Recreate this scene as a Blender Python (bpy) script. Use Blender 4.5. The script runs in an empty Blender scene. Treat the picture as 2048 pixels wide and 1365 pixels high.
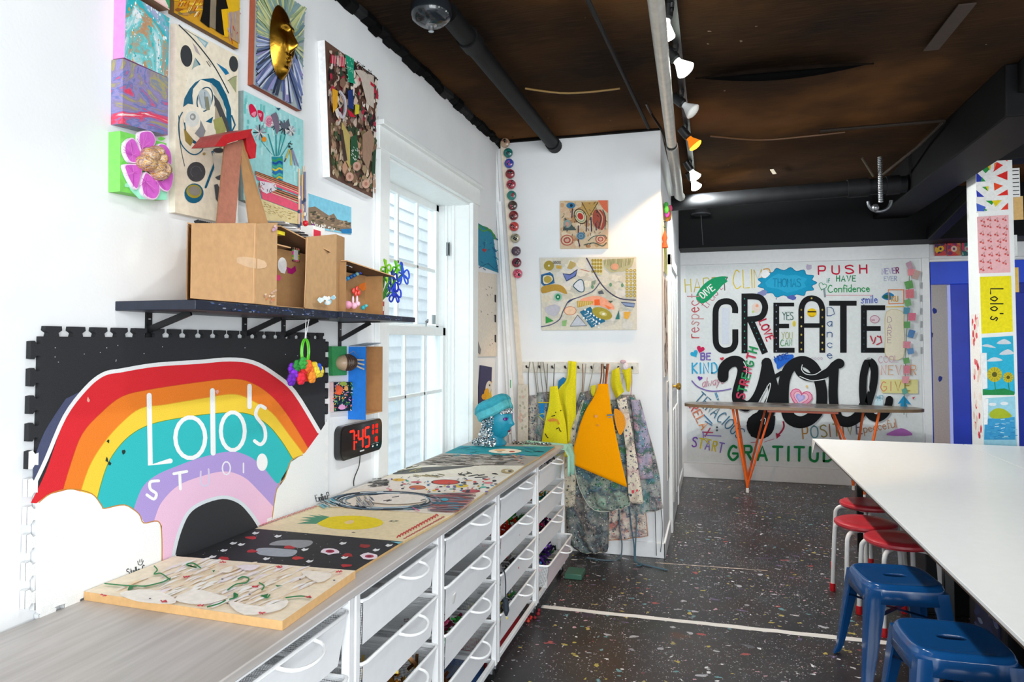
import bpy, bmesh, math, random
from mathutils import Vector as V, Matrix
R = math.radians
sc = bpy.context.scene
COL = sc.collection
# ------------------------------------------------------------------ camera
FPX, YAW, PITCH, VPP = 1383.0, R(16.2), R(1.98), 638.0
EYE = V((1.55, 0.0, 1.5))
fw = V((-math.sin(YAW)*math.cos(PITCH), math.cos(YAW)*math.cos(PITCH), math.sin(PITCH)))
rt = V((math.cos(YAW), math.sin(YAW), 0)); up = rt.cross(fw)
cd = bpy.data.cameras.new('camera'); cam = bpy.data.objects.new('camera', cd); COL.objects.link(cam)
M = Matrix.Identity(4)
for i in range(3):
    M[i][0], M[i][1], M[i][2], M[i][3] = rt[i], up[i], -fw[i], EYE[i]
cam.matrix_world = M
cd.sensor_width = 36; cd.lens = FPX/2048*36; cd.shift_y = (VPP-682.5)/2048
cd.clip_start = .02; cd.clip_end = 60
sc.camera = cam
# ------------------------------------------------------------------ world, daylight, exposure
w = bpy.data.worlds.new('world'); sc.world = w; w.use_nodes = True
bg = w.node_tree.nodes['Background']; bg.inputs[0].default_value = (.86, .94, 1, 1); bg.inputs[1].default_value = 1.2
sc.view_settings.view_transform = 'Standard'; sc.view_settings.look = 'None'
sc.view_settings.exposure = 0.70; sc.view_settings.gamma = 1
sc.view_settings.use_curve_mapping = False
sc.cycles.max_bounces = 7; sc.cycles.diffuse_bounces = 4; sc.cycles.glossy_bounces = 3
sc.cycles.transparent_max_bounces = 16; sc.cycles.sample_clamp_indirect = 6; sc.cycles.use_denoising = True
def area(name, loc, target, sx, sy, power, col=(1, 1, 1)):
    l = bpy.data.lights.new(name, 'AREA'); l.shape = 'RECTANGLE'; l.size = sx; l.size_y = sy; l.energy = power; l.color = col
    o = bpy.data.objects.new(name, l); COL.objects.link(o); o.location = loc
    o.rotation_euler = (V(target)-V(loc)).to_track_quat('-Z', 'Y').to_euler(); return o
area('added_front_fill', (3.3, -2.3, 1.75), (.9, 3, .7), 3.6, 2.4, 132, (.94, .98, 1))  # added fill light behind the camera, brightens the drawer fronts and left wall
LP = 45   # watts of one reflector bulb
area('sky_over_side_passage', (-.72, 3.8, 3.9), (-.95, 3.8, 1.2), 3.2, .7, 62, (.97, .99, 1))
# ------------------------------------------------------------------ helpers
def at(ax, val, px, py):
    """point of the plane axis=val that stands at that spot of the photograph"""
    d = fw*FPX + rt*(px-1024) - up*(py-VPP)
    return EYE + d*((val-EYE[ax])/d[ax])
_lin = {}
def C(h):
    if not isinstance(h, str): return h
    if h not in _lin:
        c = [int(h[i:i+2], 16)/255 for i in (0, 2, 4)]
        _lin[h] = tuple((x/12.92 if x <= .04045 else ((x+.055)/1.055)**2.4) for x in c)+(1,)
    return _lin[h]
_mats = {}
def nodes(name):
    m = bpy.data.materials.new(name); m.use_nodes = True
    return m, m.node_tree.nodes, m.node_tree.links, m.node_tree.nodes['Principled BSDF']
def fin(rough=.6, metal=0, bump=0, nscale=30, namt=.08, coat=0, spec=.5):
    """surface finish; the colour comes from the pigment attribute of the mesh"""
    k = (rough, metal, bump, nscale, namt, coat, spec)
    if k in _mats: return _mats[k]
    m, n, l, b = nodes('finish')
    a = n.new('ShaderNodeAttribute'); a.attribute_name = 'Col'
    t = n.new('ShaderNodeTexCoord'); no = n.new('ShaderNodeTexNoise'); no.inputs['Scale'].default_value = nscale; no.inputs['Detail'].default_value = 5
    l.new(t.outputs['Object'], no.inputs['Vector'])
    mr = n.new('ShaderNodeMapRange'); mr.inputs[1].default_value = .3; mr.inputs[2].default_value = .7
    mr.inputs[3].default_value = 1-namt; mr.inputs[4].default_value = 1+namt*.4; l.new(no.outputs['Fac'], mr.inputs[0])
    mx = n.new('ShaderNodeVectorMath'); mx.operation = 'SCALE'; l.new(a.outputs['Color'], mx.inputs[0]); l.new(mr.outputs[0], mx.inputs['Scale'])
    l.new(mx.outputs[0], b.inputs['Base Color'])
    b.inputs['Roughness'].default_value = rough; b.inputs['Metallic'].default_value = metal
    b.inputs['Specular IOR Level'].default_value = spec
    b.inputs['Coat Weight'].default_value = coat; b.inputs['Coat Roughness'].default_value = .08
    if bump:
        bp = n.new('ShaderNodeBump'); bp.inputs['Strength'].default_value = bump; bp.inputs['Distance'].default_value = .004
        l.new(no.outputs['Fac'], bp.inputs['Height']); l.new(bp.outputs[0], b.inputs['Normal'])
    _mats[k] = m; return m
PAINT = lambda: fin(.6, 0, .15, 60, .10, 0, .22)
SATIN = lambda: fin(.38, namt=.03)
BLACK = lambda: fin(.6, 0, .15, 12, .3, 0, .18)
GLOSS = lambda: fin(.16, 0, 0, 20, .05, .3)
METAL = lambda: fin(.3, .9)
CLOTH = lambda: fin(.85, 0, .5, 160, .16)
CARD = lambda: fin(.8, 0, .25, 45, .10)
def noise(n, l, vec, scale, detail=4, dist=0, rough=.5):
    x = n.new('ShaderNodeTexNoise'); x.inputs['Scale'].default_value = scale; x.inputs['Detail'].default_value = detail
    x.inputs['Distortion'].default_value = dist; x.inputs['Roughness'].default_value = rough; l.new(vec, x.inputs['Vector']); return x
def ramp(n, l, fac, stops, interp='LINEAR'):
    r = n.new('ShaderNodeValToRGB'); r.color_ramp.interpolation = interp; e = r.color_ramp.elements
    while len(e) > 1: e.remove(e[-1])
    e[0].position = stops[0][0]; e[0].color = C(stops[0][1])
    for p, c in stops[1:]:
        q = e.new(p); q.color = C(c)
    l.new(fac, r.inputs[0]); return r
def mixc(n, l, fac, a, b, mode='MIX'):
    m = n.new('ShaderNodeMix'); m.data_type = 'RGBA'; m.blend_type = mode
    if isinstance(fac, float): m.inputs[0].default_value = fac
    else: l.new(fac, m.inputs[0])
    for s, i in ((a, 6), (b, 7)):
        if isinstance(s, str): m.inputs[i].default_value = C(s)
        else: l.new(s, m.inputs[i])
    return m.outputs[2]
def mapped(n, l, scale=(1, 1, 1), loc=(0, 0, 0)):
    t = n.new('ShaderNodeTexCoord'); mp = n.new('ShaderNodeMapping'); mp.inputs['Scale'].default_value = scale; mp.inputs['Location'].default_value = loc
    l.new(t.outputs['Object'], mp.inputs['Vector']); return mp.outputs[0]
def speck(n, l, vec, base, scale, size, keep, palette, clump=0):
    """drips and dots of paint: random voronoi cells keep a dot of a random colour"""
    wv = noise(n, l, vec, scale*.9, 3)
    ad = n.new('ShaderNodeVectorMath'); ad.operation = 'MULTIPLY_ADD'; l.new(wv.outputs['Color'], ad.inputs[0])
    ad.inputs[1].default_value = ((1.7 if clump else .9)/scale,)*3; l.new(vec, ad.inputs[2])
    v = n.new('ShaderNodeTexVoronoi'); v.inputs['Scale'].default_value = scale; l.new(ad.outputs[0], v.inputs['Vector'])
    s = n.new('ShaderNodeSeparateColor'); l.new(v.outputs['Color'], s.inputs[0])
    # dot radius varies with the cell
    th = n.new('ShaderNodeMath'); th.operation = 'MULTIPLY'; l.new(s.outputs[1], th.inputs[0]); th.inputs[1].default_value = size
    lt = n.new('ShaderNodeMath'); lt.operation = 'LESS_THAN'; l.new(v.outputs['Distance'], lt.inputs[0]); l.new(th.outputs[0], lt.inputs[1])
    kp = n.new('ShaderNodeMath'); kp.operation = 'LESS_THAN'; l.new(s.outputs[0], kp.inputs[0]); kp.inputs[1].default_value = keep
    if clump:
        cn = noise(n, l, vec, clump, 3); cm = n.new('ShaderNodeMapRange'); l.new(cn.outputs['Fac'], cm.inputs[0]); cm.inputs[1].default_value = .36; cm.inputs[2].default_value = .66; cm.inputs[3].default_value = .02; cm.inputs[4].default_value = keep*1.7; l.new(cm.outputs[0], kp.inputs[1])
    mu = n.new('ShaderNodeMath'); mu.operation = 'MULTIPLY'; l.new(lt.outputs[0], mu.inputs[0]); l.new(kp.outputs[0], mu.inputs[1])
    st = [(i/len(palette), c) for i, c in enumerate(palette)]
    r = ramp(n, l, s.outputs[2], st, 'CONSTANT')
    return mixc(n, l, mu.outputs[0], base, r.outputs[0])
def splatter(seed, base, palette, dense=.6):
    m, n, l, b = nodes('paint_splattered_cloth')
    vec = mapped(n, l, (1, 1, 1), (seed*3.1, seed*1.7, seed*.9))
    big = noise(n, l, vec, 7, 5, .8); pal = [(.28+.44*i/(len(palette)-1), c) for i, c in enumerate(palette)]
    r = ramp(n, l, big.outputs['Fac'], pal)
    fac = noise(n, l, vec, 16, 6, .4); fr = n.new('ShaderNodeMapRange'); l.new(fac.outputs['Fac'], fr.inputs[0])
    fr.inputs[1].default_value = .62-dense*.35; fr.inputs[2].default_value = .78-dense*.35
    c = mixc(n, l, fr.outputs[0], base, r.outputs[0])
    c = speck(n, l, vec, c, 60, .5, .55, palette)
    c = speck(n, l, vec, c, 130, .5, .5, ['e8e0d4', '2b2f38', '355a7a', 'd0c8c0', '6d4a60', '20262c'])
    l.new(c, b.inputs['Base Color']); b.inputs['Roughness'].default_value = .8
    bp = n.new('ShaderNodeBump'); bp.inputs['Strength'].default_value = .3; bp.inputs['Distance'].default_value = .003; l.new(fac.outputs['Fac'], bp.inputs['Height']); l.new(bp.outputs[0], b.inputs['Normal'])
    return m
def poured(stops, scale=4, dist=3.0, seed=0, stretch=(1, 1, 1), speckle=None, grad=None):
    m, n, l, b = nodes('poured_paint')
    vec = mapped(n, l, stretch, (seed, seed*2.3, seed*.7))
    x = noise(n, l, vec, scale, 8, dist, .6); f = x.outputs['Fac']
    if grad:
        t = n.new('ShaderNodeTexCoord'); sp = n.new('ShaderNodeSeparateXYZ'); l.new(t.outputs['Object'], sp.inputs[0])
        p = n.new('ShaderNodeMath'); p.operation = 'MULTIPLY_ADD'; l.new(sp.outputs[2], p.inputs[0]); p.inputs[1].default_value = grad[0]; p.inputs[2].default_value = grad[1]
        q = n.new('ShaderNodeMath'); q.operation = 'MULTIPLY_ADD'; l.new(sp.outputs[1], q.inputs[0]); q.inputs[1].default_value = grad[2]; l.new(p.outputs[0], q.inputs[2])
        a = n.new('ShaderNodeMath'); l.new(f, a.inputs[0]); l.new(q.outputs[0], a.inputs[1]); f = a.outputs[0]
    c = ramp(n, l, f, stops).outputs[0]
    if speckle:
        for a in speckle: c = speck(n, l, vec, c, *a)
    l.new(c, b.inputs['Base Color']); b.inputs['Roughness'].default_value = .35
    return m
def plain(name, rough=.5):
    m, n, l, b = nodes(name); b.inputs['Roughness'].default_value = rough; return m, n, l, b
def glow(hexc, strength):
    m = bpy.data.materials.new('glowing'); m.use_nodes = True; n = m.node_tree.nodes; n.clear()
    e = n.new('ShaderNodeEmission'); e.inputs[0].default_value = C(hexc); e.inputs[1].default_value = strength
    o = n.new('ShaderNodeOutputMaterial'); m.node_tree.links.new(e.outputs[0], o.inputs[0]); return m
def glass(rough=.02, tint='ffffff', alpha=.12):
    m = bpy.data.materials.new('clear_glass'); m.use_nodes = True; n = m.node_tree.nodes; l = m.node_tree.links; n.clear()
    t = n.new('ShaderNodeBsdfTransparent'); t.inputs[0].default_value = C(tint); g = n.new('ShaderNodeBsdfGlossy'); g.inputs['Roughness'].default_value = rough
    mx = n.new('ShaderNodeMixShader'); mx.inputs[0].default_value = alpha; l.new(t.outputs[0], mx.inputs[1]); l.new(g.outputs[0], mx.inputs[2])
    o = n.new('ShaderNodeOutputMaterial'); l.new(mx.outputs[0], o.inputs[0]); return m
def perforated():
    m, n, l, b = nodes('perforated_metal'); b.inputs['Base Color'].default_value = C('eef0f2'); b.inputs['Roughness'].default_value = .45
    t = n.new('ShaderNodeTexCoord'); s = n.new('ShaderNodeSeparateXYZ'); l.new(t.outputs['Object'], s.inputs[0])
    def sn(sock, f):
        a = n.new('ShaderNodeMath'); a.operation = 'MULTIPLY'; l.new(sock, a.inputs[0]); a.inputs[1].default_value = f
        q = n.new('ShaderNodeMath'); q.operation = 'SINE'; l.new(a.outputs[0], q.inputs[0]); return q.outputs[0]
    ad = n.new('ShaderNodeMath'); l.new(s.outputs[0], ad.inputs[0]); l.new(s.outputs[1], ad.inputs[1])
    a1 = n.new('ShaderNodeMath'); l.new(ad.outputs[0], a1.inputs[0]); l.new(s.outputs[2], a1.inputs[1])
    a2 = n.new('ShaderNodeMath'); a2.operation = 'SUBTRACT'; l.new(ad.outputs[0], a2.inputs[0]); l.new(s.outputs[2], a2.inputs[1])
    p = n.new('ShaderNodeMath'); p.operation = 'MULTIPLY'; l.new(sn(a1.outputs[0], 620), p.inputs[0]); l.new(sn(a2.outputs[0], 620), p.inputs[1])
    g = n.new('ShaderNodeMath'); g.operation = 'GREATER_THAN'; l.new(p.outputs[0], g.inputs[0]); g.inputs[1].default_value = -.02
    l.new(g.outputs[0], b.inputs['Alpha']); return m
class MB:
    """collects shapes with their pigments; build() links them as ONE mesh object"""
    def __init__(s): s.v, s.f, s.c, s.m = [], [], [], []; s.mi = 0
    def add(s, vs, fs, col):
        o = len(s.v); s.v += [tuple(x) for x in vs]
        for f in fs:
            s.f.append([o+i for i in f]); s.c.append(C(col)); s.m.append(s.mi)
        return s
    def poly(s, pts, col): return s.add(pts, [range(len(pts))], col)
    def box(s, a, b, col):
        x0, y0, z0 = a; x1, y1, z1 = b
        return s.add([(x0,y0,z0),(x1,y0,z0),(x1,y1,z0),(x0,y1,z0),(x0,y0,z1),(x1,y0,z1),(x1,y1,z1),(x0,y1,z1)],
                     [(3,2,1,0),(4,5,6,7),(0,1,5,4),(1,2,6,5),(2,3,7,6),(3,0,4,7)], col)
    def beam(s, p, q, w, h, col, upv=(0, 0, 1)):
        p, q = V(p), V(q); d = (q-p).normalized(); u = V(upv)
        a = d.cross(u)
        if a.length < 1e-4: a = d.cross(V((1, 0, 0)))
        a.normalize(); b = a.cross(d); a *= w/2; b *= h/2
        return s.add([p-a-b, p+a-b, p+a+b, p-a+b, q-a-b, q+a-b, q+a+b, q-a+b],
                     [(3,2,1,0),(4,5,6,7),(0,1,5,4),(1,2,6,5),(2,3,7,6),(3,0,4,7)], col)
    def prism(s, pts, vec, col, side=None):
        k = len(pts); vec = V(vec); q = [V(p)+vec for p in pts]
        s.add(pts+q, [list(range(k))[::-1], list(range(k, 2*k))], col)
        return s.add(pts+q, [(i, (i+1) % k, k+(i+1) % k, k+i) for i in range(k)], side or col)
    def tube(s, path, r, col, n=8, closed=False):
        P = [V(p) for p in path]; k = len(P); vs, fs = [], []
        rr = r if isinstance(r, (list, tuple)) else [r]*k
        nrm = None
        for i in range(k):
            if closed: t = P[(i+1) % k]-P[i-1]
            else: t = P[min(i+1, k-1)]-P[max(i-1, 0)]
            t.normalize()
            if nrm is None:
                nrm = t.orthogonal().normalized()
            else:
                nrm = (nrm-t*nrm.dot(t))
                nrm = nrm.normalized() if nrm.length > 1e-5 else t.orthogonal().normalized()
            b = t.cross(nrm)
            for j in range(n):
                a = 2*math.pi*j/n; vs.append(P[i]+(nrm*math.cos(a)+b*math.sin(a))*rr[i])
        for i in range(k if closed else k-1):
            for j in range(n):
                a, b2 = i*n, ((i+1) % k)*n
                fs.append((a+j, a+(j+1) % n, b2+(j+1) % n, b2+j))
        if not closed: fs += [list(range(n))[::-1], list(range((k-1)*n, k*n))]
        return s.add(vs, fs, col)
    def lathe(s, prof, cen, col, n=20, axis='z'):
        vs, fs = [], []; cen = V(cen)
        for r, z in prof:
            for j in range(n):
                a = 2*math.pi*j/n; x, y = r*math.cos(a), r*math.sin(a)
                vs.append(cen + (V((x, y, z)) if axis == 'z' else V((z, x, y)) if axis == 'x' else V((x, z, y)) if axis == 'y' else axis @ V((x, y, z))))
        k = len(prof)
        for i in range(k-1):
            for j in range(n): fs.append((i*n+j, i*n+(j+1) % n, (i+1)*n+(j+1) % n, (i+1)*n+j))
        if prof[0][0] > 1e-5: fs.append(list(range(n))[::-1])
        if prof[-1][0] > 1e-5: fs.append(list(range((k-1)*n, k*n)))
        return s.add(vs, fs, col)
    def ball(s, cen, rad, col, n=12, k=8, rot=None):
        rad = (rad,)*3 if isinstance(rad, (int, float)) else rad
        vs, fs = [], []
        for i in range(k+1):
            t = math.pi*i/k
            for j in range(n):
                a = 2*math.pi*j/n; p = V((rad[0]*math.sin(t)*math.cos(a), rad[1]*math.sin(t)*math.sin(a), rad[2]*math.cos(t)))
                if rot: p = rot @ p
                vs.append(V(cen)+p)
        for i in range(k):
            for j in range(n): fs.append((i*n+j, (i+1)*n+j, (i+1)*n+(j+1) % n, i*n+(j+1) % n))
        return s.add(vs, fs, col)
    def grid(s, fn, nu, nv, col):
        vs = [fn(i/nu, j/nv) for j in range(nv+1) for i in range(nu+1)]
        for j in range(nv):
            for i in range(nu):
                pass
        fs = [(j*(nu+1)+i, j*(nu+1)+i+1, (j+1)*(nu+1)+i+1, (j+1)*(nu+1)+i) for j in range(nv) for i in range(nu)]
        if callable(col):
            o = len(s.v); s.v += [tuple(x) for x in vs]
            for q, f in enumerate(fs):
                s.f.append([o+i for i in f]); s.c.append(C(col((q % nu+.5)/nu, (q//nu+.5)/nv))); s.m.append(s.mi)
            return s
        return s.add(vs, fs, col)
    def build(s, name, mat, parent=None, bevel=0, smooth=True, solid=0, subsurf=0, weld=False):
        me = bpy.data.meshes.new(name)
        mats = mat if isinstance(mat, (list, tuple)) else [mat]
        org = V(parent['_o']) if parent is not None and '_o' in parent else V((0, 0, 0))
        me.from_pydata([tuple(V(p)-org) for p in s.v], [], s.f)
        for m in mats: me.materials.append(m)
        if len(mats) > 1: me.polygons.foreach_set('material_index', s.m)
        at_ = me.color_attributes.new('Col', 'FLOAT_COLOR', 'CORNER')
        buf = []
        for f, c in zip(s.f, s.c): buf += list(c)*len(f)
        at_.data.foreach_set('color', buf)
        if smooth:
            me.polygons.foreach_set('use_smooth', [True]*len(me.polygons)); me.set_sharp_from_angle(angle=R(38))
        me.update()
        o = bpy.data.objects.new(name, me); COL.objects.link(o)
        if parent is not None: o.parent = parent; o['_o'] = tuple(org)
        if weld: o.modifiers.new('weld', 'WELD').merge_threshold = .0002
        if solid:
            d = o.modifiers.new('solid', 'SOLIDIFY'); d.thickness = solid; d.offset = 0
        if bevel:
            d = o.modifiers.new('bevel', 'BEVEL'); d.width = bevel; d.segments = 2; d.limit_method = 'ANGLE'; d.angle_limit = R(40)
        if subsurf:
            d = o.modifiers.new('sub', 'SUBSURF'); d.levels = subsurf; d.render_levels = subsurf
        return o
def tag(o, label=None, cat=None, group=None, kind=None):
    if label: o['label'] = label
    if cat: o['category'] = cat
    if group: o['group'] = group
    if kind: o['kind'] = kind
    return o
def T(name, label, cat, loc=(0, 0, 0), group=None):
    o = bpy.data.objects.new(name, None); COL.objects.link(o); o.location = loc; o.empty_display_size = .05
    o['_o'] = tuple(loc); return tag(o, label, cat, group)
def S(o): o['kind'] = 'structure'; return o
def copy_tree(o, parent=None):
    c = o.copy(); COL.objects.link(c)
    if parent: c.parent = parent
    for ch in list(o.children): copy_tree(ch, c)
    return c
# ------------------------------------------------------------------ flat paint work: shapes lying on the surface of a board
def smooth_path(p, closed=False, k=5):
    n = len(p)
    if n < 3: return list(p)
    out = []
    for i in range(n if closed else n-1):
        p0 = p[i-1] if (closed or i > 0) else p[0]; p1 = p[i]; p2 = p[(i+1) % n]
        p3 = p[(i+2) % n] if (closed or i+2 < n) else p[-1]
        for j in range(k):
            t = j/k
            out.append(tuple(.5*((2*b)+(-a+c)*t+(2*a-5*b+4*c-d)*t*t+(-a+3*b-3*c+d)*t**3) for a, b, c, d in zip(p0, p1, p2, p3)))
    if not closed: out.append(p[-1])
    return out
GL = {'A':'00 39 60|13 53','B':'00 09|~09 49 57 45 05|~05 55 52 40 00','C':'~58 39 17 03 20 40 61','D':'00 09 39 57 62 30 00','E':'59 09 00 50|05 45','F':'59 09 00|05 45',
'G':'~58 39 17 03 20 40 62|62 64 34','H':'00 09|50 59|05 55','I':'00 09','K':'00 09|59 05 50','L':'09 00 50','M':'00 09 34 69 60','N':'00 09 50 59','O':'~39 07 02 30 62 67 39','P':'00 09|~09 49 57 44 04',
'R':'00 09|~09 49 57 45 05|25 50','S':'~58 39 08 06 35 53 51 20 01','T':'09 69|39 30','U':'~09 02 20 40 52 59','V':'09 30 69','W':'09 20 36 50 79','X':'09 60|00 69','Y':'09 35|69 35 30',
'Z':'09 59 00 50','a':'~45 25 03 20 43|45 40','b':'09 00|~04 25 43 20 01','c':'~44 25 03 20 41','d':'~45 25 03 20 43|49 40','e':'03 43|~43 25 03 20 41','f':'~38 29 17 10|05 35','h':'09 00|~03 25 44 40','i':'05 00|07 08','l':'09 00','m':'05 00|~04 15 23 20|~24 45 54 50','n':'05 00|~04 25 44 40',
'o':'~25 03 20 43 25','p':'05 0c|~04 25 43 20 01','r':'05 00|~03 15 35','s':'~44 25 14 32 20 01','t':'28 20 40|15 45','u':'~05 01 20 42|45 40','v':'05 20 45','w':'05 10 23 40 55','y':'05 20|45 0c','z':'05 45 00 40','D_':'','.':'00 01','\'':'09 07','!':'09 03|01 00','1':'17 39 30','0':'~39 07 02 30 62 67 39','9':'~46 28 06 24 46|46 40','#':'20 29|50 59|03 73|06 76'}
def _pairs(s): return [(int(a[0]), int(a[1]) if a[1].isdigit() else -'abc'.index(a[1])-1) for a in s.split()]
class Art:
    def __init__(s, mb, fn, normal, z0=.0005, dz=.00003):
        s.mb, s.fn, s.n, s.z, s.dz = mb, fn, V(normal), z0, dz
    def P(s, p): return s.fn(*p)+s.n*s.z
    def lay(s): s.z += s.dz
    def poly(s, pts, col, smooth=False):
        if smooth: pts = smooth_path(pts, True, 4)
        s.mb.poly([s.P(p) for p in pts], col); s.lay()
    def ell(s, cx, cy, rx, ry, col, n=20, rot=0):
        c, q = math.cos(rot), math.sin(rot)
        s.poly([(cx+rx*math.cos(a)*c-ry*math.sin(a)*q, cy+rx*math.cos(a)*q+ry*math.sin(a)*c) for a in [2*math.pi*i/n for i in range(n)]], col)
    def stroke(s, pts, w, col, smooth=False, closed=False, cap=True, taper=False, xs=1.0, lay=True):
        if smooth: pts = smooth_path(pts, closed, 5)
        k = len(pts); L_, R_ = [], []
        for i in range(k):
            a = pts[i-1] if (i > 0 or closed) else pts[i]; b = pts[(i+1) % k] if (i < k-1 or closed) else pts[i]
            dx, dy = (b[0]-a[0])/xs, b[1]-a[1]; d = math.hypot(dx, dy) or 1
            ww = w/2
            if taper: ww *= max(.15, math.sin(math.pi*(i+.3)/(k-.4)))
            nx, ny = -dy/d*ww*xs, dx/d*ww
            L_.append((pts[i][0]+nx, pts[i][1]+ny)); R_.append((pts[i][0]-nx, pts[i][1]-ny))
        rng = range(k if closed else k-1)
        vs = [s.P(p) for p in L_]+[s.P(p) for p in R_]
        s.mb.add(vs, [(i, (i+1) % k, k+(i+1) % k, k+i) for i in rng], col)
        if cap and not closed and not taper:
            s.z += .00001
            for e in (pts[0], pts[-1]):
                s.mb.poly([s.P((e[0]+w/2*xs*math.cos(a), e[1]+w/2*math.sin(a))) for a in [math.pi*i/5 for i in range(10)]], col)
        s.z += s.dz if lay else .00001
    def text(s, txt, x, y, h, col, w=1.5, xs=1.0, ang=0, gap=2.2, cols=None, slant=0, down=False, lat=None):
        """handwritten letters: baseline start (x, y), height h; lat = extra slope of the baseline"""
        ca, sa = math.cos(R(ang)), math.sin(R(ang)); cx = 0
        for i, ch in enumerate(txt):
            if ch == ' ': cx += 5; continue
            g = GL[ch]; wid = 0
            c = cols[i % len(cols)] if cols else col
            for st in g.split('|'):
                sm = st.startswith('~'); pr = _pairs(st.lstrip('~')); wid = max([wid]+[q[0] for q in pr])
                pts = []
                for px, py in pr:
                    u, v = (cx+px)*h/9*xs+slant*py*h/9, -py*h/9
                    if down: u, v = (px-2.5)*h/9*xs, (-py)*h/9+i*h*1.25
                    pts.append((x+u*ca-v*sa, y+u*sa+v*ca+(lat*u if lat else 0)))
                s.stroke(pts, w, c, smooth=sm, lay=False)
            s.lay(); cx += wid+gap
    def heart(s, cx, cy, r, col, rot=0, w=None, n=24):
        pts = []
        for i in range(n):
            t = 2*math.pi*i/n; x = 16*math.sin(t)**3/16*r; y = -(13*math.cos(t)-5*math.cos(2*t)-2*math.cos(3*t)-math.cos(4*t))/16*r
            pts.append((cx+x*math.cos(rot)-y*math.sin(rot), cy+x*math.sin(rot)+y*math.cos(rot)))
        if w: s.stroke(pts, w, col, closed=True)
        else: s.poly(pts, col)
def blob(rng, cx, cy, rx, ry, n=9, j=.3):
    return [(cx+rx*(1+rng.uniform(-j, j))*math.cos(a), cy+ry*(1+rng.uniform(-j, j))*math.sin(a)) for a in [2*math.pi*i/n for i in range(n)]]
# ================================================================== the setting
ZC = 3.03; YB = 8.05; YE = 4.97; XE = 1.205; XR = 5.2; YF = -1.3
def wall_mat():
    m, n, l, b = plain('painted_wall', .7); v = mapped(n, l); x = noise(n, l, v, 3, 5)
    c = ramp(n, l, x.outputs['Fac'], [(.3, 'eceef0'), (.7, 'f4f5f6')]); l.new(c.outputs[0], b.inputs['Base Color'])
    y = noise(n, l, v, 90, 3); bp = n.new('ShaderNodeBump'); bp.inputs['Strength'].default_value = .12; bp.inputs['Distance'].default_value = .003
    l.new(y.outputs['Fac'], bp.inputs['Height']); l.new(bp.outputs[0], b.inputs['Normal']); return m
def floor_mat():
    m, n, l, b = plain('paint_spattered_black_floor', .32); v = mapped(n, l)
    x = noise(n, l, v, 2.2, 6, .6, .65); c = ramp(n, l, x.outputs['Fac'], [(.28, '0f0f10'), (.44, '222223'), (.56, '303032'), (.68, '403936'), (.8, '4e4644')]).outputs[0]
    tint = noise(n, l, v, 1.3, 3); tr = ramp(n, l, tint.outputs['Fac'], [(.3, '3a3f2c'), (.45, '34343a'), (.55, '3a3034'), (.68, '4a3028')])
    c = mixc(n, l, .35, c, tr.outputs[0])
    sc_ = noise(n, l, mapped(n, l, (14, 60, 1)), 3, 4); s2 = n.new('ShaderNodeMapRange'); l.new(sc_.outputs['Fac'], s2.inputs[0]); s2.inputs[1].default_value = .62; s2.inputs[2].default_value = .8; s2.inputs[4].default_value = .35
    c = mixc(n, l, s2.outputs[0], c, '8a8686')
    pal = ['c8c8cc', '9a9ca4', 'c8a0aa', 'd8d8da', '8a8c92', '5a8a90', 'b0b0b6', 'a89a50', '6a6c74', 'a84a48', 'b8b8c0', '6a5a80']
    c = speck(n, l, v, c, 6, .34, .20, ['50525a', '7a5a64', '34505a', '42424a', '3c4434', '5c5c64', '403648', '503428'], 1.1)
    c = speck(n, l, mapped(n, l, (1, 1.5, 1)), c, 15, .36, .30, pal, 1.7)
    c = speck(n, l, v, c, 28, .38, .40, ['e8e8ea', 'a8a8ac', '8a8a90', 'f0f0f0', 'b0b0b4', 'c898a4', '6a9aa0', 'b8a850'], 2.3)
    c = speck(n, l, v, c, 64, .34, .42, pal[::-1], 3.1)
    c = speck(n, l, v, c, 150, .40, .46, ['b8b8bc', '6a6c74', 'd8d8da', '56565c'], 2.1)
    st_ = noise(n, l, mapped(n, l, (1, 1, 1), (5, 9, 0)), 5, 7, 1.2, .7); s3 = n.new('ShaderNodeMapRange'); l.new(st_.outputs['Fac'], s3.inputs[0]); s3.inputs[1].default_value = .60; s3.inputs[2].default_value = .74; s3.inputs[4].default_value = .55
    c = mixc(n, l, s3.outputs[0], c, ramp(n, l, tint.outputs['Fac'], [(.3, '6a6e72'), (.45, '8a8488'), (.55, '4a6a70'), (.62, '6a4a44'), (.7, '8a7a80')]).outputs[0])
    l.new(c, b.inputs['Base Color'])
    r = n.new('ShaderNodeMapRange'); l.new(x.outputs['Fac'], r.inputs[0]); r.inputs[3].default_value = .22; r.inputs[4].default_value = .5; l.new(r.outputs[0], b.inputs['Roughness'])
    return m
def ceil_mat():
    m, n, l, b = plain('brown_ceiling_felt', .95); v = mapped(n, l)
    x = noise(n, l, v, .9, 4); c = ramp(n, l, x.outputs['Fac'], [(.32, '1a110b'), (.48, '33200f'), (.60, '573719'), (.74, '6f4a2a')]).outputs[0]
    g = noise(n, l, mapped(n, l, (3, 80, 1)), 2, 4); s2 = n.new('ShaderNodeMapRange'); l.new(g.outputs['Fac'], s2.inputs[0]); s2.inputs[1].default_value = .45; s2.inputs[2].default_value = .8; s2.inputs[4].default_value = .3
    c = mixc(n, l, s2.outputs[0], c, '644830'); c = speck(n, l, v, c, 14, .12, .35, ['6b5240', '7d6a5a', '2a1a10'])
    l.new(c, b.inputs['Base Color']); b.inputs['Specular IOR Level'].default_value = .1
    return m
WALL = wall_mat(); WHITE = SATIN()
mb = MB(); mb.box((-.02, YF, -.1), (XR, YB+2.2, 0), '333338'); S(mb.build('floor', floor_mat(), smooth=False))
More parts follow.
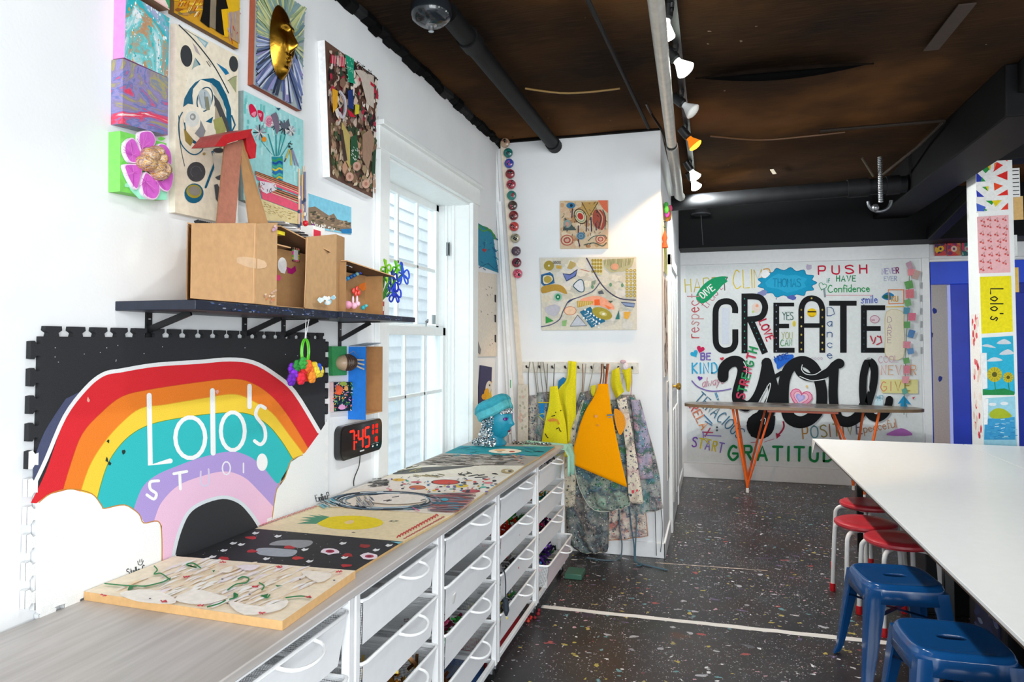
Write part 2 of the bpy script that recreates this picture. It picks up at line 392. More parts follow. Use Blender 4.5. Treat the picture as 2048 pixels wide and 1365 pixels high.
# ceiling: sagging felt sheets stapled to the joists, with one torn seam
mb = MB()
def ceil_fn(u, v):
    x, y = XR*u, YF+(YB-YF)*v; k = (y-3.98) % 1.17
    sag = .02*math.sin(math.pi*k/1.17)*(.6+.4*math.sin(x*2.1+y))+.004*math.sin(9*x+3*y)
    return (x, y, ZC-sag)
mb.grid(lambda u, v: ceil_fn(u, v), 40, 70, '3a2414')
mb.box((-.05, YF, ZC+.03), (XR+.1, YB+.2, ZC+.12), '20140c')
S(mb.build('ceiling', ceil_mat()))
# left wall with the window opening
WY0, WY1, WZ0, WZ1 = 3.08, 4.32, .56, 2.43
mb = MB(); D = .3
mb.box((-D, YF, 0), (0, WY0, ZC+.03), 'f2f3f4'); mb.box((-D, WY1, 0), (0, YE+.1, ZC+.03), 'f2f3f4')
mb.box((-D, WY0, 0), (0, WY1, WZ0), 'f2f3f4'); mb.box((-D, WY0, WZ1), (0, WY1, ZC+.03), 'f2f3f4')
S(mb.build('wall_left', WALL, smooth=False))
mb = MB(); mb.box((0, YE, 0), (XE, YE+.12, ZC+.03), 'f0f2f4'); S(mb.build('wall_end', WALL, smooth=False))
DY0, DY1, DZ = 5.72, 6.62, 2.12
mb = MB(); mb.box((XE-.12, YE+.12, 0), (XE, YB, ZC+.03), 'f2f3f4'); S(mb.build('wall_corridor', WALL, smooth=False))
BX = 3.70
mb = MB(); mb.box((XE-.12, YB, 0), (BX, YB+.12, ZC), 'f0f2f4'); mb.box((BX, YB, 2.30), (XR+.1, YB+.12, ZC), 'f0f2f4'); S(mb.build('wall_back', WALL, smooth=False))
mb = MB(); mb.box((XR, YF, 0), (XR+.12, YB+2.2, ZC+.03), 'd8dadc'); S(mb.build('wall_right', WALL, smooth=False))
mb = MB(); mb.box((3.5, YB+2.0, 0), (XR, YB+2.12, 2.6), 'd8cfc4'); mb.box((3.5, YB+.13, 2.5), (XR, YB+2.1, 2.6), 'd8d0c8')
A = Art(mb, lambda a, b: V((a, YB+2.0, b)), (0, -1, 0)); rng = random.Random(3)
for i in range(26): A.poly(blob(rng, rng.uniform(3.6, 4.6), rng.uniform(.5, 2), .025, .04), rng.choice(['3a4a9a', '6a4a6a', 'c8b070', '8a5a5a', '4a4a6a']))
S(mb.build('wall_far', PAINT(), smooth=False))
mb = MB(); mb.box((3.5, YB+.12, 0), (XR, YB+2.0, .012), 'a05a1c'); S(mb.build('floor_far', SATIN(), smooth=False))
# baseboards, trim
def base(name, a, b): mb = MB(); mb.box(a, b, 'f2f3f4'); S(mb.build(name, WHITE, bevel=.004))
base('baseboard_end', (.45, YE-.014, 0), (XE+.014, YE, .105)); base('baseboard_corridor', (XE, YE-.014, 0), (XE+.014, DY0-.09, .105))
base('baseboard_corridor_rear', (XE, DY1+.09, 0), (XE+.014, YB-.05, .105))
base('baseboard_back', (XE+.014, YB-.045, 0), (3.66, YB, .16))
base('trim_1', (XE, YB-.04, 2.375), (BX, YB, 2.52)); base('trim_2', (3.63, YB-.03, 0), (BX, YB, 2.375)); base('trim_3', (BX, YB-.03, 2.335), (XR, YB, 2.36))
mb = MB(); rng = random.Random(5)   # ragged black strip along the ceiling edge
for i in range(60):
    y = .6+i*.074; a = .035+rng.uniform(0, .03); b = .03+rng.uniform(0, .03)
    a *= .7; b *= .6
    mb.prism([V((.002, y, ZC-a-.015)), V((b*.5, y, ZC-a-.012)), V((b+.012, y, ZC-.03)), V((b+.012, y, ZC-.002)), V((.002, y, ZC-.002))], (rng.uniform(-.004, .004), .078, rng.uniform(-.008, .008)), rng.choice(['060607', '0b0b0c', '121213', '040405', '2a2a2b']))
mb.box((.03, YE-.03, ZC-.02), (XE, YE, ZC-.002), '120c09')
S(mb.build('trim_4', fin(.8, 0, .8, 60, .3, 0, .1), smooth=False))
# black beams and soffit at the back and right
mb = MB(); mb.box((XE, 7.62, 2.515), (XR, YB-.001, ZC+.02), '050609'); S(mb.build('soffit_back', BLACK(), smooth=False))
mb = MB(); mb.box((3.10, 4.35, 2.735), (3.42, 7.62, ZC), '08080a'); mb.box((3.16, 4.15, 2.86), (3.5, 4.35, ZC), '101012')
mb.beam((3.62, 6.35, 2.75), (3.62, 7.61, 2.56), .10, .12, '131315'); mb.beam((3.42, 6.05, 2.95), (5.19, 6.05, 2.95), .2, .16, '161618')
S(mb.build('beam_right', BLACK(), bevel=.008))
# window: casing, jambs, two sashes with muntins, panes
mb = MB(); cw = .10; W_ = 'f1f4f3'
mb.box((0, WY0-cw, .56), (.028, WY0+.004, WZ1+.11), W_); mb.box((0, WY1-.004, .56), (.028, WY1+cw, WZ1+.11), W_); mb.box((0, WY0-cw-.02, WZ1), (.034, WY1+cw+.02, WZ1+.115), W_)
mb.box((.0, WY0-cw-.03, WZ1+.11), (.06, WY1+cw+.03, WZ1+.135), W_); mb.box((-.30, WY0, WZ0-.02), (.03, WY1, WZ0+.02), W_)
mb.box((-.29, WY1-.006, WZ0), (0, WY1+.002, WZ1), W_); mb.box((-.29, WY0-.002, WZ0), (0, WY0+.006, WZ1), W_); mb.box((-.29, WY0, WZ1-.012), (0, WY1, WZ1+.002), W_)
mb.box((-.17, WY1-.022, WZ0), (-.15, WY1, WZ1), W_); mb.box((-.12, WY1-.022, WZ0), (-.10, WY1, WZ1), W_)
win = S(mb.build('window_1', WHITE, bevel=.003))
def sash(name, x, z0, z1, zm):
    mb = MB(); st = .045; y0, y1 = WY0+.01, WY1-.02
    mb.box((x-.02, y0, z0), (x+.02, y0+st, z1), W_); mb.box((x-.02, y1-st, z0), (x+.02, y1, z1), W_)
    mb.box((x-.02, y0, z1-.055), (x+.02, y1, z1), W_); mb.box((x-.02, y0, z0), (x+.02, y1, z0+.06), W_)
    n = 4; pw = (y1-y0-2*st)/n
    for i in range(1, n): mb.box((x-.012, y0+st+pw*i-.011, z0), (x+.012, y0+st+pw*i+.011, z1), W_)
    mb.box((x-.012, y0, zm-.011), (x+.012, y1, zm+.011), W_)
    o = mb.build(name, WHITE, parent=win, bevel=.003)
    g = MB(); g.box((x-.002, y0+.02, z0+.02), (x+.002, y1-.02, z1-.02), 'ffffff'); g.build('pane', GLASSM, parent=o, smooth=False)
GLASSM = glass(.03, 'f4f8f8', .06)
sash('upper_sash', -.23, 1.555, WZ1, 1.975); sash('lower_sash', -.18, WZ0, 1.60, 1.185)
mb = MB(); mb.box((-.155, WY1-.03, 2.08), (-.13, WY1-.02, 2.17), '8c9092'); mb.tube([(-.142, WY1-.04, 2.085), (-.142, WY1-.04, 2.165)], .005, '6a6e70'); mb.build('sash_latch', METAL(), parent=win)
mb = MB(); mb.tube([(-.15, 3.95, 1.60), (-.15, 3.95, 1.63), (-.13, 3.93, 1.64), (-.12, 3.9, 1.625)], .006, '7a7e80'); mb.box((-.2, 4.16, 1.62), (-.19, 4.2, 1.68), '8a9092'); mb.build('sash_lock', METAL(), parent=win)
mb = MB()   # the lapped boarding of the house next door, seen through the panes
for i in range(26):
    z = .2+i*.115; mb.prism([V((-1.2, 2.2, z)), V((-1.172, 2.2, z)), V((-1.185, 2.2, z+.118)), V((-1.2, 2.2, z+.118))], (0, 5.5, 0), 'e6eaee')
S(mb.build('siding_outside', fin(.6), smooth=False))
# door in the corridor wall
mb = MB(); X = XE
mb.box((X, DY0-.09, 0), (X+.03, DY0, DZ+.09), W_); mb.box((X, DY1, 0), (X+.03, DY1+.09, DZ+.09), W_); mb.box((X, DY0-.09, DZ), (X+.03, DY1+.09, DZ+.09), W_)
mb.box((X+.0, DY0, .01), (X+.02, DY1, DZ), 'e9ecec')
for z0, z1 in ((.2, .95), (1.1, 1.95)):
    for y0, y1 in ((DY0+.1, (DY0+DY1)/2-.05), ((DY0+DY1)/2+.05, DY1-.1)):
        mb.box((X+.02, y0, z0), (X+.03, y1, z1), 'eff1f1')
door = S(mb.build('door_1', WHITE, bevel=.004))
mb = MB(); mb.lathe([(.0, 0), (.026, 0), (.026, .006), (.01, .012), (.01, .032), (.024, .04), (.03, .055), (.024, .068), (.0, .074)], (X+.02, DY0+.07, 1.145), 'c9a046', 16, 'x'); mb.build('door_knob', METAL(), parent=door)
# blue door and frame to the next room
mb = MB(); bl = '1a3cc8'
mb.box((BX, YB-.02, 2.10), (XR, YB+.1, 2.33), '2452e6'); mb.box((3.89, YB-.01, 0), (4.05, YB+.1, 2.10), bl); mb.box((BX, YB-.02, 0), (BX+.012, YB+.1, 2.33), bl)
mb.box((4.05, YB, 0), (4.75, YB+.05, 2.10), '1430a4'); mb.box((4.75, YB-.01, 0), (XR, YB+.1, 2.10), '2a2a58'); mb.box((4.10, YB-.012, 1.2), (4.70, YB, 2.0), '1634b0'); mb.box((4.10, YB-.012, .2), (4.70, YB, 1.05), '1634b0')
door2 = S(mb.build('door_2', fin(.25, 0, .1, 3, .2), bevel=.004))
mb = MB(); mb.box((4.60, YB-.03, .98), (4.74, YB-.012, 1.03), '0c0c10'); mb.build('latch_plate', SATIN(), parent=door2)
# ================================================================== left wall: canvases
def zpx(x0, y0, s):
    """reads a traced list 'x,y x,y' taken in an enlarged detail"""
    return lambda t: [(x0+float(a.split(',')[0])/s, y0+float(a.split(',')[1])/s) for a in t.split()]
def canvas(name, label, th, corners, side, face, mat=None, art=None, cat='painting', group=None, edge_mat=None):
    """stretched canvas hung on the left wall; corners TL TR BR BL of its front face"""
    P = [at(0, th, *c) for c in corners]; Q = [V((.001, p.y, p.z)) for p in P]
    o = MB(); o.mi = 1 if mat else 0
    o.poly(P[::-1], face); o.mi = 1 if edge_mat else 0
    for i in range(4): o.poly([P[i], P[(i+1) % 4], Q[(i+1) % 4], Q[i]], side)
    o.poly(Q, side); o.mi = 0
    if art:
        a = Art(o, lambda x, y: at(0, th, x, y), (1, 0, 0)); a.c = corners; art(a)
    ob = o.build(name, [PAINT(), mat] if mat else PAINT(), smooth=False)
    return tag(ob, label, cat, group)
pk = poured([(.30, 'e8a8d8'), (.40, 'c9a2d8'), (.46, '7fb4c8'), (.52, '2fb3c0'), (.57, '38b4bc'), (.60, 'c78a5c'), (.63, '58c8cc'), (.70, 'f4f0f4')], 7, 1.2, 3, (1, 1, .6), [(130, .6, .42, ['ffffff', '2ab8bc', 'd8a860', 'f4f4f4', '20a0a8', 'e8f0f0', 'd09a50']), (230, .55, .5, ['ffffff', 'd09a50', '38b8c0', 'fafafa'])], (-.32, .815, .0))
canvas('canvas_painting', 'deep pink and turquoise poured canvas above the grey marbled one, at top left', .04, [(252, -17), (339, 36), (336, 155), (249, 115)], 'e89ad6', 'ffffff', pk)
gy = poured([(.34, '8a94a0'), (.40, 'a09a7a'), (.44, '7c86a4'), (.48, 'b0a45c'), (.52, '8a80a0'), (.56, '9a8cc0'), (.60, '5c78b0'), (.635, 'b86a98'), (.67, 'e0385a'), (.71, 'e8506c'), (.75, 'f8e4e4'), (.79, 'd83048')], 5, 2.4, 8, (1, 1, 1.6), None, (-.75, 1.285, .25))
canvas('canvas_painting', 'deep grey, blue and red marbled poured canvas between the pink one and the flower canvas', .04, [(246, 117), (336.5, 156), (335.5, 271), (245, 247)], '8f93a6', 'ffffff', gy, edge_mat=1)
def fx(a):
    rng = random.Random(2); f = zpx(210, 230, 5.936)
    for i in range(46): a.poly(blob(rng, rng.uniform(246, 328), rng.uniform(275, 388), 6, 4), rng.choice(['8fdc9a', '7bd35a', '66c84c', 'a5e8bc', 'b4ecd0', '72cc52']))
    a.poly(f('200,700 300,900 400,1000 730,1010 730,900 420,760'), '9eebc8')
gc = canvas('canvas_painting', 'lime green canvas carrying a raised pink flower, lowest at far left', .04, [(240.5, 262), (333, 287), (333, 400), (240, 383)], '86d66a', '7dd45e', None, fx)
f5 = zpx(210, 230, 5.936)
for i, t in enumerate(('360,270 375,210 440,190 510,200 555,260 560,340 500,420 430,500 395,460 365,360', '190,400 205,330 270,275 320,300 365,400 400,490 400,560 330,580 250,560 200,470',
        '190,595 300,585 390,600 405,660 380,760 355,870 320,885 260,800 210,690', '390,800 430,690 470,690 560,770 610,830 615,920 570,1000 500,1005 420,950 395,870',
        '590,360 650,345 700,380 745,460 750,600 700,560 620,470', '560,760 640,790 750,680 775,700 770,790 740,880 700,915 640,890 590,830')):
    o = MB(); p = smooth_path(f5(t), True, 3); cx = sum(q[0] for q in p)/len(p); cy = sum(q[1] for q in p)/len(p)
    P0 = [at(0, .041, *q) for q in p]; P1 = [V((.052, v.y, v.z)) for v in P0]; c0 = at(0, .041, cx, cy); c1 = V((.06, c0.y, c0.z)); k = len(p)
    P2 = [c1.lerp(v, .9) for v in P1]
    o.add(P0+P1, [(j, (j+1) % k, k+(j+1) % k, k+j) for j in range(k)], 'f2e0f0'); o.add(P1+P2, [(j, (j+1) % k, k+(j+1) % k, k+j) for j in range(k)], 'f4d4ee')
    o.poly(P2, 'd968cf'); a = Art(o, lambda x, y: at(0, .06, x, y), (1, 0, 0), .0005); rng = random.Random(i)
    q5 = f5('430,600')[0]
    for s in range(9):
        e = p[(s*7+2) % k]; m = ((e[0]*.8+cx*.2), (e[1]*.8+cy*.2)); n_ = (cx*.75+q5[0]*.25, cy*.75+q5[1]*.25)
        a.stroke([m, n_], .8, rng.choice(['c44db8', 'e88adc', 'b845ac']), cap=False)
    o.build('petal', PAINT(), gc)
o = MB(); rng = random.Random(4)
for t in ((530, 480, 90, 95, .085), (600, 440, 70, 75, .09), (640, 520, 70, 90, .09), (500, 580, 100, 90, .09), (600, 620, 110, 95, .10), (680, 650, 75, 100, .095), (640, 710, 80, 70, .09), (450, 560, 60, 80, .08)):
    c = at(0, .062, 210+t[0]/5.936, 230+t[1]/5.936); rr = t[2]/5.936*1.7/1383*.9
    o.ball((c.x, c.y, c.z), (.03, rr*1.5, t[3]/5.936*1.9/1383), rng.choice(['dca53c', 'e0a848', 'c98f3c']), 10, 7)
gm = poured([(.36, 'b87818'), (.43, 'd09828'), (.47, 'e8d0a0'), (.50, '7a94b8'), (.53, 'c88a24'), (.58, '9a6020'), (.61, '5a68a8'), (.66, 'd0a850')], 34, 4, 2, (1, 1, 2.2))
tag(o.build('flower_centre', gm, gc), 'lumpy gold foam flower centre streaked with blue')
def ab(a):
    f = zpx(210, 0, 5.686); g = zpx(210, 230, 5.936); tl, gr, ol, cr, pe = '15607f', '3d3f42', '9c8b3c', 'f4ead6', 'b9a7a4'
    a.ell(372.5, 112, 11.8, 22, gr, rot=-.12); a.ell(467, 128, 9, 16, gr, rot=-.1)
    a.poly(f('1020,650 1075,720 1110,790 1170,830 1140,845 1080,790'), tl); a.poly(f('985,790 1020,660 1080,760 1130,850 1020,840'), '9fb1ad'); a.ell(394.5, 142, 5, 5, cr)
    a.poly(f('1265,715 1380,790 1410,835 1370,855'), '1b77a6'); a.poly(f('1020,395 1175,485 1140,545'), '8fb3c0'); a.poly(f('1050,425 1150,490 1130,520'), 'c4d4d4')
    a.poly(f('990,480 1040,540 1085,635 1030,590'), 'b9a9aa'); a.poly(f('1400,920 1495,860 1490,1060'), 'a8ab80'); a.stroke(f('1395,920 1450,880 1495,865'), 1.2, '777a50')
    a.poly(f('920,910 955,975 920,1030'), 'c8913a')
    # the great round form
    a.ell(420, 199, 46, 72, cr, rot=-.35, n=32)
    a.poly(f('885,1220 900,1120 960,1010 1020,940 1090,900 1000,1010 990,1090 1000,1190 940,1180'), '2a6480')
    a.poly(f('1080,900 1230,890 1300,930 1380,1080 1430,1240 1440,1480 1400,1600 1380,1500 1375,1250 1300,1080 1210,950'), tl)
    a.poly(f('1180,930 1260,1000 1340,1150 1380,1320 1300,1200'), 'cfc7b4'); a.poly(f('1230,1070 1300,1160 1400,1400 1440,1600 1330,1400 1240,1200'), '4b4c4e')
    a.poly(f('1250,1190 1330,1400 1380,1560 1310,1640 1240,1500'), 'b0a088'); a.poly(f('1260,1400 1360,1480 1400,1600 1300,1700'), 'a39a4e')
    a.ell(409, 199, 19, 29, cr, rot=-.25); a.stroke([(409+15*math.cos(t)-4*math.sin(t), 199+24*math.sin(t)) for t in [i*.35 for i in range(18)]], 2.4, '174f68', closed=True, smooth=True)
    a.ell(409, 199, 13, 21, 'b9c3c6', rot=-.25); a.poly(f('1120,1100 1170,1100 1190,1250 1150,1260'), '8a8a70'); a.stroke(f('1060,1080 1100,1230'), 1.6, '8e9aa6'); a.stroke(f('1130,1050 1140,1220'), 1.6, '7e8a96')
    a.ell(388, 237, 22, 24, cr); a.ell(384, 238, 14, 16, 'dfe0da'); a.ell(385, 234, 6, 7, '9a9c98'); a.ell(384, 234, 3, 3, 'd8d8d4')
    a.stroke([(368.5, 246), (372, 268), (384, 284), (402, 292), (404, 300), (392, 309), (378, 306), (362, 288), (357, 262), (358, 238), (364, 225)], 2.2, tl, smooth=True, taper=False)
    a.poly(g('915,30 960,190 1040,290 1150,370 1150,400 1060,340 960,230'), '1a4f6e'); a.poly(g('930,160 1000,240 1045,310 1010,370 950,310'), '9c8440')
    a.poly(g('1130,60 1190,190 1150,300 1060,220 1120,140'), '8d8c90'); a.poly(g('1190,80 1280,20 1260,100'), tl)
    a.poly(g('1280,60 1380,20 1440,180 1340,260 1300,180'), 'a3a060'); a.stroke(g('1500,10 1540,120 1500,200'), 3, tl)
    a.poly(g('1170,270 1220,110 1270,110 1310,190 1310,330 1240,430 1180,420 1160,350'), 'ece2d0'); a.ell(416, 277, 3, 4, 'b8a894')
    a.stroke(g('870,10 880,250 900,420 940,610'), 1.2, '1a3a4a', smooth=True)
    a.ell(391.5, 344, 18.5, 20, '4a484b'); a.stroke([(391+11*math.cos(t), 344+12*math.sin(t)) for t in (2.2, 3, 3.8, 4.6, 5.4, 6.2)], 1, '6c6a6c')
    a.stroke(g('1270,440 1300,550 1250,700 1190,860'), 4.5, tl, smooth=True); a.ell(387, 387, 19, 20, tl, rot=.4); a.ell(387, 383, 15.5, 13.5, 'a79733', rot=.2); a.ell(388, 382, 12.5, 9.5, '8f887c', rot=.2)
    a.poly(g('1300,740 1380,705 1380,780 1330,770'), '57575a'); a.poly(g('1290,830 1330,820 1370,900 1350,1060 1310,1000'), '505052'); a.poly(g('1270,440 1340,520 1420,560 1400,680 1300,700'), 'ece2d0'); a.ell(436, 301, 11, 5, '4a4648')
    a.stroke(f('835,285 1000,450 1200,700 1320,900 1400,1060'), 2.0, '20353f', smooth=True); a.stroke(f('900,330 1060,430'), .8, '7a8a8a')
    a.stroke(f('1150,700 1190,760'), 1.4, '6a6a68'); a.stroke(f('1165,690 1200,740'), 1, '8a8a88'); a.ell(407, 308, 3, 3, 'b09860')
canvas('canvas_painting', 'tall cream abstract canvas with charcoal ovals and teal swirls behind the cardboard house', .022, [(352, 47), (476.5, 112), (476.5, 452), (350, 425)], 'efe5d2', 'f3e6cf', None, ab)
def yb(a):
    f = zpx(210, 0, 5.686); rng = random.Random(7)
    for i in range(120): a.poly(blob(rng, rng.uniform(351, 474), rng.uniform(-30, 30)+ (0), 8, 3, 6), rng.choice(['d8951c', 'e8b018', 'c4701e', '9a5a24', 'b88a50', 'e8c23a', 'd4a8a0', '8a7a50']))
    a.poly(f('1270,-60 1400,-60 1430,100 1390,420 1330,420'), 'eab61a'); a.poly(f('1400,140 1520,100 1520,500 1420,440'), 'b89a7c'); a.poly(f('1380,-60 1520,-60 1520,120 1430,140'), 'e2b424')
    a.poly(f('1180,0 1250,0 1250,340 1170,300'), '8a7c68'); a.poly(f('1110,-60 1190,-60 1175,320 1070,240 1100,120'), '0e0d0c'); a.poly(f('1260,-60 1350,-60 1390,100 1310,110 1345,410 1245,350 1250,90'), '100e0c')
    for i in range(36): x = rng.uniform(351, 396); y = -8+(x-350)*.56+rng.uniform(-22, 24); a.stroke([(x, y), (x+5, y-9)], 1.2, rng.choice(['f0d890', 'c03c14', 'e8a018', 'f4e4c0', 'a85a20']), cap=False)
    for i in range(14): x = rng.uniform(452, 474); a.stroke([(x, rng.uniform(20, 80)), (x+3, rng.uniform(30, 90))], 1.4, rng.choice(['c04020', 'a8a8c0', 'd89a50', '8a6a90']), cap=False)
canvas('canvas_painting', 'amber and yellow canvas with black trouser legs cut off by the top of the photo', .022, [(350, -60), (478, -14), (477, 98), (348, 25)], '7a5a3c', 'd39a2a', None, yb)
st = lambda a: [a.stroke([(296+8*i, -9+5*i), (300+8*i, -14+4*i)], 3, '7a6a5c', cap=False) for i in range(5)]
canvas('canvas_painting', 'striped brown edged pink and green canvas cropped at the top left', .06, [(258, -60), (339, -46), (339, 20), (298, -6)], '8a6c52', 'e8b8b0', None, lambda a: (a.poly([(318, -5), (339, -40), (339, 18)], '3f9a6a'), a.poly([(300, -8), (316, -30), (337, 14), (330, 12)], 'f0d4cc')))
def sun(a):
    rng = random.Random(11); cx, cy = 566, 88; T_, B_ = (510.8, -45), None
    L_, R_ = 511.3, 603
    def clip(x, y):
        x = min(max(x, L_), 606.6-(y-17)*.034); top = -45+(x-512)*.63; bot = 168+(x-507)*.557; return (x, min(max(y, top), bot))
    for ring in range(300):
        t = rng.uniform(0, 2*math.pi); r0, r1 = rng.uniform(30, 50), rng.uniform(90, 190)
        p, q = (cx+r0*math.cos(t)*.6, cy+r0*math.sin(t)*1.2), (cx+r1*math.cos(t)*.8, cy+r1*math.sin(t))
        lo = math.sin(t) > .1+.25*math.cos(t)
        col = rng.choice(['28304a', '8a98c4', 'c4cce8', '6c7cb0', 'a8b8d8', 'dfe4f0', '3c4658', '9a90c4', '5a6a90'] if lo else ['b6bf88', '8fa894', 'c9cc90', '6c8c92', 'd4d8a8', 'a9b890', '88a4a8', '9cae84'])
        a.stroke([clip(*p), clip(*q)], rng.uniform(2, 5), col, cap=False)
sf = canvas('canvas_painting', 'sunburst canvas with a moulded gold face, above the vase painting', .025, [(512, -45), (610, 17), (603, 222), (507, 169)], '9a5038', 'a9b4b8', None, sun)
def face_relief(u, v):
    """height of a face over its oval, u across and v up in -1..1"""
    g = lambda x, y, sx, sy: math.exp(-((u-x)/sx)**2-((v-y)/sy)**2)
    h = math.sqrt(max(0, 1-u*u*.92-v*v*.92))
    h += .30*g(0, -.12, .13, .16)+.16*g(0, .12, .09, .22)                    # nose tip, bridge
    h += .10*g(.33, .37, .3, .08)+.10*g(-.33, .37, .3, .08)                  # brows
    h -= .13*g(.34, .22, .2, .1)+.13*g(-.34, .22, .2, .1)                    # sockets
    h += .07*g(.34, .2, .12, .055)+.07*g(-.34, .2, .12, .055)                # lids
    h += .13*g(0, -.42, .24, .05)+.13*g(0, -.52, .2, .05)-.06*g(0, -.47, .25, .022)-.05*g(0, -.32, .1, .05)
    h += .14*g(0, -.78, .22, .14)-.05*g(0, -.64, .25, .05); h += .06*g(.5, -.12, .2, .25)+.06*g(-.5, -.12, .2, .25)
    return h
c0 = at(0, .03, 557, 86)
def mask(u, v):
    th = 2*math.pi*u; r = v**.75; x, y = r*math.cos(th)*.98, r*math.sin(th)*.98
    return (.018+.062*face_relief(x, y)+.03*(face_relief(x, y)-math.sqrt(max(0, 1-x*x*.92-y*y*.92))), c0.y+x*.066, c0.z+y*.140)
o = MB(); o.grid(mask, 64, 26, 'b8892e'); mo = o.build('gold_face_mask', fin(.24, 1.0, .25, 40, .2), sf); tag(mo, 'gold painted face mask')
def vase(a):
    f = zpx(480, 160, 4.267); rng = random.Random(5)
    for i in range(70): x = rng.uniform(489, 603); y = 185+(x-487)*.5+abs(rng.gauss(0, 55)); a.stroke([(x, y), (x+rng.uniform(-1, 1), y+rng.uniform(8, 22))], 4, rng.choice(['a3dfe0', '8ad3d2', 'b9e8ea', '74c6c4', 'c6ecec', '98d6d8']), cap=False)
    for p, w in (('235,460 290,650', 2.2), ('302,470 305,650', 2.5), ('345,470 318,650', 2.2), ('385,460 330,640', 1.8), ('430,520 340,660', 1.6), ('175,520 270,640', 1.0)): a.stroke(f(p), w, '2a9498', cap=False)
    for p in ('70,225 95,205 130,250 140,300 110,320 80,290', '145,260 185,270 195,300 185,360 160,330'): a.poly(f(p), 'd81848', True); 
    a.poly(f('90,290 130,270 120,315'), 'f08aa8', True); a.poly(f('150,285 180,290 170,320'), 'f090ac', True)
    a.ell(536.5, 243, 8, 12, 'e6a6b8'); a.stroke([(536.5+r*math.cos(t), 243+1.4*r*math.sin(t)) for r, t in [(1+.28*i, i*.8) for i in range(20)]], 1.4, 'c4507a')
    for cx, cy, r in ((518, 265, 13), (550, 250, 10), (567, 255, 12), (580, 262, 9)):
        for i in range(12): t = i*.52; a.stroke([(cx, cy), (cx+r*math.cos(t), cy+r*1.2*math.sin(t))], 2.4, rng.choice(['585c68', 'd8d8dc', '8a8a94', '2c3038', 'b0a8b4', 'e8e4e0']), cap=False)
    a.poly(f('330,335 350,375 385,360 405,330 420,390 385,420 340,410'), '5d6370'); a.poly(f('255,300 300,275 320,320 330,420 305,470 285,400'), '7b6f82'); a.ell(526, 279, 5, 5, 'e8902c'); a.poly(f('300,240 340,240 320,262'), '18506a')
    for s, e in (('420,590', '370,700'), ('425,600', '430,730'), ('430,600', '460,730'), ('440,600', '490,740'), ('415,590', '385,670')): a.stroke(f(s+' '+e), 2.6, rng.choice(['8a84a8', 'd8c048', 'c8c8d0', '5a5a64', '9a90b0']), cap=False)
    for i in range(9): a.ell(480+(405+rng.uniform(0, 40))/4.267, 160+(540+rng.uniform(0, 55))/4.267, 1.2, 1.6, '26282c')
    a.poly(f('260,655 320,660 355,650 358,800 350,950 300,945 275,800'), '1f8fa0')
    for i, (y, c) in enumerate(((680, '3c9a58'), (705, '1b4a9c'), (735, '4db08c'), (760, 'e0c840'), (785, '2c6cb8'), (810, '54b8a8'), (835, 'c8b838'), (865, '2a58a0'), (890, '58c0b0'), (915, '3a9a70'))): a.stroke(f('268,%d 295,%d 325,%d 353,%d' % (y, y+12, y-6, y+10)), 3.6, c, smooth=True, cap=False)
    # striped table and the wicker beneath
    q = [(490, 338), (606, 390), (606, 443), (487, 412)]
    a.poly([(509, 344), (605, 380), (605, 394), (512, 360)], 'ea5a78'); a.poly([(515, 372), (606, 414), (606, 428), (522, 398)], 'ea5a78')
    for k, c in enumerate(('8a2838', 'c88a50', '4a4038', 'd8a070', 'b83048', 'e8c8a0')): a.stroke([(508, 343+k*1.6), (605, 379+k*2.2)], 1.6, c, cap=False); a.stroke([(515, 366+k*2), (606, 398+k*2.4)], 1.8, c, cap=False)
    a.poly([(520, 398), (606, 430), (607, 450), (520, 440)], 'e2cf9c')
    for i in range(60): x, y = rng.uniform(523, 600), rng.uniform(0, 1); y = 402+(x-520)*.36+y*20; a.stroke([(x, y), (x+4, y+1.5)], .8, 'a88a48', cap=False)
    a.poly([(516, 362), (548, 368), (550, 380), (530, 388), (518, 382)], 'e8e0e8')
    for i in range(12): x, y = rng.uniform(518, 548), rng.uniform(365, 383); a.stroke([(x, y), (x+rng.uniform(-5, 5), y+5)], 1.2, rng.choice(['3a3440', '7a6a8a', 'b8485a']), cap=False)
canvas('canvas_painting', 'teal canvas of a striped vase of collage flowers, between house and sunburst canvas', .022, [(487, 181), (606.5, 241), (607, 452), (487, 400)], '8a9a98', 'a6dfe0', None, vase)
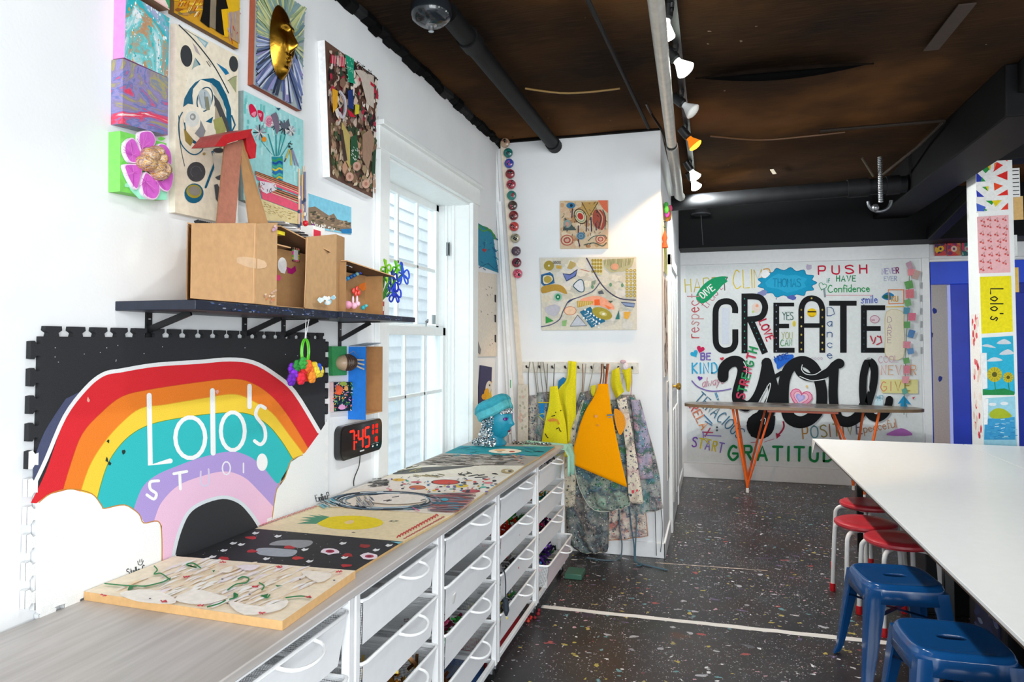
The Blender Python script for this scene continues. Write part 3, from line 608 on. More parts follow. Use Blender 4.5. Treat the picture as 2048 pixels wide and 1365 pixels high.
def coll(a):
    rng = random.Random(21); f6 = zpx(480, 0, 5.687); f7 = zpx(480, 160, 4.267)
    ins = lambda x: (80+(x-649)*.72, 354+(x-660)*.482)
    for i in range(620):
        x = rng.uniform(652, 752); y0, y1 = ins(x); t = rng.random(); y = y0+5+(y1-y0-12)*t; s = rng.uniform(3, 11)
        pal = ['4a342c', '8a6a58', 'c8a890', '2c2428', 'b83048', 'e8dcd0', '6a4a3c', '3a4a3c', 'd8c0b0', '9a8478'] if t < .55 else ['b09078', 'c8b09a', '7a6a48', '4a5a3c', 'd8c4a8', '8a6a54', 'a89070', 'c8987c', '3c4a38']
        cl = lambda p: (lambda X: (X, min(max(p[1], ins(X)[0]+2), ins(X)[1]-3)))(min(max(p[0], 651+(p[1]-80)*.036), 752.5-max(0, p[1]-155)*.034))
        a.poly([cl(p) for p in blob(rng, x, y, s*.5, s, 5, .6)], rng.choice(pal))
    a.poly(f6('1150,620 1250,680 1250,900 1270,960 1190,940 1170,760'), '1f9a78'); a.poly(f6('1180,1040 1240,1020 1250,1250 1190,1230'), '233a78'); a.poly(f6('1260,800 1330,800 1480,870 1480,1240 1400,1180 1330,900'), 'cfc2b6')
    for i in range(30): x, y = rng.uniform(1165, 1245), rng.uniform(660, 930); a.ell(480+x/5.687, y/5.687, .9, 1.2, '8fe0c0', n=6)
    a.poly(f6('1000,1010 1065,1040 1060,1220 1010,1290'), 'e2a428'); a.poly(f6('1265,1190 1310,1200 1310,1300 1260,1310'), 'd8cc38'); a.stroke(f6('1090,1050 1140,1130 1150,1250 1120,1340 1080,1290'), 6, 'cfc8d0', smooth=True); a.stroke(f6('1090,1060 1135,1140 1142,1250 1116,1325'), 1, '5a5264', smooth=True)
    for p in ('1080,640 1140,660 1140,780 1090,760', '990,620 1050,660 1040,740 980,720', '1440,930 1490,980 1480,1000 1440,970', '1170,1240 1230,1290 1270,1340 1200,1330'): a.poly(f6(p), 'c8203c')
    for i in range(8): a.stroke(f6('%d,%d %d,%d' % (1000+i*18, 640, 1006+i*18, 760)), .9, 'f0d8dc', cap=False)
    a.poly(f7('830,360 900,470 905,770 870,700 830,500'), 'c4b06a'); a.poly(f7('815,420 840,430 880,690 850,700'), '4a3a34'); a.poly(f7('910,490 960,470 980,640 940,760 905,720'), '2c5a3c'); a.poly(f7('1010,470 1080,420 1115,520 1090,640 1060,770 1010,680'), 'ab8a74'); a.poly(f7('1100,620 1128,590 1118,810 1090,790'), '2e4a34')
    for x, y in ((960, 740), (900, 830), (1040, 890)): a.ell(480+x/4.267, 160+y/4.267, 8, 9, 'd0a492'); a.ell(480+x/4.267, 160+y/4.267, 3, 4, 'b07a64')
    for i in range(24): x, y = rng.uniform(910, 980), rng.uniform(570, 680); a.stroke(f7('%f,%f %f,%f' % (x, y, x+8, y+14)), .9, 'e0e8e0', cap=False)
    a.text('YANG', 701, 131, 9, '1c1a1c', 1.6, .65, 35); a.text('ZN', 724, 147, 8, '1c1a1c', 1.4, .6, 30)
canvas('canvas_painting', 'white edged magazine collage canvas hung beside the window casing', .035, [(649.5, 80), (753.5, 155), (745.5, 396), (660, 354)], 'f4f4f4', '6a4e42', None, coll)
def sea(a):
    f = zpx(480, 160, 4.267)
    a.poly(f('583,1090 640,1080 700,1120 760,1160 800,1140 830,1190 945,1220 948,1310 583,1240'), '8d7762'); rng = random.Random(3)
    for i in range(70): x = rng.uniform(590, 940); y = 1110+(x-583)*.3+rng.uniform(0, 90); a.poly([(480+p/4.267, 160+q/4.267) for p, q in blob(rng, x, y, 14, 8, 6)], rng.choice(['6a5a4a', 'a88e74', '4f463c', 'b89c80', '5a5a40', '7a6a58']))
    for i in range(26): x = rng.uniform(600, 800); y = 1205+(x-600)*.25+rng.uniform(0, 30); a.poly([(480+p/4.267, 160+q/4.267) for p, q in ((x, y), (x+9, y+2), (x+9, y+16), (x, y+14))], rng.choice(['f0ece4', 'e0d8cc', 'f8f8f4']))
    a.poly(f('850,1275 948,1270 948,1310 870,1310'), '2a7fb8')
canvas('photo_print', 'print of a blue sky over a rocky coastal town, beside the window casing', .004, [(617, 387), (702.5, 415), (702.5, 470), (617, 455)], 'e8e8e8', '86cfe8', None, sea, 'print')
# ================================================================== shelves, brackets and the cardboard house
SY0, SZ, SX = 1.491, 1.612, .25
def bracket(o, y, h, d):
    o.box((0.001, y-.011, SZ-.022-h), (.006, y+.011, SZ-.022), '0d0e10'); o.box((.001, y-.011, SZ-.027), (d, y+.011, SZ-.021), '0d0e10')
    o.beam((.006, y, SZ-.022-h*.62), (d*.78, y, SZ-.027), .018, .007, '0d0e10', (0, 1, 0)); o.box((.004, y-.003, SZ-.022-h*.28), (.009, y+.003, SZ-.022-h*.25), 'b8bcc0')
def shelf(label, y0, y1, x, th, ys, hs):
    t = T('wall_shelf', label, 'shelf', (0.001, y0, SZ-th), 'black shelves under the canvases')
    o = MB(); o.box((0.001, y0, SZ-th), (x, y1, SZ), '1c2334'); a = Art(o, lambda p, q: V((x, p, q)), (1, 0, 0)); rng = random.Random(8)
    for i in range(70): a.poly(blob(rng, rng.uniform(y0+.02, y1-.02), rng.uniform(SZ-th+.003, SZ-.003), rng.uniform(.002, .01), .002, 6), rng.choice(['2c4a8a', '3c4860', '5a6478', '141a26', '8a92a0', '27365c']))
    o.build('shelf_board', fin(.45, 0, .1, 30, .25), t, bevel=.002)
    for y, h in zip(ys, hs):
        o = MB(); bracket(o, y, h, .19); o.build('bracket', SATIN(), t)
shelf('longer navy black shelf board on three brackets under the cardboard house', SY0, 2.20, SX+.012, .026, (1.605, 2.026, 2.251), (.085, .1, .1))
shelf('shorter thin black shelf end running across the window casing', 2.203, 2.83, SX+.03, .022, (2.659,), (.125,))
cb, cb2, cb3 = 'd0a273', 'c39a6d', 'a67f55'
house = T('cardboard_dollhouse', 'handmade cardboard dollhouse standing on the longer black shelf', 'dollhouse', (.12, 1.85, SZ))
def vq(o, bl, br, tlv, trv, th, col, z=SZ+.002, out=(-1, 0, 0)):
    """upright cardboard sheet: two feet on the shelf, heights read at its two sides"""
    a, b = at(2, z, *bl), at(2, z, *br)
    ta, tb = at(0, a.x, bl[0]+4, tlv), at(0, b.x, br[0]+3, trv)
    n = (b-a).cross(V((0, 0, 1))).normalized()*th
    o.prism([a, b, V((b.x, b.y, tb.z)), V((a.x, a.y, ta.z))], -n, col, 'b98c5c')
    return a, b, ta.z, tb.z
o = MB(); a1 = vq(o, (383, 597), (510, 608), 447, 447, .004, cb); b1 = vq(o, (511, 608), (553, 612), 448, 446, .004, cb2)
pa = Art(o, lambda x, y: at(0, a1[1].x, x, y), (1, 0, 0), .001); pa.poly(smooth_path([(465, 520), (490, 514), (528, 522), (530, 536), (500, 536)], True, 3), 'd8b490'); pa.stroke([(509, 450), (505, 606)], 1.6, 'e2bb90')
rng = random.Random(6)
for i in range(16): pa.poly(blob(rng, rng.uniform(528, 552), rng.uniform(580, 604), 2.5, 2), rng.choice(['c9a58c', 'b88a78', '7a7a8c', 'dcc0a8', 'c87a50']))
for i in range(7): pa.poly(blob(rng, rng.uniform(545, 553), rng.uniform(450, 462), 2.5, 2), rng.choice(['c8a0b0', 'b890b8', 'd8b8b0']))
o.build('front_panel', CARD(), house)
xb = .06; Y0 = a1[0].y; top = a1[2]
y555, y690, y760 = at(0, .2, 553, 500).y, at(0, .22, 688, 500).y, at(0, .22, 760, 500).y
o = MB()   # back, floor and ends of the two rooms
o.box((.146, Y0+.16, SZ+.001), (.150, y690-.012, SZ+.205), 'b58a5c'); o.box((.150, y690-.012, SZ+.001), (.154, y760, SZ+.168), 'b1875a'); o.prism([V((.242, Y0+.006, SZ+.001)), V((.03, Y0+.31, SZ+.001)), V((.03, Y0+.31, top-.002)), V((.242, Y0+.006, top-.002))], (0, .004, 0), cb2); o.box((.016, y760-.004, SZ+.001), (.235, y760, SZ+.165), 'ab8050')
o.box((.016, y690-.012, SZ+.001), (.235, y690-.008, SZ+.19), cb3); o.box((.03, Y0+.32, SZ+.001), (.24, y760-.004, SZ+.004), cb2)
o.build('room_walls', CARD(), house, smooth=False)
o = MB(); c1 = vq(o, (612, 617), (672, 624), 475, 469, .004, cb2); c2 = vq(o, (672, 624), (688, 626), 470, 476, .004, cb3)
pb = Art(o, lambda x, y: at(0, c1[0].x+.003, x, y), (1, 0, 0), .004)
for i in range(14): pb.poly(blob(rng, rng.uniform(634, 668), rng.uniform(594, 607), 4, 4), rng.choice(['bfe0e8', 'd8ecf0', '9ccce0', 'e8f2f4', 'f0e8e0']))
pb.stroke([(612, 476), (606, 615)], 1.4, 'dcb388'); o.build('middle_panel', CARD(), house)
o = MB()   # roof sheets
yA, yB_ = Y0+.005, y690
o.prism([V((.03, Y0+.31, top)), V((.246, Y0+.002, top)), V((.246, y555+.01, top-.004)), V((.03, y555+.01, top-.004))], (0, 0, .004), cb3, cb)
o.prism([V((.03, y555, SZ+.268)), V((.215, y555, SZ+.262)), V((.238, y690-.125, SZ+.212)), V((.03, y690-.012, SZ+.200))], (0, 0, .004), '7a5a3c', cb)
o.prism([V((.03, y690-.012, SZ+.196)), V((.232, y690+.004, SZ+.194)), V((.275, y760+.02, SZ+.163)), V((.03, y760+.02, SZ+.172))], (0, 0, .004), '6a4e34', cb)
o.build('roof', CARD(), house, smooth=False)
o = MB()   # strips of magazine and black corrugated edge along the roof
for i in range(0):
    p = (388+i*3.2, 447-.6*(i % 3)); q = at(0, .22, *p); o.box((.19, q.y-.004, top+.003), (.24, q.y+.006, top+.014+.004*(i % 2)), '17181a' if i % 2 else 'd8d8d8')
for i in range(9):
    y = y555-.03+i*.022; zz = SZ+.268-.062*max(0, (y-y555))/max(.05, (y690-.1-y555)); o.beam((.08+rng.uniform(0, .05), y, zz+.012), (.235, y+.02, zz+.006), .014, .004, rng.choice(['1a1a1c', 'e8e8e8', '8a8a8a', 'f2f2f2', '3a3a3c']))
o.build('torn_paper_strip', PAINT(), house, smooth=False); o = MB(); pz = V((.2, fl[0].y-.002, top+.012)) if False else None
q_ = at(0, .225, 390, 446); e_ = at(0, .225, 424, 440); pts_ = []
for i in range(19): p_ = q_.lerp(e_, i/18); pts_.append(V((.225+.006*(i % 2), p_.y, top+.011+.004*(i % 2))))
o.tube(pts_, .0065, '1a1b1d', 6); o.build('black_ruffle', CLOTH(), house)
# tower on the roof: two leaning boards with a red taped ridge
ap = at(0, .17, 484, 284); fl = [at(0, .2, 429, 447), at(0, .2, 466, 447)]; fr = [at(0, .17, 488, 447), at(0, .17, 535, 445)]
o = MB(); tl_, tr_ = at(0, .16, 447, 290), at(0, .16, 491, 283); o.prism([V((.205, fl[0].y, top)), V((.205, fl[1].y, top)), V((.165, tr_.y-.02, tr_.z)), V((.165, tl_.y, tl_.z))], (-.006, .002, 0), 'b0705a', '9a6a48')
a = Art(o, lambda x, y: at(0, .19, x, y), (1, 0, 0), .001)
tag(o.build('tower_front_board', fin(.7, 0, .4, 70, .16), house, smooth=False), 'rust brown painted board')
o = MB(); o.prism([V((.20, fr[0].y, top)), V((.20, fr[1].y, top)), V((.16, tr_.y-.01, tr_.z)), V((.165, tr_.y-.035, tr_.z-.005))], (-.006, 0, 0), 'b98a5a', 'a87c50'); o.build('tower_back_board', CARD(), house, smooth=False)
o = MB(); q0, q1 = at(0, .16, 461, 440), at(0, .16, 474, 385); o.box((.15, q0.y, top+.004), (.163, q1.y, q1.z), 'eef2f4')
for i in range(8): o.ball((.18, q0.y+.01+i*.009, top+.012+.006*(i % 3)), .008, rng.choice(['16181a', '2c5a5a', 'e0e8e8', '3a4446']), 6, 4)
o.build('tower_filling', CARD(), house, smooth=False)
pts = [(430, 292), (445, 268), (512, 258), (513, 263), (505, 276), (456, 295), (447, 283)]
o = MB(); o.prism([at(0, .19, *p) for p in ((429, 293), (447, 270), (505, 258), (497, 275), (455, 287), (450, 293))], (-.08, 0, 0), 'c41420', 'a01018'); o.prism([at(0, .17, *p) for p in ((491, 268), (502, 264), (513, 290), (511, 316), (502, 318), (494, 300))], (-.03, 0, 0), 'd01a2a', 'a41018')
tag(o.build('ridge_tape', fin(.35, 0, .3, 90, .15), house), 'crumpled red tape over the ridge')
# decorations inside the rooms
o = MB(); q = at(0, .152, 591, 510); o.box((.1505, q.y-.014, q.z-.018), (.153, q.y+.014, q.z+.017), 'f4f4f4')
for i in range(40):
    t = i/40*2*math.pi; o.ball((.153, q.y+.018*max(-1, min(1, 1.4*math.cos(t))), q.z+.021*max(-1, min(1, 1.4*math.sin(t)))), .0038, rng.choice(['c8408a', '6a9a3a', '8a2a6a', 'c8a030', '3a3a2c']), 6, 4)
tag(o.build('room_window', PAINT(), house), 'white window with glitter border')
o = MB(); a = Art(o, lambda x, y: at(0, .151, x, y), (1, 0, 0), .001); a.poly([(573, 534), (582, 538), (590, 532), (592, 542), (584, 549), (575, 546)], 'b8207a'); a.ell(564, 530, 9, 15, 'f4f4f4'); a.poly([(573, 536), (569, 548), (560, 545)], 'f4f4f4'); a.ell(556, 556, 5, 6, 'f0508a')
o.build('wall_sticker', PAINT(), house, smooth=False)
o = MB(); p0, p1 = at(0, .164, 688, 561), at(0, .164, 738, 537); o.tube([p0, p0.lerp(p1, .5)+V((0, 0, -.004)), p1], .0025, '241a3a', 6)
for i, c in enumerate(('2a9ad8', '2a9ad8', '1a5a9a', '2468a8', '8ab8b0', '2a4ab8')): o.ball(p0.lerp(p1, .03+.12*i), .0085, c, 10, 6)
o.build('bead_string', SATIN(), house)
o = MB(); q = at(0, .10, 705, 610)
for x, y, r, c in ((696, 610, .02, 'f0a8c8'), (708, 612, .017, 'f4bcd4'), (715, 608, .014, 'f6c8dc'), (686, 608, .012, 'f0a0c4'), (726, 616, .012, '2aa8b8'), (732, 612, .009, '50c0c8')): o.ball(at(0, .185, x, y), r*.8, c, 10, 7)
for x, y in ((706, 600), (714, 599)): o.ball(at(0, .185, x, y), (.005, .005, .016), 'f8d0e0', 8, 6)
tag(o.build('clay_animal', SATIN(), house), 'pink clay animal'); o = MB()
for x, y in ((707, 582), (714, 578), (712, 588), (718, 586)): o.ball(at(0, .18, x, y), (.007, .009, .012), 'e4483c', 8, 6)
o.build('clay_bow', SATIN(), house); o = MB(); a = Art(o, lambda x, y: at(0, .1545, x, y), (1, 0, 0), .001); a.poly(blob(random.Random(3), 727, 574, 9, 8, 10, .2), 'f08030'); o.build('orange_paint_spot', PAINT(), house)
o = MB(); p = at(2, SZ+.008, 565, 606); o.box((.16, p.y-.02, SZ+.005), (.225, p.y+.06, SZ+.024), '2a80c8'); o.box((.16, p.y-.02, SZ+.024), (.225, p.y+.055, SZ+.030), 'e4e0da'); o.box((.165, p.y-.01, SZ+.030), (.225, p.y+.065, SZ+.034), '5a4a44')
o.build('blue_bed', SATIN(), house, bevel=.002)
o = MB(); q = at(0, .2, 562, 468); o.box((.12, q.y-.02, q.z-.004), (.205, q.y+.014, q.z+.008), 'f0dc30'); o.build('yellow_tab', SATIN(), house)
o = MB(); q = at(0, .15, 622, 464); o.box((.12, q.y-.02, q.z-.03), (.17, q.y+.06, q.z+.02), 'f2f0ec'); o.box((.169, q.y-.015, q.z-.022), (.172, q.y+.03, q.z+.006), 'd83048'); o.build('roof_box', SATIN(), house, smooth=False); o = MB(); o.ball((.14, q.y-.02, q.z+.028), .011, 'd0182c', 10, 7); o.build('red_ball', SATIN(), house); o = MB(); o.ball((.15, q.y+.012, q.z+.025), .007, '7a2a7a', 8, 6); o.build('purple_ball', SATIN(), house); o = MB()
for i in range(9): o.ball((.19, y690+.015+i*.012, SZ+.197-.0012*i), .005, rng.choice(['ffffff', '2a8ac0', 'f4f4f4']), 6, 4)
o.build('bead_row', SATIN(), house); o = MB()
for i in range(9): o.ball((.17+rng.uniform(-.02, .02), y760-.05+i*.007, SZ+.178+rng.uniform(0, .016)), .009, rng.choice(['e8388a', 'f060a0', 'd82878']), 7, 5)
o.build('pink_tuft', SATIN(), house)
t = T('stick_bundle', 'bundle of painted thin sticks standing upright behind the dollhouse, right of the vase painting', 'sticks', at(0, .03, 605, 460)); rng = random.Random(17)
for i in range(7):
    o = MB(); p, q = at(0, .035, 598+i*2.6, 470), at(0, .03+.004*(i % 3), 602+i*1.9-abs(i-3), (338, 372, 350, 333, 362, 344, 380)[i]); p.z = SZ+.002; o.tube([p, q], .0042, rng.choice(['c8a070', 'b08858', 'e0c8a0', '8a5a4a', 'd8b8a0', '6a6a88']), 6)
    for k in range(5): m = p.lerp(q, .4+.1*k); o.ball(m, (.0062, .0062, .010), rng.choice(['c84a5a', 'e8e0d0', '3a4a6a', 'd8a048', '8a3a4a', 'f0ece4']), 6, 4)
    o.build('stick', SATIN(), t)
# bouquet of bent pipe cleaners in a red can
t = T('pipe_cleaner_bouquet', 'blue and green pipe cleaner flowers at the right end of the dollhouse', 'bouquet', at(2, SZ, 764, 628))
b0 = at(1, y760+.035, 762, 610); o = MB(); b0.x = .2; o.lathe([(.02, 0), (.022, .06), (.0, .062)], (b0.x, b0.y, SZ+.001), 'a8323c', 14); o.lathe([(.0226, .02), (.0226, .04)], (b0.x, b0.y, SZ+.001), 'd8d0c8', 14); tag(o.build('can', SATIN(), t), 'small red can')
def loops(o, c, col, n, s, rng):
    for i in range(n):
        th = 2*math.pi*i/n; d = V((.35*math.cos(th*2+1), math.cos(th), math.sin(th))).normalized(); e = d.cross(V((1, .2, .1))).normalized()
        o.tube([c+d*s*(.1+.9*math.sin(math.pi*k/8))+e*s*.42*math.sin(2*math.pi*k/8) for k in range(8)], .0042, col, 5, True)
rng = random.Random(12)
for px, py, col, s, n in ((805, 548, '2a5ad8', .052, 7), (783, 573, '2430b8', .05, 6), (790, 586, '2848cc', .045, 6), (772, 535, '86c81e', .036, 5), (793, 535, '6ac41e', .03, 5), (768, 556, '3a7a24', .03, 4), (777, 562, 'a4d82a', .026, 4), (785, 553, '1c2a9a', .034, 5)):
    o = MB(); c = at(0, .2, px, py); loops(o, c, col, n, s, rng); o.tube([V((b0.x, b0.y, SZ+.055)), (V((b0.x, b0.y, SZ+.06))+c)/2+V((.01, 0, .02)), c], .0032, '2f7a26', 5); o.build('flower', CLOTH(), t)
# pompom charm hanging from the shelf
t = T('hanging_charm', 'rainbow pompom flower charm on a green loop, hung from the shelf before the mat', 'charm', at(0, .14, 608, 768))
o = MB(); h0 = at(0, .15, 612, 638); h1 = at(0, .14, 610, 682); o.tube([V((.15, h0.y, SZ-.028)), h1], .0016, 'f2f2f2', 5); o.tube([V((.16, h0.y+.004, SZ-.028)), h1], .0016, 'f2f2f2', 5); o.build('string', CLOTH(), t)
o = MB(); c = at(0, .14, 609, 704)
for dx in (0, .006):
    o.tube([c+V((dx, .022*math.cos(k*.4), .046*math.sin(k*.4))) for k in range(16)], .003, '5ad024' if dx else '74e038', 6, True)
o.build('green_loop', SATIN(), t)
rng = random.Random(3)
for i, (px, py, col) in enumerate(((585, 738, '7a28c8'), (588, 752, '8a30d8'), (583, 760, '6a20b0'), (598, 745, 'e4303c'), (608, 738, 'f03038'), (602, 758, 'e82840'), (612, 752, 'f0402c'), (620, 742, 'f4802a'), (624, 755, 'f0902c'), (628, 735, 'f4d030'), (632, 745, 'f0dc40'), (616, 732, 'f06a2c'), (636, 738, '2a58d0'), (595, 732, '2c8a3a'), (606, 727, '3aa040'), (640, 744, 'e8d040'))):
    o = MB(); c = at(0, .13+.015*(i % 3), px, py)
    for k in range(6): a_ = k*1.047; o.ball(c+V((0, .012*math.cos(a_), .012*math.sin(a_))), (.009, .011, .011), col, 8, 6)
    o.ball(c+V((.006, 0, 0)), .009, col, 8, 6); o.build('pompom', CLOTH(), t)
# ================================================================== rainbow mat on the wall
MT = .016
mat_t = T('foam_puzzle_mat', 'interlocking foam mat painted with a rainbow sign, fixed to the wall behind the worktop', 'sign', (0, 1.9, .855))
ya, yb_, za, zb = at(0, MT, 82, 672).y, at(0, MT, 651, 690).y, .872, 1.515
def mat_outline():
    out = []; nx, nz = 19, 10; d = .025
    def nub(c, t, nrm, w):   # knob with a narrow neck
        return [c-t*w*.42, c-t*w*.36+nrm*d*.35, c-t*w*.62+nrm*d*.6, c-t*w*.58+nrm*d, c+t*w*.58+nrm*d, c+t*w*.62+nrm*d*.6, c+t*w*.36+nrm*d*.35, c+t*w*.42]
    def edge(a, b, nrm, n):
        a, b = V(a), V(b); t = (b-a).normalized(); st = (b-a).length/n
        for i in range(n): out.extend(nub(a+t*st*(i+.5), t, V(nrm), st*.55))
    edge((ya, za), (ya, zb), (-1, 0), nz); out.append(V((ya, zb))); edge((ya, zb), (yb_, zb), (0, 1), nx); out.append(V((yb_, zb)))
    edge((yb_, zb), (yb_, za), (1, 0), nz); out.append(V((yb_, za))); edge((yb_, za), (ya, za), (0, -1), nx); out.append(V((ya, za)))
    return [V((.002, p.x, p.y)) for p in out]
o = MB(); mo_ = mat_outline(); o.poly(mo_[::-1], '26272b'); k_ = len(mo_); fr_ = [V((MT, p.y, p.z)) for p in mo_]; o.poly(fr_, '26272b')
for i in range(k_): p = mo_[i]; o.poly([mo_[i], mo_[(i+1) % k_], fr_[(i+1) % k_], fr_[i]], 'e8e9ea' if p.z < 1.2 and (p.y < 1.6 or p.y > 2.3) else '1c1d20'); a = Art(o, lambda x, y: at(0, MT, x, y), (1, 0, 0))
f3 = zpx(0, 620, 2.1329)
def arch(pts_out, pts_in, col): a.poly(smooth_path(f3(pts_out), False, 5)+smooth_path(f3(pts_in), False, 5)[::-1], col)
e0 = '140,745 180,640 260,450 350,330 420,270 480,240 640,215 840,205 980,195 1090,205 1190,260 1280,350 1362,495'
e1 = '150,735 195,640 275,455 365,335 440,275 520,258 660,235 850,222 980,212 1080,225 1170,275 1255,350 1360,520'
e1r = '130,825 195,690 275,470 365,340 440,278 520,258 660,235 850,222 980,212 1080,225 1170,275 1250,345 1362,520'
e2 = '250,830 300,660 350,530 430,440 520,370 640,340 840,310 1000,295 1090,320 1170,380 1240,470 1320,600'
e3 = '325,840 375,680 440,570 520,480 600,420 700,405 880,375 1000,360 1080,390 1160,440 1230,530 1295,615'
e4 = '395,880 440,710 480,620 550,540 640,490 780,460 950,440 1060,445 1140,490 1200,560 1250,640'
e5 = '555,900 600,770 660,710 760,665 860,630 980,605 1060,625 1120,670 1180,740 1200,720'
e6 = '640,960 660,890 690,820 760,750 860,710 960,690 1040,715 1100,770 1165,840'
e7 = '735,1065 760,960 800,870 860,825 950,800 1020,820 1070,870 1110,930'
a.poly(smooth_path(f3('140,745 200,640 260,480 350,345'), False, 4)+smooth_path(f3('280,380 190,520 140,650'), False, 4), '4a5070')
arch(e1r, e2, 'e0202c'); arch(e2, e3, 'f5821f'); arch(e3, e4, 'fbd43c'); arch(e4, e5, '2cc0c4')
a.poly(smooth_path(f3(e5), False, 5)+f3('1200,720 1165,900')+smooth_path(f3(e6), False, 5)[::-1], 'b59ede')
a.poly(smooth_path(f3(e6), False, 5)+f3('1165,900 1110,930')+smooth_path(f3(e7), False, 5)[::-1]+f3('690,1090 690,920'), 'f2c6e2')
a.poly(f3('735,1065 738,1055')+smooth_path(f3(e7), False, 5)+f3('1000,970 850,1030'), '2b2c30')
a.stroke(smooth_path(f3(e4), False, 4), 1.5, '6a9a2c', cap=False); a.stroke(smooth_path(f3(e2), False, 4), 1.2, 'd84a20', cap=False); a.stroke(smooth_path(f3(e3), False, 4), 1.6, 'f0a428', cap=False)
a.stroke(smooth_path(f3(e1), False, 4), 8, 'f4f4f4'); a.stroke(smooth_path(f3(e7), False, 4), 7, 'dfe6ec')
a.poly(f3('150,830 200,790 300,765 400,790 440,850 530,830 590,870 615,910 680,905 690,950 690,1092 500,1160 330,1240 250,1262 170,1300 150,1290'), 'fbfcfb')
for cyz in [(ya-.02, za+(zb-za)/10*(i+.5)) for i in range(6)]+[(ya+(yb_-ya)/19*(i+.5), za-.02) for i in range(19) if i < 7 or i > 12]+[(yb_+.02, za+(zb-za)/10*(i+.5)) for i in range(5)]:
    near = [V((MT+.0012, p.y, p.z)) for p in mo_ if abs(p.y-cyz[0]) < .031 and abs(p.z-cyz[1]) < .031]
    if len(near) > 3: o.poly(near, 'f6f7f6')
a.stroke(smooth_path(f3('165,822 215,785 300,765 390,785 432,835 445,848 530,833 590,870 612,910 670,902 688,945 690,1090'), False, 4), 2.2, 'c88a34')
a.poly(f3('1398,468 1362,525 1300,610 1240,650 1215,720 1180,770 1160,890 1160,960 1300,900 1398,870'), 'f2f4f4'); a.stroke(smooth_path(f3('1290,620 1240,645 1215,715 1180,765 1160,890'), False, 4), 1.8, 'c89a48')
# lettering
W = 9
a.stroke(f3('635,365 640,662 725,645'), 10, 'fbfbfb'); a.stroke([(380+30*math.cos(t), 876+41*math.sin(t)) for t in [k*.35 for k in range(18)]], 8.5, 'fbfbfb', closed=True)
a.stroke(f3('905,345 908,612'), 10, 'fbfbfb'); a.stroke([(465+24*math.cos(t), 863+38*math.sin(t)) for t in [k*.35 for k in range(18)]], 8, 'fbfbfb', closed=True)
a.stroke(f3('1063,325 1063,415'), 9, 'fbfbfb'); a.stroke(smooth_path(f3('1130,420 1105,410 1090,450 1125,500 1130,550 1110,575 1085,560'), False, 4), 7, 'fbfbfb')
a.stroke(smooth_path(f3('675,730 640,735 640,765 665,785 655,808 625,790'), False, 4), 6, 'fbfbfb'); a.stroke(f3('740,700 795,690'), 6, 'fbfbfb'); a.stroke(f3('765,700 768,765'), 6, 'fbfbfb')
a.stroke(smooth_path(f3('855,690 855,740 875,752 890,735 888,680'), False, 3), 3.5, 'e0d4ec'); a.stroke([(452+8*math.cos(t), 937+13*math.sin(t)) for t in [k*.5 for k in range(13)]], 3, 'f4f0fa', closed=True); a.stroke(f3('1037,655 1037,695'), 3, 'f4f0fa'); a.ell(523.5, 925, 11, 17.5, 'fbfbfb')
rng = random.Random(14)
for x, y in ((455, 640), (465, 655), (525, 605), (460, 560), (375, 385), (925, 350)): a.poly([(x/2.1329+p, 620+y/2.1329+q) for p, q in blob(rng, 0, 0, 3, 5, 7, .5)], '16332c' if x > 390 and x < 600 else 'f4b0a0')
for i in range(40): x, y = rng.uniform(90, 640), rng.uniform(680, 790); a.ell(x, y, .9, 1.1, 'd8d8e0', n=6) if y < 690+60*abs(x-400)/300 else None
a.text('Stella C.', 254, 1152, 13, '17181c', 1.5, .62, -14, slant=.1); a.stroke([(274, 1123), (276, 1130), (282, 1130), (285, 1122)], 1.3, '17181c', smooth=True); a.stroke([(278, 1120), (278, 1125)], 1.2, '17181c'); a.stroke([(282, 1119), (282, 1124)], 1.2, '17181c'); a.stroke([(258, 1154), (300, 1143)], .8, '17181c')
a.text('Emilia.P', 632, 1004, 13, '1b1c20', 1.3, .55, -14)
mm = fin(.75, 0, .45, 420, .07)
o.build('painted_foam', mm, mat_t, smooth=False)
o = MB()
for y in (at(0, MT, 408, 900).y, at(0, MT, 440, 900).y): o.box((MT, y-.0012, za+.12), (MT+.0018, y+.0012, 1.21), '9a80c4')
# ================================================================== small pieces, clock
def rel(name, label, cat): return T(name, label, cat)
gt = T('relief_plaque', 'green panel with a brown striped clay shell, right of the foam mat', 'plaque', at(0, .001, 680, 750))
p = [at(0, .02, *q) for q in ((664, 693), (694, 693), (694, 751), (666, 752))]; o = MB(); o.prism([V((.001, v.y, v.z)) for v in p], (.018, 0, 0), '3f9a5c', '2f7c48'); o.build('panel', PAINT(), gt, smooth=False)
o = MB(); c = at(0, .035, 690, 726); o.ball(c, (.045, .05, .034), 'b59a80', 16, 12)
for i in range(6):
    s = -.8+i*.3; o.tube([c+V((.046*math.sin(t)*math.cos(s*.8), .051*math.sin(s)*math.sin(t), .035*math.cos(t))) for t in [.25+k*.3 for k in range(9)]], .0042, '3f2f28', 6)
o.build('clay_shell', SATIN(), gt)
o = MB()
for i in range(3): o.tube([c+V((.03, .035, .012-.012*i)), c+V((.05, .075, .010-.02*i))], .004, 'c0b2a0', 6); 
o.tube([c+V((.01, .0, .034)), c+V((.03, .02, .05)), c+V((.03, .05, .03))], .0015, '7a7a7a', 5); o.build('leg_wire', SATIN(), gt)
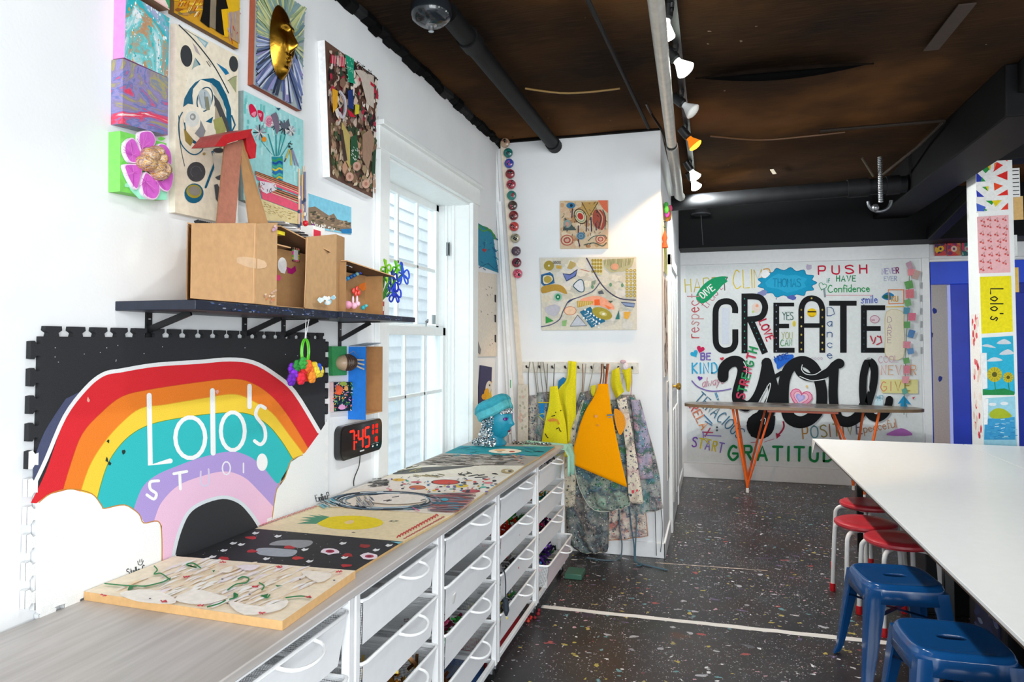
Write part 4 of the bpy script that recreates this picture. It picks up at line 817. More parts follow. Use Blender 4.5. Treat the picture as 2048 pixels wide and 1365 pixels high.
def spl(a):
    rng = random.Random(9)
    for i in range(170):
        x, y = rng.uniform(667, 710), rng.uniform(768, 820); t = rng.uniform(0, 6.28); l_ = rng.uniform(2, 6)
        a.stroke([(x, y), (x+l_*math.cos(t), y+l_*math.sin(t))], rng.uniform(1, 2.4), rng.choice(['1d4a6a', '2a6a6a', 'f0d048', 'e8603c', 'e8a0c0', '263a80', '8ac860', '5a3a7a', 'f0e8e0', '3a8a5a']), cap=False)
    a.poly(blob(rng, 675, 782, 8, 10, 10), 'f0643c'); a.poly(blob(rng, 681, 815, 7, 5, 9), 'e8a4d0'); a.ell(690, 777, 4, 5, 'f4b468'); a.poly(blob(rng, 685, 768, 9, 4, 9), 'b0c850')
canvas('canvas_painting', 'small multicoloured splatter canvas under the green panel', .02, [(667, 765), (711, 764), (711, 821), (668, 824)], 'd8b8b8', '1c2a34', None, spl)
bt = T('cardboard_box', 'open cardboard box with a bright blue side, mounted right of the green panel', 'box', at(0, .001, 740, 833)); th = .085
y0, y1 = at(0, th, 731, 760).y, at(0, th, 765, 760).y; zt, zb2 = at(0, th, 731, 694).z, at(0, th, 731, 831).z
o = MB(); o.box((.001, y0, zb2-.02), (th, y0+.005, zt), '1676d4'); tag(o.build('side_panel', CARD(), bt), 'bright blue side panel')
o = MB(); o.box((.001, y0+.005, zb2), (.006, y1, zt), 'ab7a48'); o.box((.001, y1-.005, zb2), (th, y1, zt), 'b07f50'); o.box((.001, y0+.005, zb2), (th, y1, zb2+.005), 'c89868'); o.prism([V((.001, y0, zt)), V((th, y0, zt)), V((th-.01, y1, zt+.014)), V((.001, y1, zt+.014))], (0, 0, .004), '9aa6b4')
rng = random.Random(1)
for i in range(16): o.ball((.02, y0+.012+rng.uniform(0, .02), zt-.06-rng.uniform(0, .11)), .005, rng.choice(['5a2c22', '7a3a2a', '2a5a44', '8a5a3a']), 6, 4)
o.build('box_body', CARD(), bt, smooth=False)
ct = T('digital_clock', 'black digital wall clock with red figures, above the worktop', 'clock', at(0, .001, 715, 925)); th = .03
y0, y1 = at(0, th, 680, 890).y, at(0, th, 764, 870).y; z0, z1 = at(0, th, 680, 925).z, at(0, th, 680, 855).z
def rrect(y0, y1, z0, z1, r, x): return [V((x, cy+r*math.cos(a_), cz+r*math.sin(a_))) for cy, cz, s in ((y1-r, z1-r, 0), (y0+r, z1-r, 1), (y0+r, z0+r, 2), (y1-r, z0+r, 3)) for a_ in [math.pi/2*(s+k/5) for k in range(6)]]
o = MB(); o.prism(rrect(y0, y1, z0, z1, .035, .001), (th-.001, 0, 0), '121314', '1a1b1d'); o.build('casing', GLOSS(), ct, bevel=.004)
o = MB(); o.poly(rrect(y0+.008, y1-.008, z0+.008, z1-.008, .03, th+.0012), '0a0a0b'); o.build('screen', fin(.08, 0, 0, 10, .02, .5), ct, smooth=False)
SEG = {'7': 'abc', '4': 'fgbc', '5': 'afgcd', '1': 'bc', '0': 'abcdef', '8': 'abcdefg', '2': 'abged'}
def seg(o, ch, y, z, w, h, t):
    k = {'a': ((y, z+h), (y+w, z+h)), 'b': ((y+w, z+h), (y+w, z+h/2)), 'c': ((y+w, z+h/2), (y+w, z)), 'd': ((y, z), (y+w, z)), 'e': ((y, z), (y, z+h/2)), 'f': ((y, z+h/2), (y, z+h)), 'g': ((y, z+h/2), (y+w, z+h/2))}
    for s in SEG[ch]:
        (a0, b0_), (a1_, b1_) = k[s]; m = .06; p, q = V((th+.002, a0+(a1_-a0)*m, b0_+(b1_-b0_)*m)), V((th+.002, a1_+(a0-a1_)*m, b1_+(b0_-b1_)*m)); o.beam(p, q, t, .0008, 'ff2a24', (1, 0, 0))
o = MB(); W_c = y1-y0; H_c = z1-z0; yy = y0+W_c*.2
for ch, x_ in (('7', 0), ('4', .2), ('5', .36)): seg(o, ch, yy+x_*W_c, z0+H_c*.22, W_c*.105, H_c*.58, .009)
o.build('lit_digits', glow('ff2418', 2.2), ct, smooth=False); o = MB()
for zf in (.42, .62): o.box((th+.0014, yy+W_c*.14, z0+H_c*zf), (th+.0022, yy+W_c*.165, z0+H_c*(zf+.05)), 'ff2a24')
o.build('lit_colon', glow('ff2418', 2.2), ct, smooth=False); o = MB()
for i, s in enumerate('12'): seg(o, '1' if i == 0 else '8', yy+W_c*(.585+.05*i), z0+H_c*.3, W_c*.03, H_c*.14, .005)
for r_ in range(2):
    for i in range(3): seg(o, '810'[i], yy+W_c*(.545+.05*i), z0+H_c*(.56+.17*r_), W_c*.028, H_c*.11, .004)
o.build('small_readout', glow('ff2418', 1.2), ct, smooth=False)
o = MB()
for i in range(2): o.box((th+.0014, yy+W_c*(.54+.11*i), z0+H_c*.15), (th+.002, yy+W_c*(.57+.11*i), z0+H_c*.2), 'f4f4f4'); o.box((th+.0014, yy+W_c*(.52+.11*i), z0+H_c*.24), (th+.002, yy+W_c*(.59+.11*i), z0+H_c*.25), 'c8c8c8')
o.box((th+.0014, yy+W_c*.24, z0+H_c*.12), (th+.002, yy+W_c*.34, z0+H_c*.16), 'e8e8e8'); o.build('printed_symbols', SATIN(), ct, smooth=False)
o = MB(); c0_ = V((.02, y0+W_c*.5, z0)); o.tube(smooth_path([tuple(c0_), (.012, c0_.y+.005, z0-.05), (.008, c0_.y-.03, z0-.1), (.012, c0_.y-.04, .862)], False, 4), .0022, '0c0c0d', 6); o.build('power_cord', SATIN(), ct)
# ================================================================== pictures between the window and the corner
def teal(a):
    rng = random.Random(2); a.poly([(951, 447), (975, 455), (993, 480), (990, 470)], '2f8a5a')
    for i in range(26): x = rng.uniform(955, 992); y = rng.uniform(470, 540); a.stroke([(x, y), (min(x+5, 996), y+rng.uniform(-6, 8))], 1.5, rng.choice(['1c6a98', '14909c', '2aa8b4', '0f5a88']), cap=False)
    a.stroke([(952, 446), (965, 462), (980, 460), (990, 478)], 3, '4a9a3c', smooth=True); a.heart(968.5, 501, 4.5, 'b03a3c'); a.stroke([(968, 496), (970, 480)], .8, '1a4a6a'); a.stroke([(962, 535), (975, 528), (988, 538), (996, 540)], 1, '0c4a6a', smooth=True)
canvas('paper_painting', 'blue and teal sheet with a small red heart, above the pale sheet beside the window', .006, [(951, 443), (985, 464), (997, 546), (957, 531)], 'c8e0e0', '1a86a8', None, teal)
def pale(a):
    rng = random.Random(6)
    for i in range(34):
        x, y = rng.uniform(958, 990), rng.uniform(560, 705)
        a.stroke([(x, y), (x+rng.uniform(-1, 3), y+rng.uniform(1, 4))], .9, rng.choice(['3a3a3c', '8a7a70', '5a5450']), cap=False) if (570 < y < 596 or 620 < y < 640 or 670 < y < 690) else None
    for y in (590, 630, 670): a.poly([(989, y), (992, y), (992, y+16), (989, y+14)], '2c2a2c')
    a.poly([(952, 672), (962, 700), (960, 710), (953, 704)], '8a8484')
canvas('sketch_board', 'tall pale board with faint black sketches, between the teal and the navy pictures', .012, [(951, 543), (994, 549), (994, 713), (952, 714)], 'c8beb0', 'eadfd0', None, pale)
def navy(a):
    a.poly([(985, 762), (981, 775), (984, 800), (975, 812), (968, 795), (972, 775)], 'f0c838'); a.ell(977, 775, 6, 13, 'e8e4dc', rot=.15); a.ell(973, 786, 5, 9, 'f5b81c', rot=.2); a.ell(968, 794, 5, 6, 'f0b020'); a.ell(979, 771, 1.4, 2, '1c1c1c')
canvas('canvas_painting', 'narrow navy picture of a yellow and white bird, behind the teal mannequin head', .012, [(962, 731), (984, 735), (981, 830), (955, 830)], '3a3850', '403e66', None, navy)
# ================================================================== worktop, painted boards, drawer carts
def wood():
    m, n, l, b = plain('grey_brown_laminate', .42); v = mapped(n, l, (9, .8, 9)); x = noise(n, l, v, 2.4, 6, .8); c = ramp(n, l, x.outputs['Fac'], [(.25, 'b0aaa6'), (.45, 'beb8b5'), (.6, 'c8c2c0'), (.75, 'b8b2ae')])
    y = noise(n, l, mapped(n, l, (30, 1.5, 30)), 2, 4); mx = mixc(n, l, .22, c.outputs[0], ramp(n, l, y.outputs['Fac'], [(.4, '8f867c'), (.65, 'c0b8b0')]).outputs[0]); l.new(mx, b.inputs['Base Color']); return m
WT = .85
mb = MB(); mb.box((.012, .55, WT-.022), (.636, 4.32, WT), 'b0a392')
tag(mb.build('worktop', wood(), bevel=.003), 'long grey brown wooden worktop along the left wall over the white drawer carts', 'worktop')
BZ = .858
def board(label, corners, zt, th, edge, face, art, mat=None):
    P = [at(2, zt, *c) for c in corners]; P = [V((max(p.x, .02), p.y, p.z)) for p in P]
    for p in P: p.y += 0
    o = MB(); o.mi = 0; o.prism([V((p.x, p.y, WT+.0006)) for p in P][::-1], (0, 0, zt-WT-.0006), edge); o.poly(P[::-1], face); o.v[-4:] = [(x, y, z+.0002) for x, y, z in o.v[-4:]]
    a = Art(o, lambda x, y: at(2, zt, x, y), (0, 0, 1), .0006); art(a)
    ob = o.build('painted_board', PAINT(), smooth=False); return tag(ob, label, 'painted board', 'painted boards along the worktop')
z1 = zpx(130, 1000, 2.9257); z2 = zpx(480, 880, 3.1508)
def b_floral(a):
    rng = random.Random(31)
    for i in range(230):
        t, s = rng.uniform(.07, .94), rng.uniform(.05, .93); x = 349+(711-349)*t+(153-349)*s+((565-711)-(153-349))*t*s; y = 1113+29*t+77*s+36*t*s
        if t*s > .93: continue
        if t < .12 or t > .9 or s > .86: continue
        a.stroke(smooth_path([(x-14, y+6), (x, y-2), (x+16, y-7)], False, 3), rng.uniform(2, 6), rng.choice(['faf2e6', 'f8ead8', 'f9eee8', 'f8e4c8', 'f8ecde', 'f6dcb8', 'f6eaee', 'fcf6f0', 'f6e2c8', 'fdfaf6', 'fdfaf6', 'f8f2f4']), cap=False, taper=True)
    for p in ('320,560 500,540 640,590 620,625 420,610', '640,600 760,540 900,570 950,590 800,630', '960,610 1150,640 1300,600 1260,660 1050,690', '1000,400 1140,395 1080,430', '900,430 980,400 960,440', '1380,430 1560,450 1480,500'): a.poly(smooth_path(z1(p), True, 3), rng.choice(['faf3ea', 'f4e8ee', 'faf0e4']))
    for p in ('230,505 330,515 420,520', '370,545 400,520 470,520 560,500 605,480', '605,475 560,445 520,450 540,425 520,400', '720,400 770,410 710,395 750,385 795,415', '950,545 1000,510 1060,500 1075,475 1040,465 1010,480', '1135,500 1165,520 1150,545', '990,560 1010,580 960,600', '830,645 900,625 940,605', '1150,575 1180,590 1200,570', '1290,590 1380,580 1440,590'): a.stroke(smooth_path(z1(p), False, 4), 2.6, '2f8a50', cap=False)
    for p in ('365,545 375,520 400,520 395,540', '600,475 620,470 615,490', '1230,515 1275,520 1240,525', '985,560 1015,570 985,595', '1140,580 1190,565 1180,590', '860,430 880,425 870,440'): a.poly(z1(p), '2a7a48')
    for x, y in ((708, 468), (1110, 523), (575, 612), (222, 577), (1420, 585), (1250, 408), (1600, 438), (920, 382), (1150, 686), (790, 640)):
        for k in range(5): a.stroke([(130+(x-14+7*k)/2.9257, 1000+(y+rng.uniform(-6, 6))/2.9257), (130+(x-8+7*k)/2.9257, 1000+(y+rng.uniform(-6, 6))/2.9257)], 2.2, rng.choice(['d8484c', 'e06068', 'c83a4a']))
    for x, y in ((497, 600), (920, 485), (1375, 485), (950, 630), (1575, 492), (1080, 575)): a.ell(130+x/2.9257, 1000+y/2.9257, 2.4, 1.2, '5a5a6a')
board('plywood board with white and pink brush marks and green vines, nearest on the worktop', [(349, 1113), (711, 1142), (565, 1243), (153, 1182)], .872, .02, 'd9ae78', 'f8e8d0', b_floral)
def b_black(a):
    rng = random.Random(32)
    a.poly(smooth_path(z2('185,665 230,640 330,632 450,638 445,665 380,685 300,670'), True, 3), '9b9da2'); a.poly(smooth_path(z2('105,690 180,683 280,690 360,700 330,735 240,738 120,725'), True, 3), 'a9b0ba')
    for x, y, c in ((75, 618, 'c23a40'), (70, 705, 'b8343c'), (310, 680, 'c0383c'), (365, 748, 'c63c3c'), (780, 672, '9a3434'), (670, 795, 'b83438'), (680, 730, 'a83438'), (-100, 750, 'c23a40')):
        a.poly([(480+p/3.15, 880+q/3.15) for p, q in blob(rng, x, y, 36, 11, 9)], c)
    for x, y in ((100, 590), (240, 610), (10, 662), (168, 752), (440, 768), (650, 655), (660, 745), (940, 668), (860, 697), (-100, 700), (-40, 655), (410, 695), (-170, 740)):
        a.poly([(480+p/3.15, 880+q/3.15) for p, q in ((x-26, y+2), (x-8, y-9), (x+4, y-4), (x+24, y-8), (x+14, y+4), (x-10, y+10))], 'eceef0')
    for x, y in ((567, 706), (815, 738)):
        a.poly([(480+p/3.15, 880+q/3.15) for p, q in blob(rng, x, y, 58, 21, 11, .18)], 'f2e4ee'); a.ell(480+x/3.15, 880+y/3.15, 9, 3.2, 'b03a58'); a.ell(480+x/3.15, 880+y/3.15, 4, 1.5, '7a2038')
    for i in range(60): x, y = rng.uniform(380, 790), rng.uniform(1065, 1135); a.ell(x, y, .9, .5, 'b8b8b8', n=6) if (x-349)/(711-349) < .95 else None
    a.poly(z2('950,648 1030,650 1000,662'), '7ac0d0')
board('black board scattered with white hearts, red flowers and two grey shapes, on the worktop', [(510, 1058), (806, 1084), (711, 1142), (349, 1113)], BZ, .01, 'c9a470', '303134', b_black)
def b_pine(a):
    a.ell(480+695/3.15, 880+524/3.15, 66, 14, 'f6dd14', n=28); a.poly(smooth_path(z2('660,520 700,508 720,515 705,530 670,532'), True, 3), 'f2d49a')
    for p in ('560,490 480,472 540,488 430,475 500,490 380,490 470,500 390,508 470,512 360,530 480,528 500,520'): pass
    a.poly(z2('565,488 490,472 520,485 430,475 480,490 385,490 450,502 375,508 440,514 358,530 480,532 510,515'), '4f9474')
    a.poly(z2('935,515 960,508 1003,512 970,522'), '6b6a5c'); a.ell(480+968/3.15, 880+514/3.15, 4, 1.6, 'd8cda8'); a.ell(480+715/3.15, 880+586/3.15, 4, 1, '7a7060')
    for i in range(15): x = 990+17*i; y = 618-9.3*i; a.stroke(z2('%d,%d %d,%d %d,%d' % (x, y, x+10, y-13, x+20, y-5)), 2.6, 'd0483c', smooth=True); a.stroke(z2('%d,%d %d,%d' % (x+42, y+6, x+58, y+2)), 2, 'c25a54')
    for i in range(20): x = 120+18*i; y = 548-6.2*i; a.stroke(z2('%d,%d %d,%d %d,%d' % (x, y, x+9, y-8, x+18, y-2)), 1.8, 'd88878', smooth=True)
board('cream board with a yellow pineapple and red zigzag borders, on the worktop', [(633, 1014), (904, 1031), (806, 1084), (510, 1058)], BZ, .008, 'cbb080', 'f0dfb8', b_pine)
def b_hair(a):
    rng = random.Random(33); cx, cy = 480+920/3.15, 880+388/3.15
    a.poly(z2('1200,345 1380,350 1480,370 1420,430 1300,460 1180,440'), 'c8a0a0')
    for i in range(90):
        r = rng.uniform(.72, 1.08); t0 = rng.uniform(0, 6.28); t1 = t0+rng.uniform(.5, 1.2)
        a.stroke([(cx-2+106*r*math.cos(t0+(t1-t0)*k/6)*1.0, cy+18*r*math.sin(t0+(t1-t0)*k/6)) for k in range(7)], 1.5, rng.choice(['2a3440', '4a6478', '8aa8b8', '303840', 'd8e4ea', '5a7a90', '3a4a58', '20282e']), cap=False)
    for i in range(60): y = rng.uniform(345, 455); x = rng.uniform(1180, 1330); a.stroke(z2('%f,%f %f,%f' % (x, y, min(x+170, 1500-(y-340)*1.1), y+rng.uniform(-6, 12))), 1.2, rng.choice(['b0504c', '4a5a6a', '7a8a98', 'c86a60', '3a8aa0', '8a5a60', '5a6a80']), cap=False)
    for i in range(26): x, y = rng.uniform(490, 600), rng.uniform(375, 425); a.stroke(z2('%f,%f %f,%f' % (x, y, x+30, y+16)), 1.4, rng.choice(['3ab0c8', '68b8cc', 'c8d0d4', '4a6470']), cap=False)
    a.ell(480+985/3.15, 880+382/3.15, 62, 10.5, 'f2e9de', n=26); 
    for p in ('905,395 945,388', '960,372 1000,366', '1140,392 1170,384', '925,398 955,390'): a.stroke(z2(p), 1.8, '4a4640')
    for i in range(30): x, y = rng.uniform(730, 830), rng.uniform(360, 415); a.stroke(z2('%f,%f %f,%f' % (x, y, x+18, y+26)), 1.2, rng.choice(['20262c', '4a5a68', '8090a0', 'c0c8d0']), cap=False)
    a.stroke(z2('1090,440 1130,460'), 2, 'd86a9a'); a.ell(480+1290/3.15, 880+388/3.15, 7, 3, '40a8c0')
board('board with a white oval face inside swirling blue black hair, on the worktop', [(700, 977), (971, 985), (904, 1031), (633, 1012)], BZ, .008, 'cbb080', 'efe4d4', b_hair)
def b_dots(a):
    rng = random.Random(34)
    for x, y, rx, ry, c in ((1295, 268, 92, 17, '3a2a2a'), (1295, 268, 82, 14.5, 'd8402c'), (1118, 302, 54, 14, 'b8562c'), (1118, 302, 46, 11, 'cc6a3c'), (1110, 268, 36, 6, 'd05a6a'), (1000, 254, 40, 9, 'e8b83c'), (1390, 292, 50, 10, 'e8c43c'), (1455, 325, 60, 11, 'a83c44'), (1455, 325, 44, 7, 'c8545c'), (1565, 273, 26, 6, 'e88088'), (1440, 258, 26, 5, 'e8b070'), (1535, 300, 20, 5, '58b8a8')):
        a.ell(480+x/3.15, 880+y/3.15, rx/3.15, ry/3.15, c)
    for i in range(70):
        x, y = rng.uniform(930, 1650), rng.uniform(245, 335)
        if 1200 < x < 1390 and y < 290: continue
        if x > 1690-(y-230)*1.35: continue
        a.ell(480+x/3.15, 880+y/3.15, rng.uniform(1.6, 4.5), rng.uniform(.8, 1.7), rng.choice(['e8a8b0', '3a3a44', 'd84a4c', '4a8ac0', '5ab8a0', 'e8c040', '7a6aa8', '303840']))
    for i in range(40): x, y = rng.uniform(790, 910), rng.uniform(250, 300); a.stroke(z2('%f,%f %f,%f' % (x+(300-y)*.3, y, x+(300-y)*.3+26, y-3)), 1.5, rng.choice(['5a5a58', '8a8a84', '3a3a38']), cap=False)
    for i in range(26): x, y = rng.uniform(850, 1600), rng.uniform(245, 335); a.stroke(z2('%f,%f %f,%f' % (x, y, x+14, y-6)), .8, '4a4a48', cap=False) if x < 1680-(y-230)*1.35 else None
board('white board covered with coloured dots around one large red circle, on the worktop', [(766, 956), (1019, 953), (971, 985), (700, 977)], BZ, .008, 'cbb080', 'f3ece2', b_dots)
def b_leaf(a):
    rng = random.Random(35); a.poly(smooth_path(z2('960,218 1040,190 1200,172 1480,165 1300,190 1100,212'), True, 3), '5c5a56')
    for s in range(14): x = 980+rng.uniform(0, 130); y = 205-rng.uniform(0, 30); a.stroke(z2('%f,%f %f,%f' % (x, y, x+40, y-12)), 1.1, rng.choice(['9a8a4c', '4a4840', 'b8a868']), cap=False)
    for s in range(22): x = 1090+rng.uniform(0, 170); y = 215+rng.uniform(0, 18); a.stroke(z2('%f,%f %f,%f' % (x, y, x+36, y+8)), .9, rng.choice(['8a7a4c', 'c0b080', '5a5444']), cap=False)
    for p in ('1375,215 1420,230', '1390,225 1450,212', '1440,232 1500,222', '1480,240 1560,236', '1500,228 1540,222', '1430,205 1460,215', '1590,215 1625,220', '1400,210 1380,225'): a.stroke(z2(p), 1.5, '3c3a36')
    a.ell(480+1685/3.15, 880+200/3.15, 13, 4.5, 'b8a070'); a.ell(480+1690/3.15, 880+198/3.15, 7, 2.5, 'e8dcc0'); a.ell(480+1700/3.15, 880+200/3.15, 4, 1.6, '4a4238'); a.ell(480+1605/3.15, 880+216/3.15, 4, 1, '3a3630')
board('cream board with a grey leaf sweep and black brush letters, on the worktop', [(824, 931), (1049, 932), (1019, 953), (766, 956)], BZ, .008, 'cbb080', 'f0e6d4', b_leaf)
def b_grey(a):
    rng = random.Random(36)
    for i in range(150):
        t, s = rng.uniform(.02, .86), rng.random(); x = 889+(1080-889)*t+(824-889)*s; y = 907+7*t+24*s-6*t*s
        a.stroke([(x, y), (x+rng.uniform(8, 22), y+rng.uniform(-.6, .8))], .9, rng.choice(['7a7068', 'c0b4a8', '8f8478', '5a544c', 'd8ccc0', 'a89c90']), cap=False)
    for i in range(14): a.ell(rng.uniform(1010, 1045), rng.uniform(912, 928), 2.5, .9, rng.choice(['7a9ab8', 'd89880', 'c8c0b8', '5a7a98']))
board('grey streaked board lying before the teal board on the worktop', [(889, 907), (1080, 914), (1049, 932), (824, 931)], BZ, .008, 'cbb080', 'ada297', b_grey)
def b_teal(a):
    rng = random.Random(37)
    for i in range(50): x, y = rng.uniform(900, 1090), rng.uniform(895, 913); a.stroke([(x, y), (x+12, y+rng.uniform(-.5, .5))], 1.2, rng.choice(['1688a0', '1c9a98', '2a7ab0', '12707a', '30b0a4']), cap=False) if 915-(y-892)*1.6 < x < 1088-(y-893)*1.2 else None
    a.ell(1010, 903.5, 33, 4.8, 'f4ead4'); a.ell(1000, 901.5, 12, 1.6, 'e0a868'); a.ell(1024, 904.5, 6, 1.4, 'b8483c'); a.ell(999, 905, 6, 1, '8a7a68')
    for x in (1050, 1066, 1075): a.stroke([(x, 903), (x+14, 905)], .9, '143a48', cap=False)
board('teal board with a cream oval face, farthest on the worktop before the mannequin head', [(921, 892), (1110, 894), (1080, 914), (889, 907)], BZ, .008, 'c8905c', '1a94a0', b_teal)
# ---------------------------------------------------------------- white drawer carts
FR = SATIN(); PERF = perforated()
bnd = [1.08, 1.705, 2.325, 3.005, 3.735, 4.475]
RIMS = (.785, .612, .44, .262)
def drawer(t, a, b, z, pull=0.0, pearly='f8f9fb', pink=False):
    x0, x1 = .05, .616+pull; h = .128; q = .022
    o = MB(); y0, y1 = a+.030, b-.030
    o.tube([(x0, y0, z), (x1-.02, y0, z), (x1-.005, y0+.006, z), (x1, y0+.022, z), (x1, y1-.022, z), (x1-.005, y1-.006, z), (x1-.02, y1, z), (x0, y1, z)], .0055, 'f6f7f8', 8, True)
    o.grid(lambda u, v: (x1-.003-.014*v, y0+.008+q*v+u*(y1-y0-.016-2*q*v), z-.003-h*v), 1, 1, pearly)
    dr = o.build('drawer', FR, t)
    m = MB()
    m.poly([(x0, y0+.004, z), (x1-.004, y0+.004, z), (x1-.018, y0+q+.006, z-h), (x0+.01, y0+q+.006, z-h)], 'eef0f2'); m.poly([(x0, y1-.004, z), (x1-.004, y1-.004, z), (x1-.018, y1-q-.006, z-h), (x0+.01, y1-q-.006, z-h)], 'eef0f2')
    m.poly([(x0, y0, z), (x0, y1, z), (x0+.01, y1-q, z-h), (x0+.01, y0+q, z-h)], 'eef0f2'); m.poly([(x0+.01, y0+q, z-h), (x1-.018, y0+q, z-h), (x1-.018, y1-q, z-h), (x0+.01, y1-q, z-h)], 'eef0f2')
    m.build('mesh_basket', PERF, dr, smooth=False)
    o = MB(); ym = (y0+y1)/2+.03; hw = .075
    o.tube([(x1+.055*math.sin(math.pi*k/12)**.7, ym-hw*math.cos(math.pi*k/12), z-.004-.012*math.sin(math.pi*k/12)) for k in range(13)], .0045, 'f8f9fa', 8); o.build('handle', FR, dr)
    return dr
LB = ['nearest white mesh drawer cart under the worktop, cut off by the bottom of the photo', 'white mesh drawer cart under the black and pineapple boards', 'white mesh drawer cart holding a white dish and green felt', 'white mesh drawer cart with red tinsel in its second drawer', 'last white mesh drawer cart, beside the hanging aprons']
carts = []
for i in range(5):
    a, b = bnd[i]+.006, bnd[i+1]-.006; t = T('drawer_cart', LB[i], 'drawer cart', (.33, (a+b)/2, 0), 'white mesh drawer carts under the worktop'); carts.append(t)
    o = MB(); w_ = '%s' % 'f4f5f6'; p = .024; zt = .824
    for x in (.06, .60):
        for y in (a, b-p): o.box((x-p/2, y, .065), (x+p/2, y+p, zt), w_)
    for y in (a+.004, b-p+.004):
        o.box((.06, y, zt-.018), (.60, y+.016, zt), w_); o.box((.06, y, .07), (.60, y+.016, .09), w_)
        for z in RIMS: o.box((.06, y+(p*.6 if y < (a+b)/2 else -.012), z-.012), (.60, y+(p*.6+.012 if y < (a+b)/2 else 0), z-.006), w_); o.box((.06, y, z-.05), (.60, y+.012, z-.044), w_)
    for x in (.06, .60): o.box((x-.009, a, zt-.02), (x+.009, b, zt), w_); o.box((x-.009, a, .07), (x+.009, b, .092), w_)
    o.build('frame', FR, t, bevel=.002)
    for x in (.075, .585):
        for y in (a+.02, b-.02):
            o = MB(); o.lathe([(.016, .055), (.016, .068), (.008, .075)], (x, y, 0), 'b8bcc0', 10); o.box((x-.012, y-.012, .03), (x+.012, y+.012, .057), '8a8e92')
            o.lathe([(.0, -.011), (.022, -.011), (.026, -.006), (.026, .006), (.022, .011), (0, .011)], (x-.006, y, .0265), '18181a', 16, 'y'); o.build('caster', SATIN(), t)
    for k, z in enumerate(RIMS):
        drawer(t, a, b, z, .05 if (i, k) == (4, 3) else 0, 'f4e6ea' if (i, k) == (4, 3) else 'f8f9fb')
# ---------------------------------------------------------------- what lies in the drawers
def pile(name, label, cat, i, k, f0, f1, cols, kind='tinsel', n=90, seed=0, x0=.40, hgt=.0):
    a, b = bnd[i]+.06, bnd[i+1]-.06; z = RIMS[k]-.1+hgt; rng = random.Random(seed+i*10+k); o = MB(); y0, y1 = a+(b-a)*f0, a+(b-a)*f1
    for q in range(n):
        c = V((rng.uniform(x0, .585), rng.uniform(y0, y1), z+abs(rng.gauss(0, .022)))); col = rng.choice(cols)
        if kind == 'tinsel':
            d = V((rng.uniform(-1, 1), rng.uniform(-1, 1), rng.uniform(-.6, 1))).normalized()*rng.uniform(.012, .03); e = d.orthogonal().normalized()*.006; o.poly([c-d-e, c+d-e, c+d+e, c-d+e], col)
        elif kind == 'ball': o.ball(c, rng.uniform(.007, .014), col, 8, 6)
        else: o.tube([c, c+V((rng.uniform(-.04, .04), rng.uniform(-.04, .04), rng.uniform(0, .02)))], rng.uniform(.004, .008), col, 6)
    return tag(o.build(name, METAL() if kind == 'tinsel' and len(cols) > 2 else SATIN(), smooth=kind != 'tinsel'), label, cat, kind='stuff')
pile('tinsel_scraps', 'gold and bronze tinsel scraps in the third drawer of the cart under the black board', 'tinsel', 1, 2, .45, .95, ['d8a838', 'b87828', '8a5a2c', 'e8c860', '6a4a30'], n=160, x0=.35, hgt=.02)
pile('green_tinsel_scraps', 'green and purple foil scraps beside the gold tinsel in the same drawer', 'tinsel', 1, 2, .0, .42, ['2c9a4a', '3ab060', '5a2a7a', '186838', '48285a'], n=140, x0=.35, hgt=.02)
pile('felt_pieces', 'wine red and green felt pieces in the third drawer of the cart with the dish', 'felt', 2, 2, .0, .5, ['6a1434', '7a1a3c', '5a1028', '2a9a3a', '38a844'], 'stick', 130, x0=.38, hgt=.03)
pile('craft_scraps', 'rust brown scraps in the bottom drawer of the cart with the dish', 'scraps', 2, 3, .0, .3, ['8a4a28', '9a5a30', '6a3a22'], 'stick', 60, hgt=.02)
pile('red_tinsel', 'shiny red and orange tinsel with a green tuft in the second drawer', 'tinsel', 3, 1, .0, .7, ['e83a1c', 'd82a18', 'f05a28', 'e04820', 'c82010'], n=220, x0=.36, hgt=.03)
pile('green_tuft', 'green tinsel tuft at the end of the red tinsel', 'tinsel', 3, 1, .72, .86, ['3aa83a', '2c8a30', '5ac850'], n=70, x0=.4, hgt=.035)
pile('grey_scraps', 'grey and black scraps in the third drawer of the cart with red tinsel', 'scraps', 3, 2, .0, .7, ['6a6668', '4a4648', '8a8688', 'a8484c', '2c2a2c'], 'stick', 90, hgt=.02)
pile('ribbon_scraps', 'black, green and yellow ribbon scraps in the bottom drawer of the cart with red tinsel', 'ribbons', 3, 3, .1, .6, ['1c1e22', '2c7a3c', 'd8c838', '30343a', '6a7a88', 'c8ccd0'], 'stick', 120, x0=.42, hgt=.03)
pile('teal_tinsel', 'teal and orange tinsel in the second drawer of the last cart', 'tinsel', 4, 1, .0, .75, ['1aa89a', '20b8a8', 'e8582c', '148078', 'e8b838'], n=200, x0=.38, hgt=.03)
pile('jewel_scraps', 'dark teal, purple and pink foil in the third drawer of the last cart', 'tinsel', 4, 2, .0, .75, ['1a6a6a', '3a2a6a', 'd83a6a', '143a4a', '7a2a8a'], n=200, x0=.38, hgt=.03)
pile('purple_scraps', 'purple and green crumpled foil in the pulled out bottom drawer of the last cart', 'tinsel', 4, 3, .25, .85, ['6a3aa8', '7a48b8', '2c6a38', '3a7a40', '5a3090'], n=200, x0=.42, hgt=.03)
pile('coloured_balls', 'small blue, red and pink balls at the near end of the pulled out drawer', 'balls', 4, 3, .0, .24, ['2a7ac8', 'd83a4a', 'e8a0b8', 'e8d8d0', '38a0c0'], 'ball', 40, x0=.48, hgt=.025)
